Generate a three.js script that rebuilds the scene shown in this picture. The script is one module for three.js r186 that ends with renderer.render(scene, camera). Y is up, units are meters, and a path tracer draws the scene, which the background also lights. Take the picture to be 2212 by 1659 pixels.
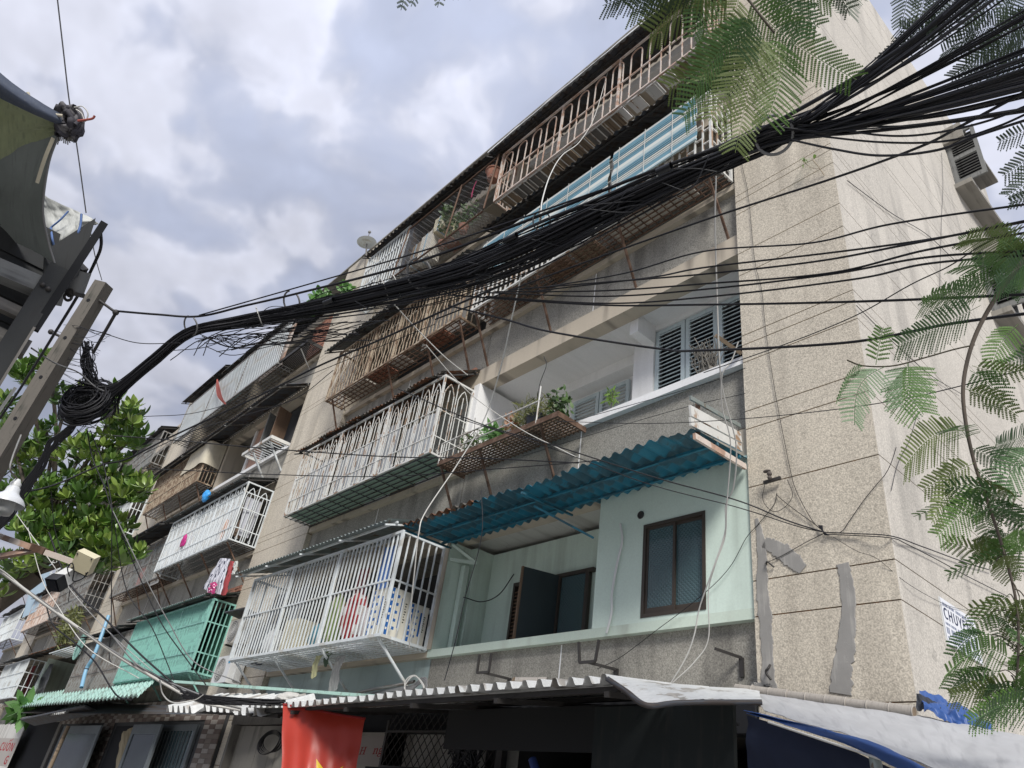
import * as THREE from 'three';
import { mergeGeometries } from 'three/addons/utils/BufferGeometryUtils.js';

// ------------------------------------------------------------------ camera, sky, sun, exposure
const scene = new THREE.Scene();
const EYE = new THREE.Vector3(0, 1.6, 7.0);
const camera = new THREE.PerspectiveCamera(55.927, 4 / 3, 0.05, 3000);
const YAW = -0.919489, PITCH = 0.561941, ROLL = 0.156994;
const FWD = new THREE.Vector3(Math.sin(YAW) * Math.cos(PITCH), Math.sin(PITCH), -Math.cos(YAW) * Math.cos(PITCH));
const R0 = new THREE.Vector3(Math.cos(YAW), 0, Math.sin(YAW)), U0 = new THREE.Vector3().crossVectors(R0, FWD);
const RIGHT = R0.clone().multiplyScalar(Math.cos(ROLL)).addScaledVector(U0, Math.sin(ROLL));
const UP = U0.clone().multiplyScalar(Math.cos(ROLL)).addScaledVector(R0, -Math.sin(ROLL));
camera.position.copy(EYE);
camera.quaternion.setFromRotationMatrix(new THREE.Matrix4().makeBasis(RIGHT, UP, FWD.clone().negate()));

const renderer = new THREE.WebGLRenderer({ antialias: true });
renderer.setSize(1024, 768);
renderer.toneMapping = THREE.LinearToneMapping;
renderer.toneMappingExposure = 2.5;
renderer.shadowMap.enabled = true;

function mulberry(a) { return () => { a |= 0; a = a + 0x6D2B79F5 | 0; let t = Math.imul(a ^ a >>> 15, 1 | a); t = t + Math.imul(t ^ t >>> 7, 61 | t) ^ t; return ((t ^ t >>> 14) >>> 0) / 4294967296; }; }
const rnd = mulberry(7);
const rr = (a, b) => a + (b - a) * rnd();
const clamp = (x, a = 0, b = 1) => Math.min(b, Math.max(a, x));
const mix = (a, b, t) => a + (b - a) * t;
const sstep = (a, b, x) => { const t = clamp((x - a) / (b - a)); return t * t * (3 - 2 * t); };
// value noise that repeats every px, py cells
const HT = new Float32Array(65536); { const h = mulberry(99); for (let i = 0; i < 65536; i++) HT[i] = h(); }
const hsh = (i, j, s) => HT[(i * 73 + j * 1931 + s * 7919 + ((i * j) & 255) * 31) & 65535];
function vn(x, y, px, py, s = 0) {
  let i = Math.floor(x), j = Math.floor(y), fx = x - i, fy = y - j;
  fx = fx * fx * (3 - 2 * fx); fy = fy * fy * (3 - 2 * fy);
  const i0 = ((i % px) + px) % px, i1 = (i0 + 1) % px, j0 = ((j % py) + py) % py, j1 = (j0 + 1) % py;
  const a = hsh(i0, j0, s), b = hsh(i1, j0, s), c = hsh(i0, j1, s), d = hsh(i1, j1, s);
  return a + (b - a) * fx + (c - a) * fy + (a - b - c + d) * fx * fy;
}
function fbm(x, y, px, py, o, s = 0) { let v = 0, a = 0.5, t = 0; for (let k = 0; k < o; k++) { v += a * vn(x, y, px, py, s + k); t += a; a *= 0.5; x *= 2; y *= 2; px *= 2; py *= 2; } return v / t; }

{ // overcast sky: layered cloud with a few thin bright breaks, brighter towards the zenith like any overcast
  const W = 2048, H = 1024, data = new Float32Array(W * H * 4), B = 4096;
  for (let r = 0; r < H; r++) for (let c = 0; c < W; c++) {
    const el = ((r + 0.5) / H - 0.5) * Math.PI, az = ((c + 0.5) / W - 0.5) * 2 * Math.PI;
    const y = Math.sin(el), q = Math.cos(el), dx = q * Math.cos(az), dz = q * Math.sin(az);
    const k = 1 / (Math.max(y, 0) + 0.30), X = dx * k * 1.7 + 27.2, Z = dz * k * 1.7 + 27.2;
    const wx = fbm(X * 2.4, Z * 2.4, B, B, 5, 11) - 0.5, wz = fbm(X * 2.4 + 7, Z * 2.4 + 3, B, B, 5, 21) - 0.5;
    const n1 = fbm(X * 2.2 + wx * 0.9, Z * 2.2 + wz * 0.9, B, B, 7, 31), n2 = fbm(X * 6 + wx * 1.1 + 5, Z * 6 + wz * 1.1 + 9, B, B, 6, 41);
    const bil = 1 - Math.abs(fbm(X * 9 + wx, Z * 9 + wz, B, B, 5, 51) - 0.5) * 4.5;          // puffy rims
    const m = n1 * 0.66 + n2 * 0.34, d = sstep(0.36, 0.54, m), rim = Math.exp(-Math.pow((m - 0.41) / 0.035, 2)), hole = sstep(0.42, 0.33, m);
    const lum = mix(0.235, 0.178, d) + 0.045 * rim * (0.5 + 0.5 * clamp(bil)) + 0.03 * hole + 0.11 * (n2 - 0.5) + 0.014 * bil * (1 - 0.6 * d);
    const zen = 1.5 * (1 + 2 * Math.max(y, 0)) / 3;
    const hz = sstep(0.3, 0.0, y) * 0.05;
    const v = (lum + hz) * zen, cool = clamp(d * (1 - rim * 0.6));
    const o = (r * W + c) * 4;
    data[o] = v * mix(0.97, 0.87, cool); data[o + 1] = v * mix(1.0, 0.955, cool); data[o + 2] = v * mix(1.16, 1.23, cool); data[o + 3] = 1;
  }
  const sky = new THREE.DataTexture(data, W, H, THREE.RGBAFormat, THREE.FloatType);
  sky.mapping = THREE.EquirectangularReflectionMapping; sky.magFilter = THREE.LinearFilter; sky.minFilter = THREE.LinearFilter; sky.wrapS = THREE.RepeatWrapping; sky.needsUpdate = true;
  scene.background = sky; scene.environment = sky;
}
const sun = new THREE.DirectionalLight(new THREE.Color(1, 0.965, 0.915), 1.5);
sun.position.set(26, 44, 24); sun.target.position.set(-12, 6, 0);
sun.castShadow = true; sun.shadow.radius = 34; sun.shadow.mapSize.set(2048, 2048);
Object.assign(sun.shadow.camera, { left: -60, right: 40, top: 40, bottom: -40, near: 1, far: 160 });
scene.add(sun, sun.target);

// ------------------------------------------------------------------ sight lines (u, v of a 2212 x 1659 frame) met with planes of the place
const F = 1562.4584;
function ray(u, v) { const a = (u - 1106) / F, b = (v - 829.5) / F; return new THREE.Vector3().copy(FWD).addScaledVector(RIGHT, a).addScaledVector(UP, -b); }
const at = (u, v, d) => ray(u, v).multiplyScalar(d).add(EYE);
const onZ = (u, v, z) => { const r = ray(u, v); return r.multiplyScalar((z - EYE.z) / r.z).add(EYE); };
const onX = (u, v, x) => { const r = ray(u, v); return r.multiplyScalar((x - EYE.x) / r.x).add(EYE); };
const onY = (u, v, y) => { const r = ray(u, v); return r.multiplyScalar((y - EYE.y) / r.y).add(EYE); };
const V = (x, y, z) => new THREE.Vector3(x, y, z);

// ------------------------------------------------------------------ textures
function tex(size, metres, f, srgb = true) {
  const d = new Uint8Array(size * size * 4);
  for (let j = 0; j < size; j++) for (let i = 0; i < size; i++) {
    const c = f(i / size, j / size, i, j), o = (j * size + i) * 4;
    if (srgb) for (let k = 0; k < 3; k++) { const x = clamp(c[k]); d[o + k] = 255 * (x <= 0.0031308 ? 12.92 * x : 1.055 * Math.pow(x, 1 / 2.4) - 0.055); }
    else d[o] = d[o + 1] = d[o + 2] = 255 * clamp(c);
    d[o + 3] = 255;
  }
  const t = new THREE.DataTexture(d, size, size, THREE.RGBAFormat);
  t.wrapS = t.wrapT = THREE.RepeatWrapping; t.magFilter = THREE.LinearFilter; t.minFilter = THREE.LinearMipmapLinearFilter; t.generateMipmaps = true;
  if (srgb) t.colorSpace = THREE.SRGBColorSpace;
  t.repeat.set(1 / metres, 1 / metres); t.needsUpdate = true; return t;
}
function canvasTex(w, h, draw) {
  const c = document.createElement('canvas'); c.width = w; c.height = h; draw(c.getContext('2d'), w, h);
  const t = new THREE.CanvasTexture(c); t.colorSpace = THREE.SRGBColorSpace; return t;
}
// washed pebble plaster: base colour, grain, vertical runs of dirt
function pebble(base, dark, grain, runs, s, N = 2048, m = 8) {
  return tex(N, m, (u, v, i, j) => {
    const g = vn(u * N / 2.4, v * N / 2.4, Math.round(N / 2.4), Math.round(N / 2.4), s) * 0.78 + vn(u * N / 3.7, v * N / 3.7, Math.round(N / 3.7), Math.round(N / 3.7), s + 1) * 0.22;
    const big = fbm(u * 6, v * 6, 6, 6, 5, s + 2), run = fbm(u * 34, v * 3, 34, 3, 4, s + 9);
    const ck = sstep(0.0045, 0.0, Math.abs(fbm(u * 5, v * 5, 5, 5, 7, s + 31) - 0.5)) * sstep(0.55, 0.66, fbm(u * 4, v * 4, 4, 4, 3, s + 41)) * 0.45;
    const spot = sstep(0.74, 0.86, vn(u * N / 4, v * N / 4, N / 4, N / 4, s + 14));
    let k = 1 + grain * (g - 0.5) * 2 + 0.30 * (big - 0.5);
    const dk = clamp(runs * sstep(0.46, 0.78, run * 0.65 + big * 0.35) + 0.45 * spot * grain + ck);
    return base.map((b, q) => mix(b * k, dark[q] * (0.7 + 0.6 * g), dk));
  });
}
function plaster(base, dirt, amt, s, N = 1024, m = 5) {
  return tex(N, m, (u, v) => {
    const a = fbm(u * 5, v * 5, 5, 5, 6, s), run = fbm(u * 26, v * 2, 26, 2, 4, s + 5), f = vn(u * N / 3, v * N / 3, Math.round(N / 3), Math.round(N / 3), s + 8);
    const crack = sstep(0.009, 0.0, Math.abs(fbm(u * 7, v * 7, 7, 7, 5, s + 15) - 0.5)) * sstep(0.55, 0.7, fbm(u * 3, v * 3, 3, 3, 3, s + 25));
    const k = 1 + 0.22 * (a - 0.5) + 0.07 * (f - 0.5), d = clamp(amt * (sstep(0.5, 0.8, run * 0.6 + a * 0.4)) + crack * 0.6 * amt);
    return base.map((b, q) => mix(b * k, dirt[q], d));
  });
}
function rusty(paint, rust, amt, s, N = 512, m = 0.8) {
  return tex(N, m, (u, v) => {
    const a = fbm(u * 6, v * 6, 6, 6, 6, s), b = fbm(u * 20, v * 20, 20, 20, 3, s + 7);
    const r = sstep(0.62 - amt * 0.3, 0.70 - amt * 0.3, a * 0.75 + b * 0.25), k = 0.88 + 0.24 * b;
    return paint.map((p, q) => mix(p * k, rust[q] * (0.6 + 0.8 * b), r));
  });
}
const std = (o) => new THREE.MeshStandardMaterial({ roughness: 0.85, side: THREE.DoubleSide, ...o });
const col = (r, g, b) => new THREE.Color().setRGB(r, g, b);
const RUST = [0.13, 0.055, 0.025];
const tTan = pebble([0.58, 0.525, 0.43], [0.17, 0.145, 0.115], 0.40, 0.32, 100);
const tGrey = pebble([0.32, 0.305, 0.265], [0.075, 0.07, 0.062], 0.46, 0.55, 200);
const tSide = pebble([0.565, 0.53, 0.47], [0.27, 0.255, 0.23], 0.28, 0.5, 300);
const M = {
  tan: std({ map: tTan, bumpMap: tTan, bumpScale: 0.004 }), grey: std({ map: tGrey, bumpMap: tGrey, bumpScale: 0.004 }), side: std({ map: tSide, bumpMap: tSide, bumpScale: 0.003 }),
  beam: std({ map: plaster([0.50, 0.44, 0.35], [0.14, 0.12, 0.10], 0.7, 310) }),
  mint: std({ map: plaster([0.66, 0.78, 0.695], [0.20, 0.23, 0.19], 0.5, 320) }), mintpale: std({ map: plaster([0.62, 0.72, 0.62], [0.25, 0.24, 0.2], 0.4, 330) }),
  white: std({ map: plaster([0.84, 0.84, 0.83], [0.38, 0.37, 0.33], 0.22, 340) }), dirtywhite: std({ map: plaster([0.58, 0.57, 0.53], [0.2, 0.18, 0.15], 0.6, 350) }),
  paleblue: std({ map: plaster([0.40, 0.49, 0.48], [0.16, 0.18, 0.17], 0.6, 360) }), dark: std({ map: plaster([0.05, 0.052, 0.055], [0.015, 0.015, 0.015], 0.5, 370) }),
  concrete: std({ map: plaster([0.27, 0.255, 0.225], [0.07, 0.065, 0.055], 0.6, 380, 1024, 2) }), groove: std({ map: rusty([0.11, 0.06, 0.028], [0.22, 0.10, 0.03], 0.4, 390) }), joint: std({ color: col(0.05, 0.045, 0.04) }),
  cement: (() => { const t = plaster([0.30, 0.29, 0.272], [0.40, 0.385, 0.355], 0.9, 400, 1024, 0.7); return std({ map: t, bumpMap: t, bumpScale: 0.012 }); })(),
  peach: std({ map: plaster([0.50, 0.31, 0.23], [0.2, 0.12, 0.09], 0.4, 410) }), brickred: std({ map: plaster([0.30, 0.13, 0.085], [0.42, 0.33, 0.26], 0.7, 420, 512, 0.7) }),
  teal: std({ map: rusty([0.02, 0.185, 0.28], [0.03, 0.10, 0.14], 0.42, 430, 1024, 2.2), roughness: 0.55 }), tealrust: std({ map: rusty([0.02, 0.10, 0.14], RUST, 0.75, 440, 512, 0.6) }),
  galv: std({ map: rusty([0.26, 0.30, 0.29], [0.16, 0.13, 0.10], 0.15, 450, 512, 1.5), roughness: 0.5, metalness: 0.35 }), tin: std({ map: rusty([0.115, 0.125, 0.125], [0.075, 0.06, 0.05], 0.4, 460, 512, 1.2), roughness: 0.6, metalness: 0.2 }),
  tindark: std({ map: rusty([0.06, 0.065, 0.075], [0.05, 0.04, 0.035], 0.4, 470, 512, 1.2), roughness: 0.65 }), tinrust: std({ map: rusty([0.12, 0.11, 0.095], RUST, 0.7, 480, 512, 0.9) }),
  tinwhite: std({ map: rusty([0.62, 0.63, 0.62], [0.35, 0.33, 0.3], 0.2, 490, 512, 1.5), roughness: 0.5 }), minttile: std({ map: rusty([0.44, 0.66, 0.58], [0.3, 0.42, 0.36], 0.3, 500, 512, 1.5), roughness: 0.45 }),
  whitebar: std({ map: rusty([0.66, 0.70, 0.71], [0.50, 0.50, 0.47], 0.2, 510, 512, 1.6), roughness: 0.5 }), whiterust: std({ map: rusty([0.64, 0.64, 0.61], [0.30, 0.20, 0.13], 0.22, 520, 512, 1.6), roughness: 0.6 }),
  mintbar: std({ map: rusty([0.25, 0.52, 0.45], [0.18, 0.36, 0.32], 0.3, 530), roughness: 0.5 }), brownbar: std({ map: rusty([0.42, 0.345, 0.25], [0.19, 0.125, 0.08], 0.55, 540, 512, 0.9), roughness: 0.65 }),
  rust: std({ map: rusty([0.155, 0.095, 0.065], [0.09, 0.05, 0.03], 0.6, 550, 512, 0.7) }), greybar: std({ map: rusty([0.24, 0.24, 0.23], [0.13, 0.11, 0.095], 0.35, 560, 512, 1.1), roughness: 0.6 }), iron: std({ color: col(0.035, 0.032, 0.03), roughness: 0.6 }), pinkrust: std({ map: rusty([0.62, 0.54, 0.48], [0.42, 0.28, 0.21], 0.45, 570, 512, 1.2), roughness: 0.65 }),
  cable: std({ color: col(0.006, 0.006, 0.009), roughness: 0.6 }), cable2: std({ color: col(0.016, 0.017, 0.021), roughness: 0.5 }), whitecable: std({ color: col(0.62, 0.61, 0.57), roughness: 0.5 }), greycable2: std({ color: col(0.055, 0.055, 0.06), roughness: 0.6 }), greycable: std({ color: col(0.2, 0.2, 0.2), roughness: 0.5 }),
  shutter: std({ map: plaster([0.56, 0.65, 0.67], [0.26, 0.28, 0.27], 0.4, 580, 512, 1.2), roughness: 0.6 }), oldshutter: std({ map: plaster([0.20, 0.205, 0.20], [0.07, 0.07, 0.068], 0.8, 590, 512, 0.8) }),
  brownframe: std({ color: col(0.055, 0.043, 0.033), roughness: 0.5 }), brownslat: std({ map: plaster([0.20, 0.13, 0.085], [0.07, 0.045, 0.03], 0.5, 600, 512, 1) }),
  wood: std({ map: plaster([0.25, 0.19, 0.13], [0.08, 0.06, 0.045], 0.8, 610, 512, 0.9) }), woodgrey: std({ map: plaster([0.17, 0.16, 0.145], [0.05, 0.047, 0.042], 0.8, 620, 512, 0.9) }),
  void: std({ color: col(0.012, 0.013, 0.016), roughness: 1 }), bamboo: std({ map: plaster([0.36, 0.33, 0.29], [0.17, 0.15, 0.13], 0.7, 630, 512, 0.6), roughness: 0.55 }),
  darkwood: std({ map: plaster([0.028, 0.03, 0.031], [0.02, 0.02, 0.02], 0.8, 625, 512, 0.9) }),
  trunk: std({ map: plaster([0.13, 0.105, 0.085], [0.045, 0.04, 0.035], 0.8, 640, 512, 0.6) }), twig: std({ color: col(0.07, 0.06, 0.04) }),
  cardboard: std({ map: plaster([0.60, 0.57, 0.50], [0.4, 0.36, 0.3], 0.3, 650, 512, 1) }), cream: std({ map: plaster([0.66, 0.60, 0.42], [0.4, 0.34, 0.22], 0.25, 660, 512, 0.7), roughness: 0.5 }),
  canvas: std({ map: plaster([0.60, 0.55, 0.43], [0.3, 0.26, 0.2], 0.4, 670, 512, 1.6) }), plastic: std({ color: col(0.70, 0.71, 0.70), roughness: 0.35 }), blackplastic: std({ color: col(0.012, 0.013, 0.016), roughness: 0.3 }),
  asphalt: std({ map: pebble([0.31, 0.30, 0.28], [0.18, 0.175, 0.17], 0.3, 0.3, 680, 1024, 4) }),
};
const paint = {}; // plain coloured things by name
const P = (r, g, b, rough = 0.8) => paint[[r, g, b, rough]] ??= std({ color: col(r, g, b), roughness: rough });
const leafMat = (r, g, b) => new THREE.MeshPhysicalMaterial({ color: col(r, g, b), roughness: 0.5, transmission: 0.3, thickness: 0, side: THREE.DoubleSide });
M.glass = new THREE.MeshPhysicalMaterial({ color: col(0.055, 0.10, 0.11), roughness: 0.18, metalness: 0, side: THREE.DoubleSide, clearcoat: 0.6, clearcoatRoughness: 0.1,
  bumpMap: tex(512, 0.22, (u, v) => { const a = Math.abs(((u * 4 + v * 4) % 1 + 1) % 1 - 0.5) * 2, b = Math.abs(((u * 4 - v * 4) % 1 + 1) % 1 - 0.5) * 2; return Math.min(a, b); }, false), bumpScale: 0.006 });
M.glassplain = new THREE.MeshPhysicalMaterial({ color: col(0.03, 0.04, 0.044), roughness: 0.25, specularIntensity: 0.35, side: THREE.DoubleSide });

// ------------------------------------------------------------------ building blocks
const names = {};
function num(n) { const k = names[n] = (names[n] ?? -1) + 1; return k ? n + '_' + String(k).padStart(3, '0') : n; }
function thing(name, label, category, group, kind) {
  const g = new THREE.Group(); g.name = num(name); g.userData = { label, category };
  if (group) g.userData.group = group; if (kind) g.userData.kind = kind; scene.add(g); return g;
}
function solo(name, geo, mat, label, category, group, kind) {
  const m = new THREE.Mesh(geo, mat); m.name = num(name); m.castShadow = m.receiveShadow = true;
  m.userData = {}; if (label) Object.assign(m.userData, { label, category }); if (group) m.userData.group = group; if (kind) m.userData.kind = kind;
  scene.add(m); return m;
}
function part(parent, name, geo, mat, label) {
  const m = new THREE.Mesh(geo, mat); m.name = name; m.castShadow = m.receiveShadow = true; if (label) m.userData.label = label; parent.add(m); return m;
}
function sub(parent, name, label) { const g = new THREE.Group(); g.name = name; if (label) g.userData.label = label; parent.add(g); return g; }
// texture coordinates in metres from position and facing
function uvs(g) {
  const p = g.attributes.position, n = g.attributes.normal, a = new Float32Array(p.count * 2);
  for (let i = 0; i < p.count; i++) {
    const nx = Math.abs(n.getX(i)), ny = Math.abs(n.getY(i)), nz = Math.abs(n.getZ(i)), x = p.getX(i), y = p.getY(i), z = p.getZ(i);
    if (nz >= nx && nz >= ny) { a[2 * i] = x; a[2 * i + 1] = y; } else if (nx >= ny) { a[2 * i] = z + 1.37; a[2 * i + 1] = y; } else { a[2 * i] = x; a[2 * i + 1] = z; }
  }
  g.setAttribute('uv', new THREE.BufferAttribute(a, 2)); return g;
}
const G = (list) => { const l = list.filter(Boolean).map((g) => g.index ? g.toNonIndexed() : g); l.forEach((g) => { for (const k of Object.keys(g.attributes)) if (!['position', 'normal', 'uv'].includes(k)) g.deleteAttribute(k); }); return l.length === 1 ? l[0] : mergeGeometries(l); };
// box between two corners
function bx(x0, y0, z0, x1, y1, z1) { const g = new THREE.BoxGeometry(Math.abs(x1 - x0), Math.abs(y1 - y0), Math.abs(z1 - z0)); g.translate((x0 + x1) / 2, (y0 + y1) / 2, (z0 + z1) / 2); return uvs(g); }
// bar of rectangular section from a to b; w across, h along the hint direction
function bar(a, b, w, h = w, hint = V(0, 0, 1)) {
  const d = b.clone().sub(a), L = d.length(), g = new THREE.BoxGeometry(w, L, h); uvs(g); d.normalize();
  let zc = hint.clone().addScaledVector(d, -hint.dot(d)); if (zc.lengthSq() < 1e-6) zc = V(1, 0, 0).addScaledVector(d, -d.x); zc.normalize();
  const xc = new THREE.Vector3().crossVectors(d, zc);
  g.applyMatrix4(new THREE.Matrix4().makeBasis(xc, d, zc).setPosition(a.clone().add(b).multiplyScalar(0.5))); return g;
}
function tube(pts, r, seg, rad = 6, closed = false) { return new THREE.TubeGeometry(new THREE.CatmullRomCurve3(pts, closed, 'catmullrom', 0.5), seg ?? Math.max(2, pts.length * 8), r, rad, closed); }
function rod(a, b, r, rad = 8) { return new THREE.TubeGeometry(new THREE.LineCurve3(a, b), 1, r, rad, false); }
function disc(c, r, t, axis = V(0, 0, 1), n = 20) { const g = new THREE.CylinderGeometry(r, r, t, n); g.applyQuaternion(new THREE.Quaternion().setFromUnitVectors(V(0, 1, 0), axis.clone().normalize())); g.translate(c.x, c.y, c.z); return g; }
function ball(c, r, s = V(1, 1, 1), n = 10) { const g = new THREE.SphereGeometry(r, n, Math.max(6, n * 0.7 | 0)); g.scale(s.x, s.y, s.z); g.translate(c.x, c.y, c.z); return g; }
// surface from f(s, t) with s, t in 0..1; uv in metres
function surf(f, n, m, uw = 1, vh = 1) {
  const pos = [], uv = [], idx = [];
  for (let j = 0; j <= m; j++) for (let i = 0; i <= n; i++) { const p = f(i / n, j / m); pos.push(p.x, p.y, p.z); uv.push(i / n * uw, j / m * vh); }
  for (let j = 0; j < m; j++) for (let i = 0; i < n; i++) { const a = j * (n + 1) + i, b = a + 1, c = a + n + 1, d = c + 1; idx.push(a, b, d, a, d, c); }
  const g = new THREE.BufferGeometry(); g.setAttribute('position', new THREE.Float32BufferAttribute(pos, 3)); g.setAttribute('uv', new THREE.Float32BufferAttribute(uv, 2)); g.setIndex(idx); g.computeVertexNormals(); return g;
}
// the same surface with a thickness, both skins and a rim
function sheet(f, n, m, th, uw = 1, vh = 1) {
  const a = surf(f, n, m, uw, vh), p = a.attributes.position, q = a.attributes.normal, b = a.clone(), o = b.attributes.position;
  for (let i = 0; i < p.count; i++) o.setXYZ(i, p.getX(i) - q.getX(i) * th, p.getY(i) - q.getY(i) * th, p.getZ(i) - q.getZ(i) * th);
  const P0 = (g, i) => V(g.attributes.position.getX(i), g.attributes.position.getY(i), g.attributes.position.getZ(i)), rim = [];
  for (let i = 0; i <= n; i++) rim.push(i); for (let j = 1; j <= m; j++) rim.push(j * (n + 1) + n); for (let i = n - 1; i >= 0; i--) rim.push(m * (n + 1) + i); for (let j = m - 1; j >= 0; j--) rim.push(j * (n + 1));
  const e = surf((s, t) => P0(t < 0.5 ? a : b, rim[Math.round(s * (rim.length - 1))]), rim.length - 1, 1, uw * 2, th);
  b.computeVertexNormals(); return G([a, b, e]);
}
// corrugated sheet: four corners (back left, back right, front left, front right), ridges running back to front
function corrug(bl, br, fl, fr, pitch = 0.13, amp = 0.014, o = {}) {
  const L = bl.distanceTo(br), n = Math.min(1400, Math.round(L / pitch * (o.trap ? 14 : 6))), m = o.m ?? 3, up = new THREE.Vector3().crossVectors(fl.clone().sub(bl), br.clone().sub(bl)).normalize(); if (up.y < 0) up.negate();
  const sag = o.sag ?? 0, sd = o.seed ?? 0, dep = bl.distanceTo(fl);
  return surf((s, t) => {
    const a = bl.clone().lerp(br, s), b = fl.clone().lerp(fr, s); const jag = (o.jag ?? 0) * (hsh(Math.floor(s * L / (pitch * 5)), 3, sd) - 0.5);
    const p = a.lerp(b, t * (1 + jag));
    const ph = s * L / pitch, w = o.trap ? clamp(Math.sin(ph * 2 * Math.PI) * 2.6 - 0.9, -1, 1) : Math.sin(ph * 2 * Math.PI);
    return p.addScaledVector(up, amp * w + sag * (fbm(s * L * 0.7 + 3, t * 1.5 + sd, 512, 512, 2, 70 + sd) - 0.5));
  }, n, m, L, dep);
}
// soft surface through rows of points (Catmull-Rom both ways)
function cloth(rows, n, m, wrinkle = 0, wf = 6, sd = 0, th = 0.003, uw = 2, vh = 2) {
  const cs = rows.map((r) => new THREE.CatmullRomCurve3(r));
  const nrm = new THREE.Vector3().crossVectors(rows[0].at(-1).clone().sub(rows[0][0]), rows.at(-1)[0].clone().sub(rows[0][0])).normalize();
  const f = (s, t) => { const col = new THREE.CatmullRomCurve3(cs.map((c) => c.getPoint(s))); return col.getPoint(t).addScaledVector(nrm, wrinkle * (fbm(s * wf + t * 1.3, t * wf * 0.5, 512, 512, 4, 80 + sd) - 0.5) * 2); };
  return th ? sheet(f, n, m, th, uw, vh) : surf(f, n, m, uw, vh);
}
// ------------------------------------------------------------------ ground
{
  const g = new THREE.PlaneGeometry(1600, 1600); g.rotateX(-Math.PI / 2); uvs(g);
  solo('street', g, M.asphalt, null, null, null, 'structure');
}
// ------------------------------------------------------------------ the apartment block
const S = { 2: 4.1, 3: 7.45, 4: 10.8, 5: 14.15 };
const GR = [0, 2.2, 3.1, 3.99, 4.38, 5.51, 6.3, 6.56, 7.31, 7.59, 7.75, 8.82, 9.24, 10.04, 10.31, 10.44, 11.68, 11.84, 12.54, 13.01, 13.7, 13.86, 15.0, 15.3, 16.1, 16.5, 17.7];
const block = thing('apartment_block', 'long five storey tan pebbledash apartment block with caged balconies, leaning across the view', 'apartment building');
function pier(x0, x1) {
  for (let i = 0; i < GR.length - 1; i++) part(block, 'pier_panel', bx(x0, GR[i] + (i ? 0.007 : 0), -0.5, x1, GR[i + 1] - 0.007, 0), M.tan); part(block, 'pier_joint', bx(x0 + 0.004, 0.1, -0.48, x1 - 0.004, 17.65, -0.013), M.groove);
}
[[-4.3, -2.775], [-17.94, -16.4], [-19.5, -17.96], [-33.14, -31.6], [-34.7, -33.16], [-48.29, -46.75], [-49.85, -48.31]].forEach((p) => pier(...p));
[-17.95, -33.15, -48.3].forEach((x) => part(block, 'expansion_joint', bx(x - 0.009, 0, -0.5, x + 0.009, 17.68, -0.03), M.joint));
{ // end wall with its long horizontal joints
  const E = [...GR.slice(0, -1), 17.3, 17.75, 18.3];
  for (let i = 0; i < E.length - 1; i++) part(block, 'end_wall_panel', bx(-2.98, E[i] + 0.006, -9.1, -2.77, E[i + 1] - 0.006, -0.004), M.side); part(block, 'end_wall_joint', bx(-2.96, 0.1, -9.08, -2.782, 18.28, -0.03), M.groove);
}
part(block, 'attic_wall', bx(-52, 16.1, -9, -2.99, 17.62, -0.53), M.beam);
part(block, 'rear_wall', bx(-56, 0, -9.3, -2.8, 17.6, -9.12), M.beam);
part(block, 'roof_coping', bx(-34.7, 17.7, -0.6, -4.32, 17.76, 0.03), M.concrete);

function leaf(parent, x0, x1, y0, y1, z, fm, sm, n, mid = 0.42, name = 'shutter') { // louvred shutter leaf in a plane of constant z
  const g = sub(parent, name), w = 0.075, d = 0.022, ym = mix(y0, y1, mid);
  part(g, 'frame', G([bx(x0, y0, z - d, x0 + w, y1, z + d), bx(x1 - w, y0, z - d, x1, y1, z + d), bx(x0 + w, y0, z - d, x1 - w, y0 + 0.12, z + d), bx(x0 + w, y1 - w, z - d, x1 - w, y1, z + d), bx(x0 + w, ym - 0.05, z - d, x1 - w, ym + 0.05, z + d)]), fm);
  const sl = new THREE.BoxGeometry(x1 - x0 - 2 * w, 0.014, 0.06); uvs(sl); sl.rotateX(0.62);
  for (const [a, b] of [[y0 + 0.14, ym - 0.07], [ym + 0.07, y1 - w - 0.02]]) {
    const k = Math.max(2, Math.round(n * (b - a) / (y1 - y0)));
    for (let i = 0; i <= k; i++) { const m = part(g, 'slat', sl, sm); m.position.set((x0 + x1) / 2, mix(a, b, i / k), z); m.rotation.x = rr(-0.12, 0.12); }
  }
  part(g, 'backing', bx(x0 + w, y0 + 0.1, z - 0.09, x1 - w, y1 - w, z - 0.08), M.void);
  return g;
}
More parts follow.
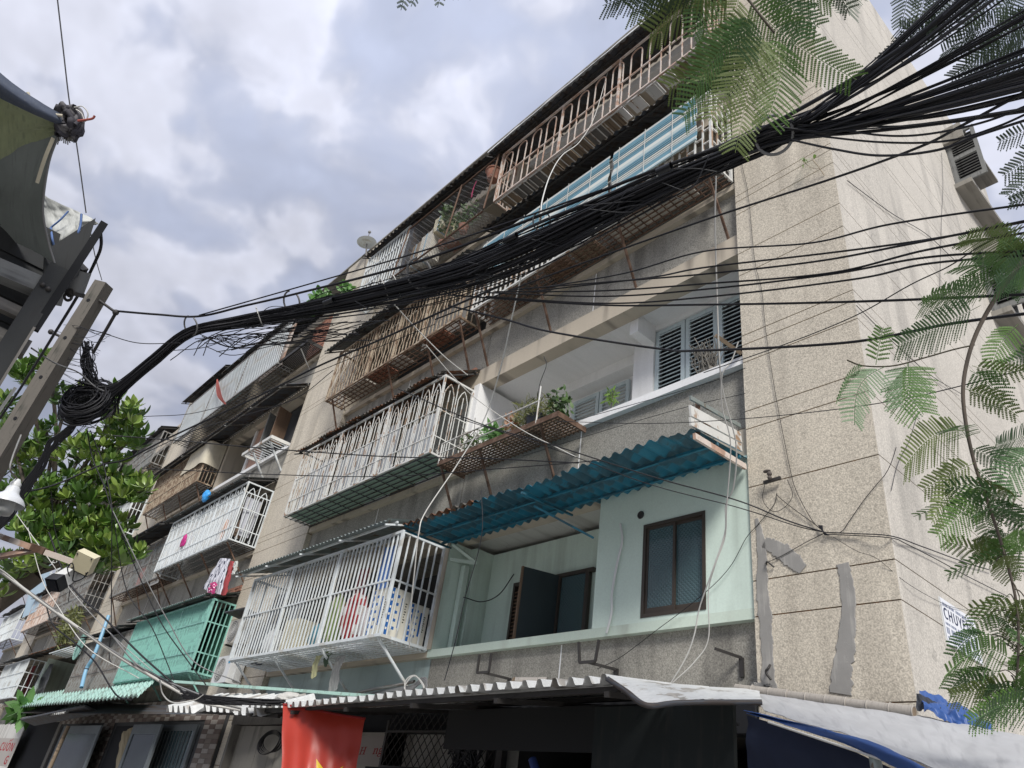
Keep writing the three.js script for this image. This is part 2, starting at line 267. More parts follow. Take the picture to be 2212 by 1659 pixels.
// one bay of one storey: parapet panels, sill, edge beam, ceiling, back wall
function bay(x0, x1, f, o = {}) {
  const s = S[f], zb = o.zb ?? -1.3, wall = o.wall ?? M.beam, n = o.panels ?? 2;
  for (let i = 1; i < n; i++) part(block, 'parapet_joint', bx(mix(x0, x1, i / n) - 0.01, s - 1.02, -0.28, mix(x0, x1, i / n) + 0.01, s - 0.13, -0.127), M.white);
  for (let i = 0; i < n; i++) { const a = mix(x0, x1, i / n) + 0.01, b = mix(x0, x1, (i + 1) / n) - 0.01; part(block, 'parapet_panel', bx(a, s - 1.03, -0.28, b, s - 0.12, -0.13), o.par ?? M.grey); }
  part(block, 'parapet_backing', bx(x0 + 0.01, s - 1.02, -0.36, x1 - 0.01, s - 0.12, -0.285), M.dirtywhite);
  part(block, 'balcony_sill', bx(x0, s - 0.12, -0.38, x1, s, -0.03), o.sill ?? M.beam);
  if (f < 5) part(block, 'edge_beam', bx(x0, s + 1.87, -0.34, x1, s + 2.26, -0.06), o.beam ?? M.beam);
  part(block, 'ceiling', bx(x0, s + 1.97, -2.0, x1, s + 2.2, -0.345), o.ceil ?? M.white);
  part(block, 'loggia_floor', bx(x0, s - 1.09, -2.0, x1, s - 1.04, -0.3), M.concrete);
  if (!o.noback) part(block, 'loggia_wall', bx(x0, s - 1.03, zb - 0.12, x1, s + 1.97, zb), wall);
}
const BAYS = { A1: [-10.35, -4.31], A2: [-16.39, -10.35], B1: [-25.55, -19.51], B2: [-31.59, -25.55], C1: [-40.7, -34.71], C2: [-46.74, -40.7], D1: [-55.9, -49.86] };
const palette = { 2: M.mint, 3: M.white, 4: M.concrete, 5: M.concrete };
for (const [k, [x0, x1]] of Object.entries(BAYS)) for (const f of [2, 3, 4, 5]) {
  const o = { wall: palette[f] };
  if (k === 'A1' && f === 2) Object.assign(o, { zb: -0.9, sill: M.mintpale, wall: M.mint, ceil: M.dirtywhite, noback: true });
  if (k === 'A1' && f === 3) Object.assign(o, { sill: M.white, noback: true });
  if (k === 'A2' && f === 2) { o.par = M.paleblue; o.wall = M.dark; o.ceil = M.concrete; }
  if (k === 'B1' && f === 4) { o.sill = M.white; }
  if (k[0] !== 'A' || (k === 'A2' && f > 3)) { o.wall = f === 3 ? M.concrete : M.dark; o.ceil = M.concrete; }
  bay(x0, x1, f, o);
  if (k !== 'A1') { // a door and a window in the back wall of each loggia
    const s = S[f], z = -1.3, d = sub(block, 'door'), xm = mix(x0, x1, 0.3);
    part(d, 'frame', G([bx(xm - 0.5, s - 1, z, xm - 0.43, s + 1.2, z + 0.06), bx(xm + 0.43, s - 1, z, xm + 0.5, s + 1.2, z + 0.06), bx(xm - 0.43, s + 1.13, z, xm + 0.43, s + 1.2, z + 0.06)]), M.wood);
    part(d, 'door_leaf', bx(xm - 0.43, s - 1, z + 0.005, xm + 0.43, s + 1.13, z + 0.03), M.brownslat);
    const w = sub(block, 'window'), xw = mix(x0, x1, 0.68);
    part(w, 'pane', bx(xw - 0.7, s - 0.05, z + 0.005, xw + 0.7, s + 1.15, z + 0.02), M.glassplain);
    part(w, 'frame', G([bx(xw - 0.77, s - 0.12, z, xw - 0.7, s + 1.22, z + 0.06), bx(xw + 0.7, s - 0.12, z, xw + 0.77, s + 1.22, z + 0.06), bx(xw - 0.7, s + 1.15, z, xw + 0.7, s + 1.22, z + 0.06), bx(xw - 0.7, s - 0.12, z, xw + 0.7, s - 0.05, z + 0.06), bx(xw - 0.03, s - 0.05, z, xw + 0.03, s + 1.15, z + 0.05)]), M.shutter);
  }
}
for (const f of [2, 3, 4, 5]) for (const x of [-10.35, -25.55, -40.7]) {
  const m = f === 2 ? M.mint : f === 3 ? M.white : M.beam;
  part(block, 'party_wall', bx(x - 0.09, S[f] + 0.002, -2, x + 0.09, S[f] + 1.868, -0.02), m);
}
for (const [x0, x1] of [[-16.41, -16.39], [-19.51, -19.49], [-31.61, -31.59], [-34.71, -34.69], [-46.76, -46.74], [-4.32, -4.3]]) part(block, 'party_wall', bx(x0, 3, -2, x1, 16.1, -0.5), M.beam);

{ // second storey, near bay: flush mint room with a sliding window, mint loggia with its doors
  const y0 = 3.07, y1 = 5.968, z = -0.03, wx0 = -5.89, wx1 = -4.93, wy0 = 4.15, wy1 = 5.37;
  part(block, 'room_wall', G([bx(-6.7, 4.1, z - 0.14, wx0, y1, z), bx(wx1, 4.1, z - 0.14, -4.31, y1, z), bx(wx0, 4.1, z - 0.14, wx1, wy0, z), bx(wx0, wy1, z - 0.14, wx1, y1, z)]), M.mint);
  part(block, 'room_wall', bx(-6.7, y0, -2, -6.56, y1, z - 0.145), M.mint);
  part(block, 'room_wall', bx(-10.26, y0, -1.02, -6.705, y1, -0.9), M.mint);
  part(block, 'room_wall', bx(-10.255, 4.1, -0.9, -10.1, y1, -0.5), M.mint);
  const w = sub(block, 'sliding_window'), zz = z - 0.05, t = 0.045;
  part(w, 'frame', G([bx(wx0, wy0, zz - 0.05, wx0 + t, wy1, zz + 0.06), bx(wx1 - t, wy0, zz - 0.05, wx1, wy1, zz + 0.06), bx(wx0 + t, wy0, zz - 0.05, wx1 - t, wy0 + t, zz + 0.06), bx(wx0 + t, wy1 - t, zz - 0.05, wx1 - t, wy1, zz + 0.06)]), M.brownframe);
  const mx = (wx0 + wx1) / 2;
  for (const [a, b, dz] of [[wx0 + t, mx + 0.02, 0.028], [mx - 0.02, wx1 - t, 0]]) {
    part(w, 'sash', G([bx(a, wy0 + t, zz + dz - 0.012, a + 0.035, wy1 - t, zz + dz + 0.012), bx(b - 0.035, wy0 + t, zz + dz - 0.012, b, wy1 - t, zz + dz + 0.012), bx(a + 0.035, wy0 + t, zz + dz - 0.012, b - 0.035, wy0 + t + 0.07, zz + dz + 0.012), bx(a + 0.035, wy1 - t - 0.035, zz + dz - 0.012, b - 0.035, wy1 - t, zz + dz + 0.012)]), M.brownframe);
    part(w, 'pane', bx(a + 0.035, wy0 + t + 0.07, zz + dz - 0.004, b - 0.035, wy1 - t - 0.035, zz + dz + 0.004), M.glass);
  }
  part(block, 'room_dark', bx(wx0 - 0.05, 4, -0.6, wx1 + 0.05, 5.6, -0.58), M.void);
  const d = sub(block, 'loggia_door'), dz = -0.87, X = (u, v) => onZ(1120 / 1.157323 + u * 0.3125, 1120 / 1.157323 + v * 0.3125, dz).x;
  const a = X(500, 800), b = X(632, 770), c = X(800, 745), e = X(985, 720), h = X(1030, 690), ty = 5.32, by = 3.1;
  part(d, 'frame', G([bx(a - 0.05, by, dz - 0.02, a, ty, dz + 0.05), bx(a, ty - 0.06, dz - 0.02, h, ty, dz + 0.05), bx(b - 0.02, by, dz - 0.02, b + 0.03, ty - 0.06, dz + 0.05), bx(c - 0.03, by, dz - 0.02, c + 0.03, ty - 0.06, dz + 0.05), bx(e - 0.02, by, dz - 0.02, e + 0.05, ty - 0.06, dz + 0.05)]), M.brownframe);
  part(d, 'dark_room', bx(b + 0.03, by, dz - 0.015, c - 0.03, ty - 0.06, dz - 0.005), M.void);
  part(d, 'pane', bx(c + 0.03, by, dz, e - 0.02, ty - 0.06, dz + 0.015), M.glass); part(d, 'pane', bx(a, by, dz, b - 0.02, 4.35, dz + 0.015), M.glass);
  const sl = new THREE.BoxGeometry(b - a - 0.05, 0.014, 0.06); uvs(sl); sl.rotateX(0.6);
  for (let y = 4.42; y < 5.2; y += 0.062) part(d, 'slat', sl, M.brownslat).position.set((a + b) / 2 - 0.01, y, dz + 0.02);
  part(d, 'slat_backing', bx(a, 4.35, dz - 0.015, b - 0.02, ty - 0.06, dz - 0.01), M.brownframe);
  // the leaf that stands open towards the street
  const hinge = V(c - 0.02, 0, dz + 0.05), dir = V(-0.35, 0, 0.94).normalize(), far = hinge.clone().addScaledVector(dir, 0.62);
  part(d, 'open_leaf', bar(V((hinge.x + far.x) / 2, by, (hinge.z + far.z) / 2), V((hinge.x + far.x) / 2, ty - 0.03, (hinge.z + far.z) / 2), 0.03, 0.62, dir), P(0.028, 0.04, 0.047, 0.45), 'dark open door leaf');
  part(d, 'leaf_edge', bar(V(far.x, by, far.z), V(far.x, ty - 0.03, far.z), 0.05, 0.03, dir), M.brownslat);
  part(block, 'vent_hole', G([new THREE.TorusGeometry(0.045, 0.012, 6, 16).translate(-5.95, 5.53, -0.025), disc(V(-5.95, 5.53, -0.028), 0.042, 0.008)]), M.iron);
  // cream strip of render on the wall end between the bays
  part(block, 'wall_end', bx(-10.44, 4.1, -0.018, -10.24, 6.0, 0.0), M.beam);
}
{ // third storey, near bay: open white loggia with louvred shutters
  const y0 = 6.42, y1 = 9.42;
  part(block, 'room_wall', G([bx(-6.9, y0, -0.95, -6.47, y1, -0.8), bx(-4.6, y0, -0.95, -4.31, y1, -0.8), bx(-6.47, 9.33, -0.95, -4.6, y1, -0.8)]), M.white);
  part(block, 'room_wall', bx(-6.9, y0, -1.62, -6.75, y1, -0.955), M.white);
  part(block, 'room_wall', bx(-10.26, y0, -1.62, -6.905, y1, -1.5), M.white);
  part(block, 'ceiling_beam', bx(-6.62, 9.05, -0.8, -6.44, 9.42, -0.345), M.white);
  part(block, 'dropped_beam', bx(-10.26, 9.2, -1.5, -6.905, 9.42, -1.2), M.white);
  [[-6.46, -5.86], [-5.84, -5.24], [-5.22, -4.61]].forEach(([a, b]) => leaf(block, a, b, 7.0, 9.32, -0.86, M.shutter, M.shutter, 30, 0.38));
  [[-9.0, -8.3], [-8.27, -7.55]].forEach(([a, b]) => leaf(block, a, b, 7.0, 9.12, -1.46, M.shutter, M.shutter, 28, 0.4));
  part(block, 'conduit', rod(V(-9.9, 7.4, -1.47), V(-9.9, 9.4, -1.47), 0.02), M.white);
}
{ // end wall: two windows with concrete hoods and ledges, shutters standing open
  const hood = (y, z0, z1, dy) => G([bx(-2.77, y, z0, -2.35, y + dy, z0 + 0.09)]);
  const a = onX(2065, 403, -2.77), x0 = -2.77;
  for (const [zc, yb] of [[a.z, a.y], [-6.3, 11.35]]) {
    const g = sub(block, 'end_window');
    part(g, 'hood', G([bx(x0, yb + 1.62, zc - 2.1, x0 + 0.42, yb + 1.71, zc + 0.12), bx(x0, yb + 0.05 + 1.2, zc + 0.03, x0 + 0.42, yb + 1.62, zc + 0.12)]), M.concrete);
    part(g, 'ledge', bx(x0, yb - 0.16, zc - 2.15, x0 + 0.34, yb - 0.04, zc + 0.12), M.concrete);
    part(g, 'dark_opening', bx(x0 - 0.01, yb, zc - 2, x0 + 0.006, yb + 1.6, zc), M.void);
    part(g, 'frame', G([bx(x0, yb, zc - 0.06, x0 + 0.05, yb + 1.6, zc), bx(x0, yb, zc - 2.05, x0 + 0.05, yb + 1.6, zc - 1.99), bx(x0, yb, zc - 1.03, x0 + 0.05, yb + 1.6, zc - 0.97)]), M.oldshutter);
    leaf(g, x0 + 0.03, x0 + 0.62, yb + 0.02, yb + 1.58, zc - 0.02, M.oldshutter, M.oldshutter, 20, 0.5, 'shutter');
    
  }
}
{ // cement repairs smeared on the near pier, a few mm proud
  const r6 = (x, y) => onZ(1760 / 1.157323 + x * 0.3125, 1120 / 1.157323 + y * 0.3125, 0.0);
  const smear = (pts, jag, sd) => { // pts: [x, y, halfwidth] down the middle
    const L = [], Rr = []; const c = pts.map(([x, y]) => r6(x, y)), N = 120, cu = new THREE.CatmullRomCurve3(c), wd = pts.map((p) => p[2]);
    for (let i = 0; i <= N; i++) { const t = i / N, p = cu.getPoint(t), q = cu.getTangent(t), k = t * (wd.length - 1), w = mix(wd[Math.floor(k)], wd[Math.min(wd.length - 1, Math.floor(k) + 1)], k % 1); const n = V(-q.y, q.x, 0).normalize();
      L.push(p.clone().addScaledVector(n, w * (1 + jag * (vn(i * 0.22, 1, 999, 9, sd) * 0.8 + vn(i * 0.7, 3, 999, 9, sd) * 0.35 + vn(i * 3.1, 4, 999, 9, sd) * 0.08 - 0.6)))); Rr.push(p.clone().addScaledVector(n, -w * (1 + jag * (vn(i * 0.22, 5, 999, 9, sd) * 0.8 + vn(i * 0.7, 7, 999, 9, sd) * 0.35 + vn(i * 3.1, 8, 999, 9, sd) * 0.08 - 0.6)))); }
    const sh = new THREE.Shape([...L, ...Rr.reverse()].map((p) => new THREE.Vector2(p.x, p.y)));
    const g = new THREE.ExtrudeGeometry(sh, { depth: 0.006, bevelEnabled: true, bevelThickness: 0.004, bevelSize: 0.004, bevelSegments: 1, steps: 1 }); g.translate(0, 0, 0.001); return uvs(g);
  };
  part(block, 'cement_repair', smear([[365, 490, 0.015], [395, 640, 0.05], [405, 800, 0.055], [410, 1000, 0.07], [425, 1160, 0.075], [440, 1400, 0.06], [455, 1680, 0.075]], 0.5, 1), M.cement);
  part(block, 'cement_repair', smear([[420, 650, 0.06], [520, 700, 0.085], [610, 770, 0.085], [685, 840, 0.06]], 0.4, 2), M.cement);
  part(block, 'cement_repair', smear([[965, 800, 0.06], [990, 930, 0.06], [1000, 1150, 0.065], [985, 1350, 0.085], [960, 1520, 0.09], [950, 1700, 0.1]], 0.4, 3), M.cement);
  part(block, 'cement_repair', smear([[330, 1690, 0.05], [380, 1672, 0.07], [470, 1690, 0.06]], 0.6, 4), M.cement);
}
// exposed brick where render has come away, seen beside the piers
for (const [x0, x1, y0, y1] of [[-20.6, -19.55, 6.33, 6.42], [-11.3, -10.5, 9.66, 9.78], [-20.8, -19.52, 14.3, 15.7]])
  for (let y = y0; y < y1; y += 0.075) for (let x = x0; x < x1 - 0.1; x += 0.2) part(block, 'brick', bx(x, y, -0.06, x + 0.19, Math.min(y + 0.066, y1 + 0.05), -0.02 + rr(0, 0.02)), M.brickred);
// ------------------------------------------------------------------ balcony cages
const GC = {};
const barGeo = (w, h, d) => { const v = Math.floor(rnd() * 6); return GC[[w, h, d].map((q) => q.toFixed(3)) + ':' + v] ??= shiftUV(uvs(new THREE.BoxGeometry(w, h, d)), v); };
function shiftUV(g, v) { const u = g.attributes.uv; for (let i = 0; i < u.count; i++) u.setXY(i, u.getX(i) + v * 0.371, u.getY(i) + v * 0.713); return g; }
function cage(name, label, o) {
  const g = thing(name, label, 'balcony cage', o.group), { x0, x1, y0, y1, z1, mat } = o, zb = o.zb ?? -0.02, w = o.w ?? 0.022, fw = o.fw ?? 0.04, H = y1 - y0 - fw * 2;
  const posts = o.posts ?? [x0, mix(x0, x1, 1 / 3), mix(x0, x1, 2 / 3), x1], fl = o.floorMat ?? mat;
  const put = (geo, x, y, z, n = 'bar', m = mat) => { const b = part(g, n, geo, m); b.position.set(x, y, z); b.rotation.z = rr(-0.006, 0.006); return b; };
  for (const x of posts) part(g, 'post', bx(x - fw / 2, y0, z1 - fw / 2, x + fw / 2, y1, z1 + fw / 2), mat);
  for (const x of [x0, x1]) part(g, 'post', bx(x - fw / 2, y0, zb, x + fw / 2, y1, zb + fw), mat);
  const rails = [0, ...(o.rails ?? [0.5]), 1];
  for (const k of rails) { const y = k === 0 ? y0 + fw / 2 : k === 1 ? y1 - fw / 2 : mix(y0, y1, k), t = k === 0 || k === 1 ? fw * 0.92 : w * 1.2;
    part(g, 'rail', bx(x0, y - t / 2, z1 - t / 2 + 0.003, x1, y + t / 2, z1 + t / 2 + 0.003), mat);
    for (const x of [x0, x1]) part(g, 'rail', bx(x - t / 2 + 0.002, y - t / 2, zb + fw, x + t / 2 - 0.002, y + t / 2, z1 - fw / 2), mat); }
  const faces = [['x', x0, x1, z1], ['z', zb + fw, z1, x1]]; if (o.left !== false) faces.push(['z', zb + fw, z1, x0]);
  for (const [ax, a, b, c] of faces) {
    const n = Math.max(3, Math.round((b - a) / o.step)), st = (b - a) / n;
    if (o.style === 'arch' || o.style === 'hoop') {
      const m = Math.max(2, Math.round((b - a) / (o.step * 3))), s3 = (b - a) / m, aw = s3 * (o.style === 'hoop' ? 0.29 : 0.34), ah = o.style === 'hoop' ? aw : aw * 2.1, key = 'arch' + s3.toFixed(3) + o.style + H.toFixed(2);
      const arch = (v) => GC[key + v] ??= shiftUV(GC[key].clone(), v);
      GC[key] ??= (() => { const pts = [V(-aw, -H / 2, 0), V(-aw, H / 2 - ah - 0.10, 0)]; for (let k = 0; k <= 6; k++) { const t = k / 6 * Math.PI; pts.push(V(-aw * Math.cos(t), H / 2 - 0.10 - ah + (o.style === 'hoop' ? ah * Math.sin(t) : ah * (1 - Math.pow(Math.abs(Math.cos(t)), 1.6))), 0)); } pts.push(V(aw, H / 2 - ah - 0.10, 0), V(aw, -H / 2, 0));
        const cp = new THREE.CurvePath(); for (let k = 0; k < pts.length - 1; k++) cp.add(new THREE.LineCurve3(pts[k], pts[k + 1])); return G(pts.slice(0, -1).map((p, k) => bar(p, pts[k + 1], w * 0.9, w * 0.9))); })();
      const small = o.style === 'arch' ? (GC[key + 's'] ??= G([bx(-w * .45, -H / 2, -w * .45, w * .45, H / 2 - 0.25, w * .45), new THREE.TorusGeometry(0.035, 0.006, 4, 10).translate(0, -H / 2 + 0.06, 0)])) : null;
      for (let i = 0; i < m; i++) { const p = a + (i + 0.5) * s3, e = put(arch(Math.floor(rnd() * 6)), ax === 'x' ? p : c, (y0 + y1) / 2, ax === 'x' ? c : p, 'arched_bar'); if (ax === 'z') e.rotation.y = Math.PI / 2;
        if (small) { const q = put(small, ax === 'x' ? p : c, (y0 + y1) / 2, ax === 'x' ? c : p); if (ax === 'z') q.rotation.y = Math.PI / 2; }
        if (i && o.style !== 'hoop') { const q = a + i * s3; put(barGeo(w, H, w), ax === 'x' ? q : c, (y0 + y1) / 2, ax === 'x' ? c : q); } }
    } else if (o.style === 'wave') {
      GC.wave ??= G([tube(Array.from({ length: 15 }, (_, k) => V(Math.sin(k / 14 * Math.PI * 4) * 0.048, mix(-0.5, 0.5, k / 14), 0)), 0.012, 30, 4), bx(-0.012, 0.5, -0.01, 0.012, H / 2, 0.01), bx(-0.012, -H / 2, -0.01, 0.012, -0.5, 0.01)]);
      for (let i = 1; i < n; i++) { const p = a + i * st, e = i % 2 ? put(GC.wave, ax === 'x' ? p : c, (y0 + y1) / 2, ax === 'x' ? c : p, 'wavy_bar') : put(barGeo(w * 1.3, H, w), ax === 'x' ? p : c, (y0 + y1) / 2, ax === 'x' ? c : p); if (ax === 'z') e.rotation.y = Math.PI / 2; }
    } else {
      for (let i = 1; i < n; i++) { const p = a + i * st; put(barGeo(w, H, w), ax === 'x' ? p : c, (y0 + y1) / 2, ax === 'x' ? c : p); }
      if (o.style === 'ladder') for (let i = 0; i < n; i++) { const p = a + (i + 0.5) * st; for (const k of [0.12, 0.3, 0.48, 0.66, 0.84]) put(ax === 'x' ? barGeo(st - w, w, w) : barGeo(w, w, st - w), ax === 'x' ? p : c, mix(y0, y1, k + (i % 2) * 0.09), ax === 'x' ? c : p, 'rung'); }
    }
  }
  // floor
  const fy = y0 + 0.01, fs = o.floorStep ?? 0.17, nz = Math.round((x1 - x0) / fs), nx = o.nx ?? 5, fb = o.fb ?? 0.02;
  for (let i = 1; i < nz; i++) put(barGeo(fb, 0.014, z1 - zb - fw), mix(x0, x1, i / nz), fy, (z1 + zb) / 2, 'floor_bar', fl);
  for (let i = 0; i <= nx; i++) part(g, 'floor_bearer', bx(x0, fy - 0.03, mix(zb + 0.03, z1 - 0.04, i / nx) - fb * 0.6, x1, fy - 0.009, mix(zb + 0.03, z1 - 0.04, i / nx) + fb * 0.6), fl);
  for (const x of o.brackets ?? []) part(g, 'bracket', bar(V(x, y0 - 0.01, z1 - 0.06), V(x, y0 - (o.drop ?? 0.62), -0.125), 0.035, 0.035), o.bracketMat ?? mat);
  return g;
}
function awning(name, label, mat, bl, br, fl, fr, o = {}) {
  const g = thing(name, label, o.cat ?? 'awning', o.group);
  part(g, 'corrugated_sheet', corrug(bl, br, fl, fr, o.pitch ?? 0.13, o.amp ?? 0.016, o), mat);
  const dn = V(0, -(o.amp ?? 0.016) - 0.02, 0);
  for (const t of o.purlins ?? [0.12, 0.85]) part(g, 'purlin', bar(bl.clone().lerp(fl, t).add(dn), br.clone().lerp(fr, t).add(dn), 0.035, 0.035, V(0, 1, 0)), o.pm ?? M.iron);
  const k = o.rafters ?? 4; for (let i = 0; i <= k; i++) { const s = 0.01 + 0.98 * i / k; part(g, 'rafter', bar(bl.clone().lerp(br, s).addScaledVector(dn, 2), fl.clone().lerp(fr, s).addScaledVector(dn, 2), 0.03, 0.03, V(0, 1, 0)), o.pm ?? M.iron); }
  return g;
}
const whiteCage = cage('balcony_cage', 'large pale grey cage of straight bars above the red flag, full of boxes', { x0: -16.3, x1: -10.37, y0: 4.08, y1: 5.86, z1: 0.9, mat: M.whitebar, step: 0.135, w: 0.023, fw: 0.05, posts: [-16.3, -14.35, -12.42, -10.37], rails: [0.52], floorStep: 0.3, nx: 9, fb: 0.03, brackets: [-16.1, -14.32, -12.4, -10.5], drop: 0.78 });
awning('cage_roof', 'grey corrugated steel roof over the large pale grey cage', M.galv, V(-16.55, 6.36, -0.05), V(-10.4, 6.36, -0.05), V(-16.85, 5.98, 1.2), V(-10.45, 5.96, 1.2), { amp: 0.018, pm: M.whitebar });
const archCage = cage('balcony_cage', 'white rusty cage with arched bars and green floor, left of the open white balcony', { x0: -16.36, x1: -10.43, y0: 7.46, y1: 9.2, z1: 0.7, mat: M.whiterust, step: 0.125, w: 0.016, fw: 0.04, posts: [-16.36, -14.4, -12.4, -10.43], rails: [0.22, 0.55], style: 'arch', floorStep: 0.5, nx: 5, fb: 0.016, floorMat: M.tindark, brackets: [] });
part(archCage, 'floor_sheet', corrug(V(-16.3, 7.5, 0), V(-10.5, 7.5, 0), V(-16.3, 7.5, 0.66), V(-10.5, 7.5, 0.66), 0.06, 0.004), std({ color: col(0.30, 0.42, 0.34) }), 'pale green sheet laid on the cage floor');
for (const [a, b, h] of [[-16.25, -14.75, 8.7], [-14.5, -13.2, 8.55], [-13.0, -12.1, 8.75], [-11.8, -10.75, 8.5]]) part(archCage, 'grey_white_sheet', corrug(V(a, 7.52, 0.5), V(b, 7.52, 0.52), V(a, h, 0.5), V(b, h + 0.06, 0.52), 0.3, 0.02), std({ color: col(0.42, 0.44, 0.46) }), 'grey white sheet tied behind the bars');
awning('cage_roof', 'rusty corrugated roof over the white arched cage beside the open white balcony', M.tinrust, V(-16.5, 9.7, -0.05), V(-10.36, 9.7, -0.05), V(-16.75, 9.28, 0.82), V(-10.5, 9.24, 0.82), { amp: 0.02, jag: 0.14, sag: 0.05, seed: 3 });
const brownCage = cage('balcony_cage', 'tan cage with wavy rusty bars under the cable bundle', { x0: -16.56, x1: -10.72, y0: 10.9, y1: 12.5, z1: 0.5, mat: M.brownbar, step: 0.15, w: 0.02, fw: 0.05, posts: [-16.56, -14.6, -13.4, -12.2, -10.72], rails: [], style: 'wave', floorStep: 0.2, nx: 4, fb: 0.018, floorMat: M.rust, brackets: [-16.3, -13.6, -12.0, -10.8], drop: 1.2, bracketMat: M.rust });
for (const [a, b, m] of [[-12.2, -11.4, M.brickred], [-13.6, -13.0, M.dirtywhite], [-14.6, -13.7, M.brickred], [-15.9, -14.7, M.cardboard]]) part(brownCage, 'floor_board', bx(a, 10.935, 0.06, b, 10.965, 0.44), m);
part(brownCage, 'white_sheet', bx(-12.6, 11.0, 0.2, -10.9, 11.9, 0.21), M.concrete);
awning('cage_roof', 'dark corrugated roof over the tan cage of wavy bars', M.tin, V(-16.6, 13.0, -0.05), V(-10.5, 13.0, -0.05), V(-17.1, 12.62, 0.78), V(-10.6, 12.6, 0.78), { pitch: 0.16, amp: 0.02, seed: 5 });
const ladderCage = cage('balcony_cage', 'white cage of short ladder rungs half covered by the blue striped blinds', { x0: -10.28, x1: -4.36, y0: 10.82, y1: 12.6, z1: 0.52, mat: M.whiterust, step: 0.15, w: 0.026, fw: 0.045, rails: [], style: 'ladder', floorStep: 0.16, nx: 5, fb: 0.016, floorMat: M.rust, brackets: [-10.2, -8.35, -6.3, -4.5], drop: 1.15, bracketMat: M.rust });
for (const [a, b, m] of [[-7.5, -6.9, M.wood], [-8.2, -7.6, M.brownslat], [-9.4, -8.5, M.woodgrey], [-6.6, -4.9, M.cardboard]]) part(ladderCage, 'floor_board', bx(a, 10.86, 0.05, b, 10.88, 0.44), m);
// striped bamboo blinds hanging on the outside of that cage
const blindT = [P(0.66, 0.68, 0.64), P(0.15, 0.30, 0.38), P(0.46, 0.55, 0.56)];
function blind(label, x0, x1, yt, yb, z, dx) {
  const g = thing('roller_blind', label, 'blind'), n = Math.round((yt - yb) / 0.042), seq = [0, 0, 1, 1, 1, 1, 0, 0, 1, 1, 1, 0, 0, 0, 2, 2, 1, 1, 1, 0, 0, 2, 1, 1, 1];
  const geo = GC['bl' + x0] ??= uvs(new THREE.BoxGeometry(x1 - x0, 0.037, 0.012));
  for (let i = 0; i < n; i++) { const m = part(g, 'slat', geo, blindT[seq[i % seq.length]]); m.position.set((x0 + x1) / 2 + dx * i / n, yt - 0.02 - i * 0.042, z + 0.02 * Math.sin(i * 0.5)); m.rotation.z = rr(-0.004, 0.004); }
  for (let x = x0 + 0.15; x < x1; x += 0.6) part(g, 'cord', bx(x, yb, z + 0.03, x + 0.012, yt, z + 0.035), M.whitecable);
  part(g, 'bottom_bar', bx(x0 + dx, yb - 0.03, z - 0.01, x1 + dx, yb + 0.01, z + 0.025), P(0.45, 0.58, 0.62));
}
blind('blue and white striped bamboo blind nearest the tan pier', -6.4, -4.58, 12.62, 11.5, 0.6, 0);
blind('blue and white striped bamboo blind in the middle of its row', -8.3, -6.5, 12.62, 11.45, 0.6, 0.0);
blind('blue and white striped bamboo blind farthest left, behind the cable bundle', -10.2, -8.4, 12.62, 11.6, 0.6, 0);
awning('balcony_awning', 'dark corrugated awning directly above the blue striped blinds', M.tindark, V(-10.3, 13.5, 0), V(-4.4, 13.5, 0), V(-10.1, 12.92, 0.78), V(-4.55, 12.9, 0.78), { pitch: 0.17, amp: 0.022, seed: 8, jag: 0.05 });
const topCage = cage('balcony_cage', 'topmost pinkish rusty cage with rounded hoop bars under the roof eave', { x0: -10.4, x1: -4.4, y0: 14.26, y1: 15.95, z1: 0.44, mat: M.pinkrust, step: 0.165, w: 0.024, fw: 0.045, posts: [-10.4, -8.3, -6.6, -4.4], rails: [0.45], style: 'hoop', floorStep: 0.19, nx: 1, fb: 0.022, floorMat: M.whiterust });
for (let x = -10.3; x < -4.7; x += 0.46) { if (x > -6.9 && x < -5.4) continue; part(topCage, 'floor_board', bx(x, 14.3, 0.02, x + 0.43, 14.325, 0.4), rnd() < 0.6 ? M.wood : M.woodgrey); }
for (const [x, m] of [[-6.8, M.white], [-6.4, M.white], [-5.95, M.plastic], [-5.6, M.white]]) part(topCage, 'shelf_panel', bx(x, 14.31, 0.05, x + 0.28, 14.34, 0.38), m);
awning('roof_eave', 'dark corrugated roof eave above the topmost hoop barred cage', M.tindark, V(-10.9, 16.55, -0.4), V(-4.35, 16.55, -0.4), V(-10.75, 16.06, 0.66), V(-4.4, 16.06, 0.66), { pitch: 0.2, amp: 0.02, cat: 'roof', seed: 9 });
solo('eave_flashing', cloth([[V(-10.75, 16.12, 0.6), V(-8.5, 16.14, 0.6), V(-6.5, 16.12, 0.6), V(-4.4, 16.13, 0.6)], [V(-10.75, 16.1, 0.7), V(-8.5, 16.13, 0.7), V(-6.5, 16.1, 0.7), V(-4.4, 16.1, 0.7)], [V(-10.75, 16.02, 0.71), V(-8.5, 16.07, 0.71), V(-6.5, 16.03, 0.71), V(-4.4, 16.04, 0.71)]], 90, 6, 0.02, 9, 3), M.tinwhite, 'pale crinkled metal flashing along the highest roof edge', 'flashing');
awning('roof_eave', 'dark corrugated roof eave left of the highest roof, under the satellite dish', M.tindark, V(-17.0, 17.0, -0.45), V(-10.75, 16.9, -0.45), V(-17.05, 16.36, 0.6), V(-10.85, 16.2, 0.62), { pitch: 0.2, amp: 0.026, cat: 'roof', seed: 12, jag: 0.12 });
const leftTop = cage('balcony_cage', 'grey white barred cage under the satellite dish, beside a dark post', { x0: -16.9, x1: -14.65, y0: 14.4, y1: 16.3, z1: 0.4, mat: M.whitebar, step: 0.16, w: 0.03, fw: 0.045, posts: [-16.9, -14.65], rails: [0.35, 0.7], floorStep: 0.3, nx: 3 });
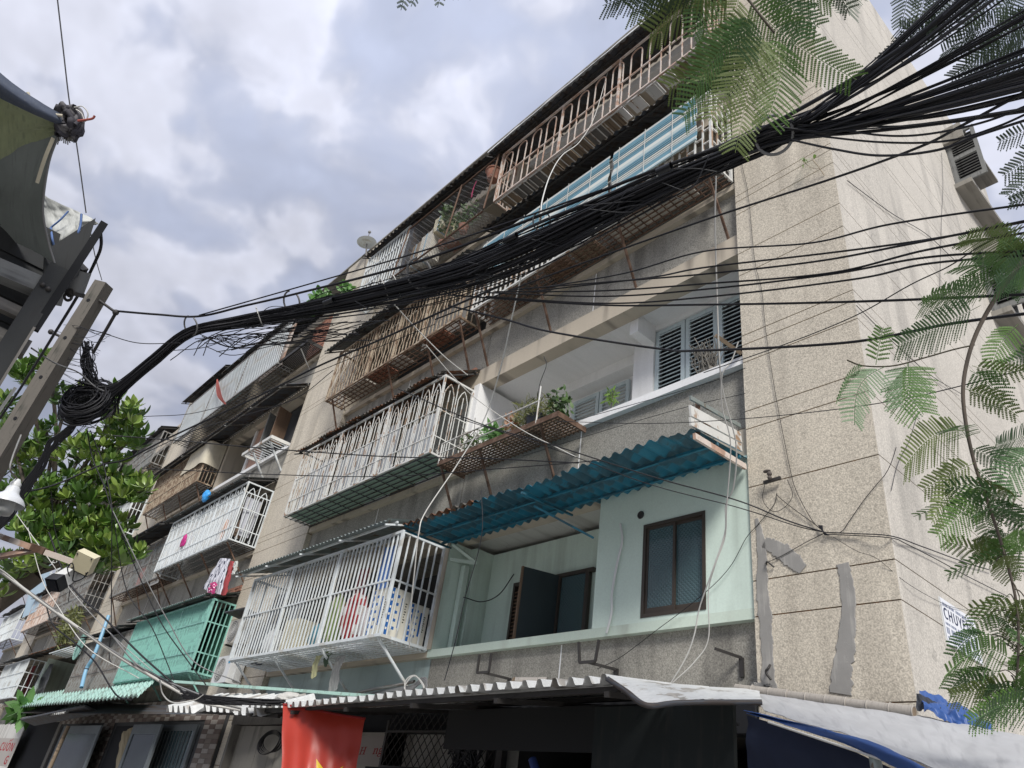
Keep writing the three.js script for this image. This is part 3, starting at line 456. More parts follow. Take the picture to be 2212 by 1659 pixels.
part(leftTop, 'dark_panel', bx(-14.62, 14.4, 0.0, -14.4, 16.35, 0.38), M.tindark);
function net(p, q, r, s, cell, t, o = {}) { // diamond wire netting between four corners
  const l = [], W = p.distanceTo(q), H = p.distanceTo(r), f = (a, b) => p.clone().lerp(q, a).lerp(r.clone().lerp(s, a), b), n = Math.round(W / cell), m = Math.max(1, Math.round(H / cell)), k = n + m;
  for (let i = -m; i <= n; i++) { const a0 = Math.max(0, i / n), b0 = i < 0 ? -i / m : 0, len = Math.min(n - Math.max(0, i), m - Math.max(0, -i)); if (len <= 0) continue;
    l.push(bar(f(a0, b0), f(Math.min(1, a0 + len / n), Math.min(1, b0 + len / m)), t, t), bar(f(1 - a0, b0), f(Math.max(0, 1 - a0 - len / n), Math.min(1, b0 + len / m)), t, t)); }
  return G(l);
}
{
  const g = thing('balcony_cage', 'rusty basket of diamond netting with potted plants and boxes below the left roof eave', 'balcony cage');
  const m = part(g, 'wire_netting', net(V(-14.4, 13.98, 0.62), V(-10.5, 13.86, 0.62), V(-14.4, 14.15, 0.05), V(-10.5, 14.1, 0.05), 0.095, 0.007), M.greybar); m.userData.kind = 'stuff';
  const m2 = part(g, 'wire_netting', net(V(-14.4, 14.0, 0.63), V(-10.5, 13.88, 0.63), V(-14.4, 15.9, 0.5), V(-10.5, 15.9, 0.5), 0.18, 0.005), M.greybar); m2.userData.kind = 'stuff';
  for (const x of [-14.4, -12.0, -10.5]) part(g, 'post', rod(V(x, 13.95, 0.63), V(x, 15.95, 0.52), 0.022), M.rust);
  part(g, 'rail', rod(V(-14.4, 13.98, 0.63), V(-10.5, 13.87, 0.63), 0.025), M.rust); part(g, 'rail', rod(V(-14.4, 15.9, 0.52), V(-10.5, 15.9, 0.52), 0.02), M.rust);
  part(g, 'floor_board', bx(-12.4, 14.12, 0.05, -12.0, 14.14, 0.5), M.brickred);
}
for (const [x, y, w, h, mt, lb] of [[-13.6, 14.15, 0.55, 0.95, M.cardboard, 'tall pale carton with blue print in the netting basket'], [-13.1, 14.95, 0.5, 0.5, M.cream, 'cream carton standing on top of a taller carton in the netting basket'], [-14.0, 14.2, 0.4, 0.8, M.wood, 'brown box left of the pale carton in the netting basket']]) {
  const g = thing('carton', lb, 'box'); part(g, 'carton_body', bx(x, y, 0.1, x + w, y + h, 0.45), mt); part(g, 'tape', bx(x + w * 0.4, y - 0.002, 0.08, x + w * 0.5, y + h + 0.003, 0.453), P(0.3, 0.45, 0.55));
}
function bush(g, name, c, r, n, leafL, leafW, mats, seed, o = {}) { // foliage as separate bent leaves about a centre
  const R = mulberry(seed), sets = mats.map(() => []);
  for (let i = 0; i < n; i++) {
    const d = V(R() * 2 - 1, R() * 2 - 1, R() * 2 - 1).normalize().multiplyScalar(Math.pow(R(), 0.5)).multiply(r), p = c.clone().add(d);
    const q = surf((s, t) => V((s - 0.5) * leafW * Math.sin(Math.PI * Math.min(0.98, t * 0.93 + 0.05)), t * leafL, 0.25 * leafL * t * t), 2, 3);
    const e = new THREE.Euler(R() * 6.3, R() * 6.3, R() * 6.3); q.applyMatrix4(new THREE.Matrix4().makeRotationFromEuler(e)); const k = 0.7 + 0.6 * R(); q.scale(k, k, k); q.translate(p.x, p.y, p.z); sets[Math.floor(R() * mats.length)].push(q);
  }
  sets.forEach((s, i) => { if (s.length) { const m = part(g, name, G(s), mats[i]); m.userData.kind = 'stuff'; } });
}
const LF = [leafMat(0.07, 0.14, 0.035), leafMat(0.10, 0.19, 0.045), leafMat(0.045, 0.085, 0.03)], LFdry = [leafMat(0.16, 0.17, 0.05), leafMat(0.20, 0.22, 0.07), leafMat(0.11, 0.13, 0.045)];
{ const g = thing('potted_plant', 'leafy climber in pots behind the diamond netting under the left roof eave', 'plant'); bush(g, 'foliage', V(-11.8, 14.7, 0.35), V(0.7, 0.5, 0.2), 240, 0.13, 0.05, LF, 5); bush(g, 'foliage', V(-12.6, 15.3, 0.4), V(0.25, 0.6, 0.15), 120, 0.14, 0.08, LF, 6); part(g, 'pot', new THREE.CylinderGeometry(0.14, 0.1, 0.22, 14).translate(-11.7, 14.28, 0.35), M.brickred); part(g, 'pot', new THREE.CylinderGeometry(0.12, 0.09, 0.2, 14).translate(-12.6, 14.3, 0.35), M.brickred); }
solo('pink_cloth', cloth([[V(-11.35, 15.6, 0.5), V(-11.3, 15.6, 0.52)], [V(-11.45, 15.3, 0.5), V(-11.28, 15.3, 0.55)], [V(-11.4, 15.05, 0.5), V(-11.33, 15.05, 0.52)]], 6, 10, 0.02, 5, 4), P(0.55, 0.06, 0.17), 'small pink cloth hanging in the netting basket by the top cage', 'cloth');
solo('clay_pot', G([new THREE.CylinderGeometry(0.2, 0.13, 0.3, 18).translate(-10.75, 15.45, 0.4), new THREE.TorusGeometry(0.2, 0.025, 6, 18).rotateX(Math.PI / 2).translate(-10.75, 15.6, 0.4)]), M.brickred, 'red clay pot in the corner of the netting basket by the top cage', 'pot');

// ---- teal awning of the near mint balcony
{
  const g = awning('balcony_awning', 'teal blue corrugated awning above the mint green balcony', M.teal, V(-10.35, 5.945, -0.1), V(-4.32, 5.945, -0.1), V(-9.85, 5.72, 1.2), V(-4.18, 5.72, 1.2), { pitch: 0.19, amp: 0.026, seed: 15, jag: 0.07, sag: 0.04, purlins: [0.2, 0.62], pm: M.teal, rafters: 2 });
  part(g, 'rusty_edge', corrug(V(-9.86, 5.735, 1.15), V(-8.0, 5.735, 1.15), V(-9.84, 5.712, 1.25), V(-8.0, 5.715, 1.25), 0.19, 0.028, { m: 1, sag: 0.03, jag: 0.5 }), M.tinrust, 'rusted through front edge');
  part(g, 'strut', bar(V(-7.25, 5.66, 0.75), V(-6.78, 5.36, -0.02), 0.03, 0.03), M.teal);
  part(g, 'end_rail', bar(V(-4.32, 5.78, 0.02), V(-4.2, 5.62, 1.2), 0.035, 0.07, V(0, 1, 0)), M.pinkrust);
  const f = thing('tin_flashing', 'rusty white tin gutter pieces standing on the right end of the teal awning', 'flashing');
  for (const [dy, h, m] of [[0.05, 0.1, M.whiterust], [0.19, 0.13, M.whiterust], [0.36, 0.05, M.galv]]) part(f, 'tin_strip', bar(V(-4.36, 6.0 + dy, 0.03), V(-4.22, 5.74 + dy, 1.25), 0.025, h, V(0, 1, 0)), m);
  part(f, 'upright', bx(-4.3, 5.75, 1.0, -4.26, 6.2, 1.04), M.rust);
}
{ // the diagonal timber strut against the divider of the mint loggia
  const g = thing('wall_bracket', 'mint painted triangular bracket on the left wall of the mint loggia', 'bracket');
  part(g, 'arm', bar(V(-10.2, 5.62, -0.03), V(-9.9, 5.62, -0.4), 0.05, 0.05), M.mint); part(g, 'brace', bar(V(-10.2, 5.9, -0.03), V(-9.92, 5.64, -0.38), 0.05, 0.05), M.mint); part(g, 'stem', bx(-10.23, 4.12, -0.42, -10.12, 5.6, -0.32), M.mint);
}
// ---- planter shelf of the white balcony
{
  const g = thing('planter_shelf', 'long rusty planter shelf of iron strips in front of the white balcony', 'shelf'), y = 7.2;
  for (let i = 0; i < 9; i++) part(g, 'slat', bx(-10.2, y, 0.03 + i * 0.063, -7.15, y + 0.015, 0.07 + i * 0.063), M.brownslat);
  for (let x = -10.15; x < -7.1; x += 0.1) part(g, 'cross_bar', bx(x, y - 0.014, 0.02, x + 0.016, y - 0.002, 0.58), M.rust);
  part(g, 'rim', G([bx(-10.22, y - 0.03, 0.58, -7.12, y + 0.06, 0.61), bx(-10.22, y - 0.03, -0.02, -10.19, y + 0.06, 0.58), bx(-7.15, y - 0.03, -0.02, -7.12, y + 0.06, 0.58)]), M.rust);
  part(g, 'hand_rail', G([rod(V(-10.2, 7.62, 0.6), V(-7.6, 7.62, 0.6), 0.014), rod(V(-10.2, 7.42, 0.6), V(-8.2, 7.42, 0.6), 0.01), rod(V(-10.2, 7.2, 0.6), V(-10.2, 7.62, 0.6), 0.014), rod(V(-7.62, 7.2, 0.6), V(-7.62, 7.9, 0.6), 0.014)]), M.whiterust);
  for (const x of [-7.55, -9.05, -10.15]) part(g, 'strut', bar(V(x, y - 0.03, 0.57), V(x - 0.12, y - 1.0, -0.12), 0.035, 0.035), M.rust);
  const a = thing('shelf_plant', 'dense grassy plant in a dark pot at the right end of the planter shelf', 'plant'); bush(a, 'foliage', V(-8.0, 7.62, 0.36), V(0.52, 0.3, 0.24), 700, 0.14, 0.016, LFdry, 21); bush(a, 'foliage', V(-7.45, 7.62, 0.3), V(0.25, 0.32, 0.2), 170, 0.1, 0.05, LF, 22); part(a, 'pot', new THREE.CylinderGeometry(0.2, 0.15, 0.3, 18).translate(-7.9, 7.37, 0.35), M.blackplastic);
  const b = thing('shelf_plant', 'sparse twiggy plant at the left end of the planter shelf', 'plant'); bush(b, 'foliage', V(-9.6, 7.6, 0.35), V(0.4, 0.25, 0.2), 190, 0.08, 0.03, [...LF, leafMat(0.35, 0.33, 0.28)], 23); for (let i = 0; i < 16; i++) { const x = rr(-9.9, -9.3), z = rr(0.2, 0.5); part(b, 'stem', tube([V(x, 7.25, z), V(x + rr(-0.1, 0.1), 7.5, z), V(x + rr(-0.25, 0.25), rr(7.6, 7.9), z + rr(-0.1, 0.15))], 0.006, 6, 4), M.twig); }
  const c = thing('shelf_plant', 'broad leaved green plant in the middle of the planter shelf', 'plant'); bush(c, 'foliage', V(-8.95, 7.5, 0.38), V(0.25, 0.18, 0.15), 60, 0.2, 0.07, [leafMat(0.09, 0.22, 0.05)], 24);
  const e = thing('shelf_plant', 'orange leaved plant beside the grassy plant on the planter shelf', 'plant'); bush(e, 'foliage', V(-8.52, 7.6, 0.4), V(0.16, 0.16, 0.15), 110, 0.09, 0.04, [leafMat(0.55, 0.25, 0.13), leafMat(0.5, 0.32, 0.2)], 25);
  const p = thing('sill_plant', 'small bright green plant growing on the white sill', 'plant'); bush(p, 'foliage', V(-6.75, 7.75, -0.15), V(0.12, 0.22, 0.1), 60, 0.09, 0.03, [leafMat(0.2, 0.34, 0.06)], 26); part(p, 'stem', rod(V(-6.75, 7.46, -0.15), V(-6.72, 7.9, -0.15), 0.006), M.twig);
  const q = thing('thorny_plant', 'grey branching thorny plant before the white shutters', 'plant'), R = mulberry(31), tw = [];
  for (let i = 0; i < 46; i++) { let a0 = V(rr(-5.05, -4.8), 7.45, rr(-0.2, -0.05)), d = V(R() - 0.5, 1.0, R() * 0.5 - 0.25); const pts = [a0]; for (let k = 0; k < 4; k++) { a0 = a0.clone().addScaledVector(d.normalize(), 0.09 + R() * 0.09); pts.push(a0); d = d.clone().add(V(R() - 0.5, R() * 0.4 - 0.1, R() - 0.5)); } tw.push(tube(pts, 0.0075, 8, 4)); }
  part(q, 'branch', G(tw), P(0.16, 0.15, 0.13)); part(q, 'pot', new THREE.CylinderGeometry(0.13, 0.1, 0.18, 14).translate(-4.95, 7.46, -0.2), M.concrete);
}
{ const g = thing('wooden_batten', 'weathered timber batten sticking out beside the white shutters at the pier', 'batten'); const a = onZ(1120 / 1.157323 + 1850 * 0.3125, 560 / 1.157323 + 770 * 0.3125, 0.35), b = onZ(1120 / 1.157323 + 2025 * 0.3125, 560 / 1.157323 + 895 * 0.3125, -0.02); part(g, 'timber', bar(a, b, 0.05, 0.07), M.wood); }

// ---- contents of the pale grey cage
function carton(lb, x0, x1, y0, y1, z0, z1, m) { const g = thing('carton', lb, 'box'); part(g, 'carton_body', bx(x0, y0, z0, x1, y1, z1), m); return g; }
const blueT = canvasTex(256, 256, (c, w, h) => { c.fillStyle = '#d9d5c8'; c.fillRect(0, 0, w, h); c.fillStyle = '#1d5fa8'; c.fillRect(8, 0, 34, h); c.fillRect(150, 40, 26, 160); for (let i = 0; i < 5; i++) c.fillRect(70, 30 + i * 42, 50, 16); c.fillStyle = '#4a4a40'; for (let i = 0; i < 8; i++) c.fillRect(205, 60 + i * 14, 26 - (i % 3) * 6, 7); c.fillStyle = '#e9e6dc'; for (let i = 0; i < 6; i++) c.fillRect(14, 20 + i * 38, 20, 12); });
const boxPrint = std({ map: blueT });
{
  const g = carton('pale appliance carton with blue stripes, in the right end of the pale grey cage', -11.0, -10.46, 4.12, 4.92, 0.42, 0.83, M.cardboard); part(g, 'printed_face', new THREE.PlaneGeometry(0.39, 0.78).rotateY(Math.PI / 2).translate(-10.456, 4.52, 0.625), boxPrint); part(g, 'printed_face', new THREE.PlaneGeometry(0.5, 0.76).translate(-10.73, 4.52, 0.833), boxPrint);
  const h = carton('pale carton behind the striped one, in the right end of the pale grey cage', -11.1, -10.46, 4.12, 4.78, 0.02, 0.40, M.cardboard); part(h, 'printed_face', new THREE.PlaneGeometry(0.36, 0.62).rotateY(Math.PI / 2).translate(-10.456, 4.45, 0.21), boxPrint);
  carton('tan carton in the middle of the pale grey cage', -14.2, -13.7, 4.12, 4.75, 0.4, 0.8, M.cream);
  const sack = (name, lb, c, r, m, sd) => solo(name, (() => { const q = new THREE.SphereGeometry(1, 24, 18), p = q.attributes.position; for (let i = 0; i < p.count; i++) { const x = p.getX(i), y = p.getY(i), z = p.getZ(i), k = 1 + 0.35 * (fbm(x * 2 + 9 + sd, y * 2 + z * 2 + 9, 99, 99, 3, sd) - 0.5); p.setXYZ(i, c.x + x * r.x * k, c.y + y * r.y * k, c.z + z * r.z * k); } q.computeVertexNormals(); return q; })(), m, lb, 'bag');
  const chk = std({ map: canvasTex(128, 128, (c, w, h) => { c.fillStyle = '#d8cfc8'; c.fillRect(0, 0, w, h); c.fillStyle = 'rgba(160,20,25,0.75)'; for (let i = 0; i < 8; i += 2) { c.fillRect(i * 16, 0, 16, h); c.fillRect(0, i * 16, w, 16); } }) });
  sack('checked_bag', 'red checked bag behind the bars of the pale grey cage', V(-11.85, 4.6, 0.62), V(0.34, 0.45, 0.2), chk, 1);
  sack('white_bag', 'white and pink plastic bag at the front of the pale grey cage, beside the cartons', V(-11.2, 4.42, 0.66), V(0.26, 0.32, 0.16), P(0.66, 0.60, 0.58, 0.4), 2);
  sack('green_bag', 'green and yellow bag left of the red checked bag', V(-12.6, 4.6, 0.6), V(0.25, 0.5, 0.2), P(0.22, 0.30, 0.09, 0.5), 3);
  sack('blue_bag', 'small teal bag low in the middle of the pale grey cage', V(-13.0, 4.35, 0.6), V(0.25, 0.28, 0.2), P(0.08, 0.26, 0.33, 0.5), 4);
  sack('white_bag', 'crumpled white bag at the left end of the pale grey cage', V(-15.0, 4.4, 0.6), V(0.3, 0.3, 0.2), P(0.62, 0.62, 0.62, 0.4), 5);
  sack('dark_bag', 'dark cloth bundle at the left end of the pale grey cage', V(-15.7, 4.45, 0.55), V(0.35, 0.4, 0.22), P(0.10, 0.11, 0.13), 6);
  const cl = (n, lb, x0, x1, y1, y0, z, m, sd, cat = 'cloth') => solo(n, cloth([[V(x0, y1, z), V((x0 + x1) / 2, y1 - 0.02, z), V(x1, y1, z)], [V(x0 + 0.02, (y0 + y1) / 2, z + 0.03), V((x0 + x1) / 2, (y0 + y1) / 2, z + 0.01), V(x1 - 0.03, (y0 + y1) / 2, z + 0.03)], [V(x0 + 0.03, y0, z), V((x0 + x1) / 2, y0 - 0.03, z), V(x1 - 0.02, y0 + 0.02, z)]], 16, 16, 0.03, 8, sd), m, lb, cat);
  cl('blue_sheet', 'blue plastic sheet hanging in the right end of the pale grey cage', -11.15, -10.75, 5.75, 4.9, 0.72, P(0.09, 0.2, 0.5, 0.4), 1);
  cl('red_garment', 'dark red garment hanging behind the pale grey bars', -12.3, -11.9, 5.6, 4.95, 0.5, P(0.28, 0.06, 0.06), 2, 'garment');
  cl('grey_garment', 'grey garment hanging at the left of the pale grey cage', -14.9, -14.3, 5.6, 4.7, 0.5, P(0.3, 0.31, 0.33), 3, 'garment');
  cl('dark_garment', 'navy garment hanging near the far left post of the pale grey cage', -16.0, -15.3, 5.6, 4.9, 0.45, P(0.05, 0.06, 0.1), 4, 'garment');
  cl('olive_towel', 'olive yellow towel hanging under the pale grey cage', -12.75, -12.5, 4.0, 3.62, 0.72, P(0.36, 0.36, 0.20), 5, 'towel');
  cl('grey_towel', 'grey checked towel hanging under the pale grey cage', -12.3, -11.95, 4.0, 3.4, 0.55, P(0.30, 0.30, 0.29), 6, 'towel');
  cl('dark_towel', 'dark green rag hanging between the two towels under the cage', -12.5, -12.3, 4.02, 3.82, 0.65, P(0.05, 0.08, 0.05), 7, 'towel');
}
// ---- far half of the block
const B1arch = cage('balcony_cage', 'white pointed arch cage with white sheets, laundry hanging under it', { x0: -25.6, x1: -19.56, y0: 7.48, y1: 9.2, z1: 0.76, mat: M.whitebar, step: 0.13, w: 0.022, fw: 0.04, posts: [-25.6, -23.6, -21.6, -19.56], rails: [0.22, 0.55, 0.82], style: 'arch', floorStep: 0.17, nx: 3, floorMat: M.greybar, brackets: [-25.5, -23.6, -21.7, -19.8], drop: 0.9, bracketMat: M.rust });
part(B1arch, 'white_sheet', corrug(V(-25.5, 7.55, 0.66), V(-19.9, 7.55, 0.66), V(-25.5, 8.8, 0.66), V(-19.9, 8.95, 0.66), 0.36, 0.02), M.white);
part(B1arch, 'curtain', cloth([[V(-19.62, 8.8, 0.2), V(-19.64, 8.8, 0.4), V(-19.62, 8.8, 0.65)], [V(-19.66, 8.2, 0.2), V(-19.62, 8.2, 0.4), V(-19.66, 8.2, 0.6)], [V(-19.62, 7.7, 0.25), V(-19.65, 7.7, 0.4), V(-19.62, 7.7, 0.55)]], 14, 12, 0.03, 7, 3), P(0.45, 0.46, 0.5));
awning('cage_roof', 'dark corrugated roof over the white pointed arch cage', M.tin, V(-26.0, 9.62, -0.05), V(-19.5, 9.62, -0.05), V(-26.3, 9.3, 0.95), V(-19.6, 9.28, 0.95), { seed: 21, amp: 0.02 });
const mintCage = cage('balcony_cage', 'mint green cage backed by mint sheet at the lower left', { x0: -25.75, x1: -19.5, y0: 4.1, y1: 5.92, z1: 0.6, mat: M.mintbar, step: 0.105, w: 0.026, fw: 0.05, posts: [-25.75, -23.6, -21.6, -19.5], rails: [0.27, 0.68], floorStep: 0.25, nx: 6, fb: 0.025, brackets: [-25.5, -22.6, -19.7] });
part(mintCage, 'mint_sheet', bx(-25.7, 4.15, 0.53, -19.6, 5.85, 0.54), P(0.21, 0.40, 0.35)); part(mintCage, 'rear_sheet', bx(-25.7, 4.15, 0.02, -19.6, 5.85, 0.03), P(0.03, 0.12, 0.08));
awning('cage_roof', 'grey green corrugated roof over the mint green cage', M.galv, V(-26.0, 6.25, -0.05), V(-19.45, 6.25, -0.05), V(-26.2, 5.97, 0.85), V(-19.5, 5.97, 0.85), { seed: 22, amp: 0.02 });
const greyCage = cage('balcony_cage', 'dull grey cage of dense thin bars left of the mint green cage', { x0: -31.6, x1: -25.85, y0: 3.6, y1: 5.72, z1: 0.62, mat: M.greybar, step: 0.09, w: 0.02, fw: 0.04, rails: [0.45], floorStep: 0.4, nx: 2 });
part(greyCage, 'grey_sheet', bx(-31.5, 3.7, 0.5, -25.9, 5.68, 0.51), M.dirtywhite);
awning('cage_roof', 'dark ragged corrugated roof over the dull grey cage', M.tindark, V(-31.6, 6.15, -0.05), V(-26.1, 6.1, -0.05), V(-31.0, 5.8, 0.95), V(-26.3, 5.8, 0.95), { seed: 23, jag: 0.2 });
const B2brown = cage('balcony_cage', 'tan barred cage with a cream canvas over its right corner', { x0: -31.75, x1: -25.8, y0: 10.9, y1: 12.55, z1: 0.53, mat: M.brownbar, step: 0.12, w: 0.022, fw: 0.045, rails: [0.3, 0.65], floorStep: 0.2, nx: 4, floorMat: M.greybar, brackets: [-31.6, -29.5, -27.8, -26.0], drop: 1.0, bracketMat: M.rust });
solo('canvas_cover', cloth([[V(-27.9, 12.55, 0.58), V(-26.6, 12.55, 0.58), V(-25.75, 12.5, 0.56), V(-25.72, 12.5, 0.0)], [V(-28.0, 12.1, 0.57), V(-26.7, 12.0, 0.57), V(-25.74, 12.0, 0.57), V(-25.7, 12.05, 0.0)], [V(-28.3, 11.75, 0.57), V(-26.8, 11.7, 0.57), V(-25.74, 11.6, 0.57), V(-25.7, 11.55, 0.0)]], 30, 12, 0.01, 4, 9), M.canvas, 'cream canvas sheet wrapped round the corner of a tan cage', 'canvas');
awning('balcony_awning', 'long dark corrugated awning above the cream canvas, crossing the far bays', M.tindark, V(-32.2, 12.95, -0.05), V(-19.5, 12.95, -0.05), V(-32.4, 12.52, 0.85), V(-19.55, 12.45, 0.85), { pitch: 0.17, amp: 0.022, seed: 24, rafters: 6, pm: M.greybar });
{
  const g = thing('balcony_cage', 'white patterned mesh cage under the far roof with a red pennant', 'balcony cage'), z = 0.64;
  for (const [a, b, m] of [[-31.3, -28.2, M.whitebar], [-28.2, -24.9, M.whitebar], [-24.9, -21.3, M.whitebar]]) { const q = part(g, 'mesh_panel', net(V(a, 14.08, z), V(b, 14.08, z), V(a, 15.9, z), V(b, 15.9, z), 0.13, 0.022), m); q.userData.kind = 'stuff'; part(g, 'post', bx(a - 0.03, 14.05, z - 0.03, a + 0.03, 15.95, z + 0.03), M.greybar); }
  part(g, 'backing_sheet', bx(-31.25, 14.12, 0.5, -26.6, 15.85, 0.51), M.dirtywhite); part(g, 'green_net', bx(-26.5, 14.3, 0.45, -24.9, 15.9, 0.46), P(0.07, 0.17, 0.16)); part(g, 'pale_panel', bx(-23.2, 14.1, 0.5, -21.3, 15.9, 0.51), M.pinkrust);
  part(g, 'rail', G([bx(-31.3, 14.05, z - 0.025, -21.3, 14.1, z + 0.025), bx(-31.3, 15.9, z - 0.025, -21.3, 15.94, z + 0.025)]), M.greybar);
  for (let x = -31.2; x < -21.3; x += 0.22) part(g, 'floor_bar', bx(x, 14.06, 0, x + 0.02, 14.08, z - 0.03), M.greybar); for (let k = 0; k < 5; k++) part(g, 'floor_bearer', bx(-31.3, 14.03, 0.05 + k * 0.13, -21.3, 14.05, 0.065 + k * 0.13), M.greybar);
}
{ const g = thing('planter_shelf', 'black iron planter frame on the far top floor beside the brick patch', 'shelf'); for (let i = 0; i < 10; i++) part(g, 'slat', bx(-21.7, 14.2, 0.02 + i * 0.05, -19.5, 14.22, 0.05 + i * 0.05), M.iron); part(g, 'rim', G([bx(-21.75, 14.18, 0.52, -19.48, 14.3, 0.55), bx(-19.5, 14.18, 0, -19.47, 14.3, 0.52), bx(-21.78, 14.18, 0, -21.75, 14.3, 0.52)]), M.iron); part(g, 'strut', bar(V(-20.0, 14.18, 0.5), V(-20.2, 13.7, -0.1), 0.03), M.whiterust); }
awning('roof_eave', 'dark corrugated roof eave of the far bays, left part', M.tindark, V(-33.0, 17.2, -0.45), V(-27.6, 17.2, -0.45), V(-32.8, 16.62, 0.72), V(-27.7, 16.62, 0.72), { cat: 'roof', seed: 25, amp: 0.02 });
awning('roof_eave', 'dark corrugated roof eave of the far bays, right part under the small sprouting plants', M.tin, V(-27.8, 16.95, -0.4), V(-20.2, 16.95, -0.4), V(-27.9, 16.3, 0.7), V(-20.9, 16.22, 0.7), { cat: 'roof', seed: 26, amp: 0.022 });
{ const g = thing('roof_plant', 'small green saplings sprouting from the far roof edge above the cable bundle', 'plant'); const c = onZ(690, 648, 0.4), d = onZ(748, 625, 0.2); bush(g, 'foliage', c, V(0.75, 0.35, 0.3), 130, 0.24, 0.15, [leafMat(0.12, 0.3, 0.06), leafMat(0.08, 0.2, 0.04)], 41); bush(g, 'foliage', d, V(0.25, 0.25, 0.2), 40, 0.22, 0.14, [leafMat(0.12, 0.3, 0.06)], 42); part(g, 'stem', rod(c.clone().add(V(0, -0.6, -0.1)), c, 0.015), M.twig); }
{ const g = thing('drying_rack', 'white folding rack jutting from the far fourth floor beside the pier', 'rack'), a = -21.65, b = -19.55, y = 10.68; part(g, 'rim', G([bx(a, y, 0.55, b, y + 0.1, 0.6), bx(a, y, 0, a + 0.05, y + 0.1, 0.55), bx(b - 0.05, y, 0, b, y + 0.1, 0.55)]), M.whiterust); for (let i = 1; i < 12; i++) part(g, 'bar', rod(V(mix(a, b, i / 12), y + 0.03, 0.0), V(mix(a, b, i / 12), y + 0.03, 0.56), 0.013, 6), M.whitebar); for (const x of [-21.0, -19.8]) part(g, 'strut', bar(V(x, y, 0.5), V(x - 0.05, y - 0.7, -0.12), 0.05), M.whitebar); }
{ const g = thing('balcony_room', 'dark room front with a peach door behind the white folding rack', 'room front'); part(g, 'peach_door', bx(-23.6, 9.8, -0.3, -22.4, 12.6, -0.26), M.peach); part(g, 'white_frame', G([bx(-23.75, 9.8, -0.3, -23.6, 12.6, -0.2), bx(-22.4, 9.8, -0.3, -22.25, 12.6, -0.2)]), M.white); part(g, 'dark_panel', bx(-22.25, 9.8, -0.35, -20.4, 12.6, -0.33), M.dark); part(g, 'open_sash', bar(V(-21.6, 11.1, 0.0), V(-21.6, 12.4, 0.0), 0.04, 0.5, V(0.3, 0, 1)), M.oldshutter); part(g, 'open_sash', bar(V(-20.7, 11.1, 0.05), V(-20.7, 12.3, 0.05), 0.04, 0.5, V(0.3, 0, 1)), M.brownslat); }
const B2dark = cage('balcony_cage', 'rusty dark cage with red cloth left of the white pointed arch cage', { x0: -31.5, x1: -26.0, y0: 7.45, y1: 9.0, z1: 0.5, mat: M.greybar, step: 0.16, w: 0.022, fw: 0.04, rails: [0.5], floorStep: 0.22, nx: 4, floorMat: M.rust, brackets: [-31.3, -28.4, -26.3], drop: 1.0, bracketMat: M.rust });
part(B2dark, 'blue_grey_panel', bx(-30.2, 7.5, 0.4, -27.0, 8.9, 0.41), P(0.12, 0.18, 0.19)); part(B2dark, 'red_cloth', bx(-28.6, 7.5, 0.44, -28.2, 8.2, 0.46), P(0.45, 0.06, 0.06)); part(B2dark, 'white_panel', bx(-26.9, 7.3, 0.42, -26.0, 8.9, 0.43), M.dirtywhite);
awning('balcony_awning', 'dark corrugated awning over the rusty dark cage with red cloth', M.tindark, V(-32.6, 9.75, -0.05), V(-26.1, 9.75, -0.05), V(-32.6, 9.35, 1.0), V(-26.4, 9.33, 1.0), { seed: 27, amp: 0.02 });
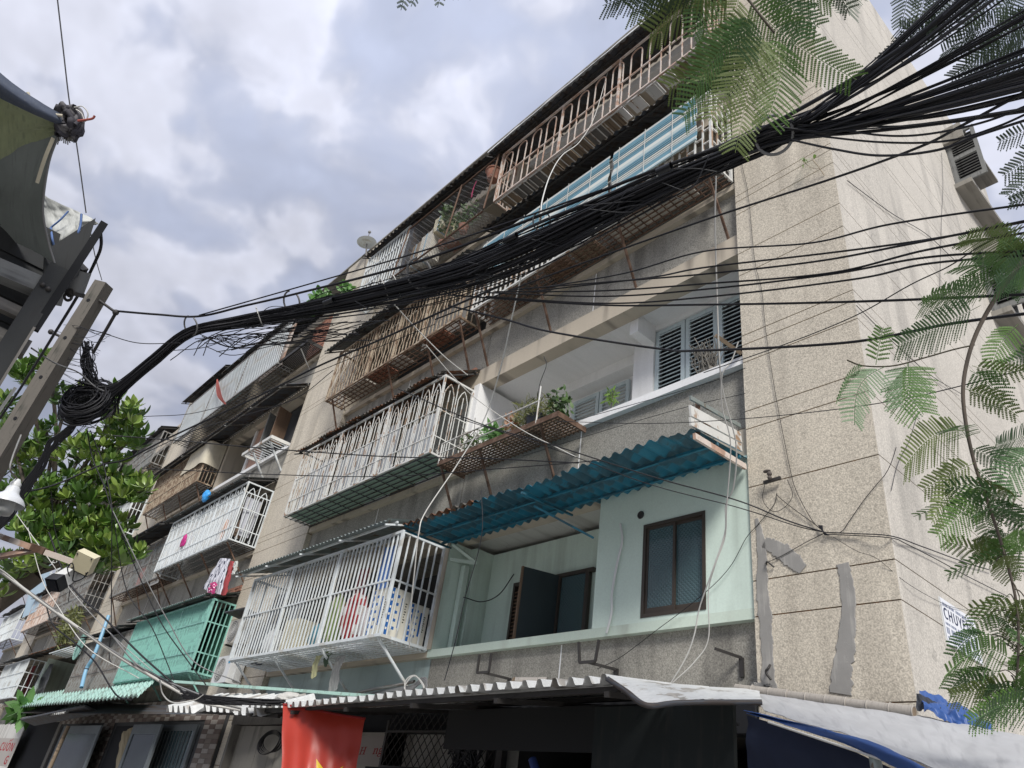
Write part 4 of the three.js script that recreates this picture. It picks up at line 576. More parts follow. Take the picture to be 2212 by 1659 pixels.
{ // laundry under the pointed arch cage
  const q = (x, y, z) => onZ((300 + x * 400 / 2212) / 1.157323, (1200 + y * 400 / 2212) / 1.157323, z);
  const str = std({ map: canvasTex(128, 128, (c, w, h) => { c.fillStyle = '#d5d5dc'; c.fillRect(0, 0, w, h); c.fillStyle = '#55586a'; for (let i = 0; i < 8; i++) c.fillRect(i * 16 + 4, 0, 3, h); c.fillStyle = '#2c2f45'; for (let i = 0; i < 14; i++) c.fillRect((i * 37) % 120, (i * 53) % 120, 6, 12); }) });
  const pk = std({ map: canvasTex(64, 64, (c, w, h) => { c.fillStyle = '#b03a72'; c.fillRect(0, 0, w, h); c.fillStyle = '#ecd6df'; for (let i = 0; i < 16; i++) { c.beginPath(); c.arc((i * 23) % 64, (i * 37) % 64, 3, 0, 7); c.fill(); } }) });
  const drape = (n, lb, a, b, c, d, m, sd, z) => solo(n, cloth([[q(...a, z), q((a[0] + b[0]) / 2, (a[1] + b[1]) / 2, z + 0.04), q(...b, z)], [q((a[0] + c[0]) / 2, (a[1] + c[1]) / 2, z), q((a[0] + b[0] + c[0] + d[0]) / 4, (a[1] + b[1] + c[1] + d[1]) / 4, z + 0.06), q((b[0] + d[0]) / 2, (b[1] + d[1]) / 2, z)], [q(...c, z), q((c[0] + d[0]) / 2, (c[1] + d[1]) / 2 + 15, z + 0.03), q(...d, z)]], 20, 16, 0.06, 9, sd, 0.004, 1, 1), m, lb, 'laundry');
  drape('striped_cloth', 'white striped cloth hanging under the pointed arch cage', [1380, 1080], [1530, 1090], [1150, 1500], [1380, 1580], str, 51, 0.6); drape('red_cloth', 'red patterned cloth right of the white striped cloth', [1530, 1120], [1590, 1130], [1380, 1570], [1460, 1590], P(0.30, 0.045, 0.05), 52, 0.56);
  drape('pink_cloth', 'pink dotted cloth at the lower end of the white striped cloth', [1260, 1420], [1340, 1410], [1210, 1550], [1320, 1570], pk, 53, 0.68);
  drape('pale_cloth', 'small pale towel right of the red patterned cloth', [1590, 1130], [1630, 1120], [1540, 1290], [1600, 1300], P(0.5, 0.52, 0.5), 54, 0.55);
  const blob = (n, lb, c, r, m, sd, cat) => solo(n, (() => { const g = new THREE.IcosahedronGeometry(1, 3), p = g.attributes.position; for (let i = 0; i < p.count; i++) { const x = p.getX(i), y = p.getY(i), z = p.getZ(i), k = 1 + 0.9 * (fbm(x * 1.7 + 9, y * 1.7 + z + 9, 99, 99, 3, sd) - 0.5); p.setXYZ(i, c.x + x * r.x * k, c.y + y * r.y * k, c.z + z * r.z * k); } g.computeVertexNormals(); return g; })(), m, lb, cat);
  blob('blue_bag', 'bright blue plastic bag caught on the roof edge above the pointed arch cage', q(1195, 220, 0.95), V(0.16, 0.2, 0.1), P(0.04, 0.32, 0.75, 0.4), 61, 'bag');
  blob('magenta_bag', 'magenta bag tied to the front of the pointed arch cage', q(885, 840, 0.8), V(0.17, 0.2, 0.06), P(0.5, 0.02, 0.2, 0.5), 62, 'bag');
  blob('orange_bag', 'orange brown bag behind the front corner of the pointed arch cage', q(1440, 690, 0.72), V(0.2, 0.28, 0.04), P(0.55, 0.25, 0.13), 63, 'bag');
  blob('brown_bundle', 'brown bundle of rags in the side of the pointed arch cage', q(1670, 690, 0.45), V(0.06, 0.25, 0.2), P(0.2, 0.14, 0.1), 64, 'bundle');
  const m4 = (x, y, z) => onZ((340 + x * 400 / 2212) / 1.157323, (940 + y * 400 / 2212) / 1.157323, z);
  solo('red_pennant', cloth([[m4(1115, 45, 0.85), m4(1130, 45, 0.85)], [m4(1105, 170, 0.85), m4(1160, 150, 0.95)], [m4(1130, 290, 0.85), m4(1200, 300, 0.9)], [m4(1220, 390, 0.8), m4(1245, 390, 0.8)]], 8, 20, 0.03, 6, 55), P(0.50, 0.12, 0.09), 'faded red pennant hanging from the far roof', 'pennant');
}
{ // satellite dish
  const c = onZ(792, 527, 0.2), g = thing('satellite_dish', 'grey satellite dish on the roof edge against the sky', 'satellite dish');
  const d = new THREE.LatheGeometry([...Array(9)].map((_, i) => new THREE.Vector2(0.33 * i / 8, 0.07 * (i / 8) ** 2)), 28); d.rotateX(0.15); d.rotateZ(0.1); d.translate(c.x, c.y, c.z); part(g, 'dish', d, M.whitebar);
  part(g, 'feed_arm', rod(c, c.clone().add(V(0.05, 0.45, 0.05)), 0.016), M.greybar); part(g, 'feed_horn', ball(c.clone().add(V(0.05, 0.48, 0.05)), 0.055), M.greybar); part(g, 'mast', rod(c.clone().add(V(0, -0.9, -0.2)), c, 0.025), M.greybar);
}
// air conditioners on the second pier
function aircon(lb, x, y, z, w = 0.86, h = 0.6) {
  const g = thing('air_conditioner', lb, 'air conditioner'), d = 0.34;
  part(g, 'casing', bx(x, y, z, x + w, y + h, z + d), M.plastic); part(g, 'fan_grille', G([...[0.25, 0.2, 0.15, 0.1, 0.05].map((r) => new THREE.TorusGeometry(r, 0.006, 4, 28).translate(x + 0.33, y + h / 2, z + d + 0.012)), ...[...Array(10)].map((_, k) => bx(-0.25, -0.004, z + d + 0.004, 0.25, 0.004, z + d + 0.011).rotateZ(k * Math.PI / 10).translate(x + 0.33, y + h / 2, 0))]), P(0.5, 0.5, 0.48));
  part(g, 'fan_recess', disc(V(x + 0.33, y + h / 2, z + d + 0.001), 0.255, 0.004), P(0.12, 0.12, 0.12)); part(g, 'side_cover', bx(x + w, y + 0.08, z + 0.05, x + w + 0.05, y + 0.34, z + 0.2), M.plastic); part(g, 'badge', bx(x + 0.7, y + h - 0.18, z + d + 0.001, x + 0.8, y + h - 0.05, z + d + 0.006), P(0.05, 0.3, 0.5));
  part(g, 'bracket', G([bx(x + 0.1, y - 0.04, 0.0, x + 0.14, y - 0.002, z + d), bx(x + w - 0.14, y - 0.04, 0.0, x + w - 0.1, y - 0.002, z + d)]), M.iron);
  return g;
}
aircon('white outdoor air conditioner with round grille low on the pier beside the mint cage', -18.35, 3.82, 0.06);
aircon('dusty air conditioner higher on the same pier, under a small black hood', -18.35, 4.72, 0.06, 0.8, 0.55).children.forEach((m) => { if (m.name === 'casing') m.material = M.cardboard; });
solo('ac_hood', bar(V(-18.6, 5.45, 0.3), V(-17.4, 5.42, 0.3), 0.03, 0.5, V(0, 0.1, 1)), M.tindark, 'small black sheet hood above the dusty air conditioner', 'hood');
// C and D bays, far off at the lower left
const far = [
  ['C1', 5, M.greybar, 'dark rusty cage on the top floor of the farthest bays beyond the pier', M.tindark], ['C1', 4, M.whitebar, 'white cage on the far fourth floor behind the almond tree', M.tinwhite], ['C1', 3, M.greybar, 'grey cage of the far third floor above the shaggy planter', M.tin],
  ['C1', 2, null, '', M.tinrust], ['C2', 4, M.whitebar, 'white cage on the fourth floor at the far left behind leaves', M.tin], ['C2', 3, M.pinkrust, 'rust stained cage on the third floor at the far left', M.tindark], ['C2', 2, M.whitebar, 'white cage on the second floor at the far left', M.tin], ['C2', 5, M.greybar, 'grey cage on the top floor at the far left behind leaves', M.tin],
  ['D1', 2, M.greybar, 'grey cage at the lower left frame edge', M.tin], ['D1', 3, M.whitebar, 'white cage of the third floor at the left frame edge', M.tindark], ['D1', 4, M.whitebar, 'white cage of the fourth floor at the left frame edge', M.tin]];
const fl = ['first', 'second', 'third', 'fourth', 'fifth'];
far.forEach(([k, f, m, lb, rm], i) => {
  const [x0, x1] = BAYS[k], s = S[f], z1 = 0.45 + 0.3 * hsh(i, 4, 5);
  if (m) { const g = cage('balcony_cage', lb, { x0: x0 + 0.1, x1: x1 - 0.1, y0: s + 0.03, y1: s + 1.72, z1, mat: m, step: 0.19, w: 0.026, fw: 0.05, rails: [0.3, 0.65], floorStep: 0.3, nx: 3, floorMat: M.greybar, brackets: [x0 + 0.4, x1 - 0.4], drop: 0.8, bracketMat: M.rust });
    if (i % 2 === 1) part(g, 'white_sheet', bx(x0 + 0.3, s + 0.1, z1 - 0.08, mix(x0, x1, 0.75), s + 1.3, z1 - 0.07), i % 4 === 1 ? M.white : M.dirtywhite); else part(g, 'dull_sheet', bx(mix(x0, x1, 0.2), s + 0.1, z1 - 0.09, x1 - 0.6, s + 1.4, z1 - 0.08), P(0.22, 0.3, 0.33)); }
  awning('balcony_awning', 'corrugated awning over a far balcony, ' + fl[f - 1] + ' storey, ' + { C1: 'past the third pier', C2: 'before the fourth pier', D1: 'past the fourth pier' }[k], rm, V(x0, s + 2.15, -0.05), V(x1, s + 2.15, -0.05), V(x0 - 0.1, s + 1.82, z1 + 0.25), V(x1 + 0.05, s + 1.8, z1 + 0.25), { seed: 30 + i, jag: 0.15, pitch: 0.18, amp: 0.022, cat: f === 5 ? 'roof' : 'awning' });
});
{ const g = thing('shaggy_planter', 'shaggy dry plants hanging over a white iron shelf on a far balcony', 'plant'), c = onZ(150, 1355, 0.7); bush(g, 'foliage', c, V(1.1, 0.9, 0.3), 620, 0.26, 0.05, LFdry, 71); for (let i = 0; i < 6; i++) part(g, 'shelf_bar', bx(c.x - 1.2, c.y - 1.0 + i * 0.001, 0.1 + i * 0.13, c.x + 2.4, c.y - 0.96 + i * 0.001, 0.14 + i * 0.13), M.whitebar); }
{ const g = thing('blue_sheet', 'pale blue sheet hung on a far balcony behind the security box', 'sheet'); part(g, 'sheet_face', cloth([[onZ(75, 1245, 0.75), onZ(112, 1218, 0.75)], [onZ(60, 1290, 0.75), onZ(100, 1265, 0.75)], [onZ(48, 1335, 0.75), onZ(78, 1320, 0.75)]], 10, 10, 0.05, 6, 72), P(0.42, 0.55, 0.64)); }
{ const c = onZ(186, 1398, 0.5), g = thing('wall_fan', 'round pale green fan guard hanging beside the grey cage', 'fan'); part(g, 'guard', G([new THREE.TorusGeometry(0.5, 0.02, 6, 32), ...[...Array(16)].map((_, k) => bar(V(0, 0, 0.03), V(Math.cos(k * 0.3927) * 0.5, Math.sin(k * 0.3927) * 0.5, 0), 0.012)), disc(V(0, 0, -0.01), 0.49, 0.01)]).translate(c.x, c.y, 0.72), P(0.22, 0.38, 0.34)); }
{ const g = thing('blue_downpipe', 'light blue plastic downpipe in front of the grey cage', 'pipe'); const pts = [onZ(235, 1330, 1.0), onZ(205, 1412, 1.0), onZ(187, 1445, 1.0), onZ(176, 1485, 1.0)]; part(g, 'pipe', tube(pts, 0.06, 24, 10), P(0.22, 0.42, 0.58, 0.4)); for (const p of [pts[1], pts[2]]) part(g, 'collar', ball(p, 0.075, V(1, 0.5, 1)), P(0.05, 0.07, 0.1)); }
{ const g = thing('rear_roof', 'dark corrugated roof edge poking out behind the end wall', 'roof'), a = onX(2148, 462, -2.6), b = onX(2200, 560, -2.6); part(g, 'corrugated_sheet', corrug(V(-3.2, a.y + 0.1, -9.4), V(-3.2, b.y + 0.1, -13), V(-1.9, a.y - 0.5, -9.3), V(-1.9, b.y - 0.5, -13), 0.3, 0.05, { seed: 3, jag: 0.2 }), M.tindark); part(g, 'purlin', bar(V(-2.2, a.y - 0.5, -9.4), V(-2.2, b.y - 0.5, -13), 0.06), M.iron); }
// small iron brackets on the lower parapet
function insul(lb, u, v, w, flip = 1) { // bracket with two upright arms
  const g = thing('iron_bracket', lb, 'bracket'), p = onZ(u, v, 0.0), q = p.clone().setZ(0.28);
  part(g, 'plate', bx(p.x - 0.03, p.y - 0.22, -0.128, p.x + 0.03, p.y, -0.1), M.iron); part(g, 'arm', bar(V(p.x, p.y - 0.01, -0.1), V(p.x - w * 0.4, p.y - 0.01, 0.3), 0.03, 0.03), M.iron);
  for (const k of [-0.5, 0.5]) part(g, 'upright', bar(V(p.x - w * 0.4 + k * w, p.y - 0.01, 0.3), V(p.x - w * 0.4 + k * w * (1 + 0.3 * flip), p.y + 0.24, 0.3), 0.028, 0.028), M.iron); part(g, 'cross_arm', bar(V(p.x - w * 0.9, p.y - 0.01, 0.3), V(p.x + w * 0.1, p.y - 0.01, 0.3), 0.03, 0.03), M.iron);
}
insul('black two armed wire bracket on the grey parapet, left one', 1088, 1461, 0.26, 0); insul('black two armed wire bracket on the grey parapet, with tangled white wire', 1318, 1440, 0.26, 1);
{ const g = thing('iron_bracket', 'black angle bracket at the right end of the grey parapet by the pier', 'bracket'), p = onZ(1588, 1415, 0); part(g, 'plate', bx(p.x - 0.025, p.y - 0.2, -0.128, p.x + 0.025, p.y, -0.105), M.iron); part(g, 'arm', bar(V(p.x, p.y, -0.12), V(p.x - 0.1, p.y + 0.02, 0.22), 0.03, 0.02), M.iron); }
{ // insulator bracket on the pier
  const g = thing('insulator_bracket', 'small rusty insulator bracket with wires on the tan pier', 'bracket'), p = onZ(1672, 1040, 0.02); part(g, 'arm', bar(onZ(1650, 1043, 0.06), onZ(1686, 1032, 0.06), 0.035, 0.03), M.iron); part(g, 'insulator', G([ball(p.clone().add(V(0, 0.06, 0.09)), 0.03), ball(p.clone().add(V(0, 0.01, 0.09)), 0.026), ball(p.clone().add(V(-0.03, 0.10, 0.09)), 0.03, V(1.6, 0.6, 1))]), P(0.10, 0.085, 0.075)); part(g, 'loop_wire', tube([onZ(1652, 1046, 0.05), onZ(1648, 1080, 0.04), onZ(1668, 1104, 0.03), onZ(1692, 1098, 0.03), onZ(1712, 1070, 0.04), onZ(1700, 1035, 0.06)], 0.0035, 40, 4), M.cable);
  const h = thing('hook', 'small iron hook on the cement repair low on the tan pier', 'hook'); const b = onZ(1664, 1450, 0.02); part(h, 'iron', tube([b.clone().add(V(0, 0.06, 0)), b.clone().add(V(0.01, 0.02, 0.05)), b.clone().add(V(-0.02, -0.02, 0.05)), b.clone().add(V(0.02, -0.09, 0.03))], 0.012, 20, 6), M.iron);
  const k = thing('hook', 'bent iron wire hook beside the upper cement repair on the tan pier', 'hook'); const a = onZ(1656, 1218, 0.0); part(k, 'iron', tube([a, a.clone().add(V(0.04, 0.0, 0.05)), a.clone().add(V(0.1, -0.06, 0.02))], 0.009, 16, 5), M.iron);
}
{ // white curved pipe on the mint wall
  const r5 = (x, y, z) => onZ(1120 / 1.157323 + x * 0.3125, 1120 / 1.157323 + y * 0.3125, z);
  solo('drain_pipe', tube([[1193, 525], [1205, 640], [1170, 800], [1135, 1000], [1132, 1130], [1110, 1230], [1095, 1280]].map((p) => r5(...p, 0.0)), 0.016, 60, 8), M.plastic, 'thin white drain pipe snaking down the mint wall', 'pipe');
  const s = thing('wall_notice', 'white notice with dark lettering on the end wall behind the fern leaves', 'sign');
  const t = canvasTex(512, 320, (c, w, h) => { c.fillStyle = '#e4e6ea'; c.fillRect(0, 0, w, h); c.fillStyle = '#27304a'; c.font = 'bold 112px sans-serif'; c.save(); c.scale(0.92, 1); c.fillText('CHUYÊN', 14, 142); c.restore(); c.fillStyle = '#6b748c'; const line = (y, t, s) => { for (let x = 20, k = 0; x < w - 30; k++) { const q = 6 + ((k * 7 + s) % 5) * 3; if ((k + s) % 6) c.fillRect(x, y, q, t); x += q + 4; } }; line(26, 22, 1); line(166, 18, 2); line(200, 46, 3); line(264, 14, 4); line(288, 14, 5); });
  const g = new THREE.PlaneGeometry(0.86, 0.46); g.rotateY(Math.PI / 2); g.translate(-2.752, 4.05, -1.34); part(s, 'printed_face', g, new THREE.MeshStandardMaterial({ map: t, roughness: 0.6 })); part(s, 'board', bx(-2.768, 3.815, -1.775, -2.755, 4.285, -0.905), M.plastic);
}
// ------------------------------------------------------------------ street level: shops under tin roofs
const z0 = (u, v, z = 0.1) => onZ(u, v, z);
const shop = thing('shop_row', 'dark row of ground floor shop fronts under the tin roofs', 'shop fronts');
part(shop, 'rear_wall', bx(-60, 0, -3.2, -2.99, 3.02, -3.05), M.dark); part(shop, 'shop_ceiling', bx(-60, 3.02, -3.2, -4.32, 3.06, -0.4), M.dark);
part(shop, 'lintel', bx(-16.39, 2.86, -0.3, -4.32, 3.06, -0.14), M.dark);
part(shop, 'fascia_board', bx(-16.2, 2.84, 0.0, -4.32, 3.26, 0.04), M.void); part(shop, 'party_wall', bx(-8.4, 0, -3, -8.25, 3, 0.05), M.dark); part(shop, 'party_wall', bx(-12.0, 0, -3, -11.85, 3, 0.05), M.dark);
{ // open shop on the right: dark valance, mottled green black panel
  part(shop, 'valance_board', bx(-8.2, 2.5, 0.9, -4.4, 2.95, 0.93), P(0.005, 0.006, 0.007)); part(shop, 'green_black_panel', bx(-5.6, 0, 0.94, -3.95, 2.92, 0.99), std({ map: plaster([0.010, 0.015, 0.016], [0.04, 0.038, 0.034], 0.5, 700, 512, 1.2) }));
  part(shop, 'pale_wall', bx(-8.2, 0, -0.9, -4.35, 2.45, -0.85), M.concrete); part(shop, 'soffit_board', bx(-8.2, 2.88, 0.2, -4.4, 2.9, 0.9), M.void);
  part(shop, 'blue_pipe', rod(z0(1150, 1640, 0.6), z0(1175, 1720, 0.6), 0.05, 10), P(0.03, 0.06, 0.22)); part(shop, 'dark_bin', new THREE.CylinderGeometry(0.3, 0.34, 2.3, 20).translate(-6.9, 1.22, 0.3), P(0.03, 0.05, 0.05));
}
{ // diamond metal screen
  const a = z0(850, 1560).x, b = z0(1085, 1600).x, z = 0.16, y0 = 2.36, y1 = 3.0, g = thing('metal_screen', 'black diamond expanded metal screen over the dark shop window', 'screen');
  const l = []; for (let y = y0, r = 0; y < y1; y += 0.09, r++) for (let x = a; x < b; x += 0.17) { const o = (r % 2) * 0.085; for (const k of [-1, 1]) { const c = new THREE.CatmullRomCurve3([V(x + o, y, z), V(x + o + k * 0.02, y + 0.02, z), V(x + o + k * 0.065, y + 0.07, z), V(x + o + k * 0.085, y + 0.09, z)]); l.push(new THREE.TubeGeometry(c, 5, 0.009, 4)); } }
  const m = part(g, 'diamond_mesh', G(l), M.iron); m.userData.kind = 'stuff'; part(g, 'frame', G([bx(a - 0.05, y0 - 0.05, z - 0.02, a, y1, z + 0.02), bx(b, y0 - 0.05, z - 0.02, b + 0.12, y1, z + 0.02), bx(a, y0 - 0.05, z - 0.02, b, y0, z + 0.02), bx(a, 2.82, z - 0.025, b, 2.85, z + 0.025)]), M.iron);
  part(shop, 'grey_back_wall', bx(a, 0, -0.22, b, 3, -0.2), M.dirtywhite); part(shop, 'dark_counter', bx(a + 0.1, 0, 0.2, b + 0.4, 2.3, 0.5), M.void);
  const h = thing('hanging_tangle', 'dark tangle of wire and straps hanging on the metal screen', 'cables'), R = mulberry(91), c = z0(1010, 1620, 0.22), tw = []; for (let i = 0; i < 16; i++) tw.push(tube([...Array(7)].map(() => V(c.x + (R() - 0.5) * 0.7, c.y + (R() - 0.55) * 0.5, 0.2 + R() * 0.1)), 0.008 + R() * 0.02, 40, 5)); part(h, 'strap', G(tw.slice(0, 13)), M.cable); part(h, 'steel_wire', G(tw.slice(13).map((q) => q)), M.greycable);
}
{ // painted board with red handwriting
  const a = z0(784, 1600).x, b = z0(838, 1600).x, g = thing('hand_painted_board', 'grey board with red handwriting beside the flag', 'sign');
  part(g, 'board', bx(a - 0.6, 1.2, 0.1, b, 2.83, 0.13), M.concrete);
  const t = canvasTex(256, 256, (c, w, h) => { c.fillStyle = '#8a837f'; c.fillRect(0, 0, w, h); c.strokeStyle = '#7c1a1c'; c.fillStyle = '#7c1a1c'; c.font = 'italic bold 96px serif'; c.save(); c.translate(4, 170); c.rotate(-0.06); c.fillText('Hương', 0, 0, 240); c.restore(); });
  const q = new THREE.PlaneGeometry(b - a, 0.42); q.translate((a + b) / 2, z0(811, 1622).y, 0.1335); part(g, 'lettering', q, new THREE.MeshStandardMaterial({ map: t, roughness: 0.8 }));
}
{ // grey door with a coil of cable
  const a = z0(512, 1610).x, b = z0(600, 1610).x, g = thing('grey_door', 'grey panelled door with a coil of black cable left of the flag', 'door');
  part(g, 'door_panel', bx(a, 0, 0.08, mix(a, b, 0.55) - 0.008, 2.95, 0.12), M.concrete); part(g, 'door_panel', bx(mix(a, b, 0.55) + 0.008, 0, 0.08, b + 0.5, 2.95, 0.12), M.concrete); part(g, 'lintel', bx(a - 0.4, 2.97, 0.05, b + 0.6, 3.15, 0.2), M.woodgrey); part(g, 'dark_jamb', bx(a - 0.55, 0, 0.05, a - 0.05, 2.95, 0.12), M.void); part(g, 'jamb_post', bx(a - 0.1, 0, 0.12, a, 2.95, 0.3), M.woodgrey);
  const c = z0(588, 1605, 0.2), h = thing('cable_coil', 'flat coil of black cable hanging on the grey door', 'cable'); part(h, 'loops', G([...Array(7)].map((_, i) => new THREE.TorusGeometry(1, 0.016, 5, 36).scale(0.42 + 0.03 * (i % 3), 0.15 + 0.01 * i, 1).rotateZ(0.04 * i - 0.1).translate(c.x, c.y, c.z + i * 0.012))), M.cable);
}
{ // wall of two tone stone tiles, with its doors and window
  const z = 0.1, x0 = z0(150, 1560).x - 1.5, x1 = z0(470, 1600).x, g = thing('tiled_shop_front', 'shop front of grey and brown chequered stone tiles', 'shop front');
  part(g, 'mortar', bx(x0, 0, z - 0.1, x1, 3.62, z - 0.012), M.dark);
  const holes = [[z0(112, 1620).x, z0(200, 1620).x, 0, 3.0], [z0(232, 1620).x, z0(330, 1620).x, 0, 3.0], [z0(338, 1620).x, z0(415, 1620).x, 0, 3.02]];
  const tg = uvs(new THREE.BoxGeometry(0.355, 0.096, 0.03)), mm = [std({ map: plaster([0.33, 0.30, 0.27], [0.15, 0.13, 0.12], 0.6, 710, 512, 0.5) }), std({ map: plaster([0.14, 0.105, 0.09], [0.06, 0.05, 0.045], 0.7, 711, 512, 0.5) }), std({ map: plaster([0.20, 0.165, 0.14], [0.08, 0.07, 0.06], 0.7, 712, 512, 0.5) })];
  let count = 0; for (let r = 0; r < 19; r++) { const y = 1.75 + r * 0.1; for (let x = x1 - 0.18, k = 0; x > x0 + 0.2; x -= 0.36, k++) { if (holes.some(([a, b, , t]) => x > a - 0.15 && x < b + 0.15 && y < t + 0.12)) continue; if (count++ > 296) continue; const m = part(g, 'tile', tg, mm[(k + r) % 2 ? (hsh(k, r, 3) < 0.75 ? 1 : 2) : (hsh(k, r, 4) < 0.8 ? 0 : 2)]); m.position.set(x, y, z - 0.012 + 0.014 * hsh(k, r, 9)); } }
  const dm = std({ map: plaster([0.15, 0.17, 0.18], [0.08, 0.09, 0.09], 0.4, 713, 512, 1) });
  const door = (lb, a, b, zz, gl, par) => { const d = thing('glazed_door', lb, 'door'); part(d, 'frame', G([bx(a, 0, zz, a + 0.2, 2.95, zz + 0.05), bx(b - 0.2, 0, zz, b, 2.95, zz + 0.05), bx(a + 0.2, 2.72, zz, b - 0.2, 2.95, zz + 0.05)]), dm); part(d, 'pane', bx(a + 0.2, 0.2, zz + 0.02, b - 0.2, 2.72, zz + 0.03), gl); return d; };
  door('grey blue glazed door standing open beside the brown pole', z0(125, 1610, 0.45).x, z0(206, 1610, 0.45).x, 0.45, M.glassplain); door('grey blue glazed door right of the cream curtain', z0(277, 1610, 0.45).x, z0(338, 1610, 0.45).x, 0.45, M.glassplain);
  for (const [a, b] of holes.slice(0, 2)) part(g, 'dark_doorway', bx(a, 0, z - 0.012, b, 3.0, z - 0.004), M.void);
  const [wa, wb] = holes[2], w = sub(g, 'grille_window'); part(w, 'frame', G([bx(wa, 1.6, z, wa + 0.16, 3.0, z + 0.06), bx(wb - 0.14, 1.6, z, wb, 3.0, z + 0.06), bx(wa + 0.16, 2.86, z, wb - 0.14, 3.0, z + 0.06)]), dm); part(w, 'pane', bx(wa + 0.16, 1.6, z + 0.01, wb - 0.14, 2.86, z + 0.025), M.glass); for (let k = 1; k < 9; k++) part(w, 'grille_bar', bx(mix(wa + 0.16, wb - 0.14, k / 9) - 0.012, 1.6, z + 0.03, mix(wa + 0.16, wb - 0.14, k / 9) + 0.012, 2.86, z + 0.045), dm);
  solo('curtain', cloth([[z0(262, 1585, 0.2), z0(272, 1578, 0.25), z0(288, 1570, 0.2)], [z0(255, 1625, 0.2), z0(266, 1622, 0.3), z0(280, 1618, 0.2)], [z0(248, 1680, 0.2), z0(256, 1680, 0.3), z0(266, 1680, 0.2)]], 30, 12, 0.05, 14, 5), P(0.36, 0.30, 0.19), 'cream pleated curtain hanging in the doorway of the tiled shop front', 'curtain');
  solo('brown_pole', rod(z0(148, 1568, 0.9), z0(98, 1680, 0.9), 0.06, 10), M.wood, 'brown timber pole leaning beside the open glazed door', 'pole');
  const l = thing('wall_lamp_strip', 'long pale tube lamp fitting above the tiled shop front', 'lamp'); part(l, 'housing', bar(z0(330, 1536, 0.14), z0(420, 1526, 0.14), 0.07, 0.06), M.dirtywhite); part(l, 'end_cap', bar(z0(326, 1536.5, 0.14), z0(330, 1536, 0.14), 0.08, 0.07), M.greybar);
  const k = thing('dark_doorway', 'dark open doorway at the lower left corner', 'doorway'); const a = z0(30, 1620).x, b = z0(112, 1620).x; part(k, 'void_panel', bx(a - 3, 0, 0.0, b, 3.2, 0.02), M.void); part(k, 'jamb', bx(b - 0.5, 0, 0.03, b - 0.1, 3.1, 0.12), M.woodgrey);
  const sgn = thing('red_letter_sign', 'white board with red letters at the lower left edge', 'sign'), sa = z0(-40, 1625, 0.4).x, sb = z0(28, 1625, 0.4).x; part(sgn, 'board', bx(sa, 1.0, 0.36, sb, 3.1, 0.39), M.dirtywhite);
  const t = canvasTex(512, 256, (c, W, H) => { c.fillStyle = '#a9a39c'; c.fillRect(0, 0, W, H); c.fillStyle = '#9c1f28'; c.font = 'bold 110px sans-serif'; c.textAlign = 'right'; c.fillText('CUON', W - 20, 120); c.fillText('G', W - 20, 240); c.strokeStyle = '#9c1f28'; c.lineWidth = 9; c.beginPath(); c.moveTo(W - 178, 30); c.lineTo(W - 158, 14); c.lineTo(W - 138, 30); c.moveTo(W - 132, 20); c.lineTo(W - 112, 2); c.stroke(); }); const q = new THREE.PlaneGeometry(4.6, 1.0); q.translate(sb - 2.4, 2.05, 0.393); part(sgn, 'lettering', q, new THREE.MeshStandardMaterial({ map: t, roughness: 0.7 }));
}
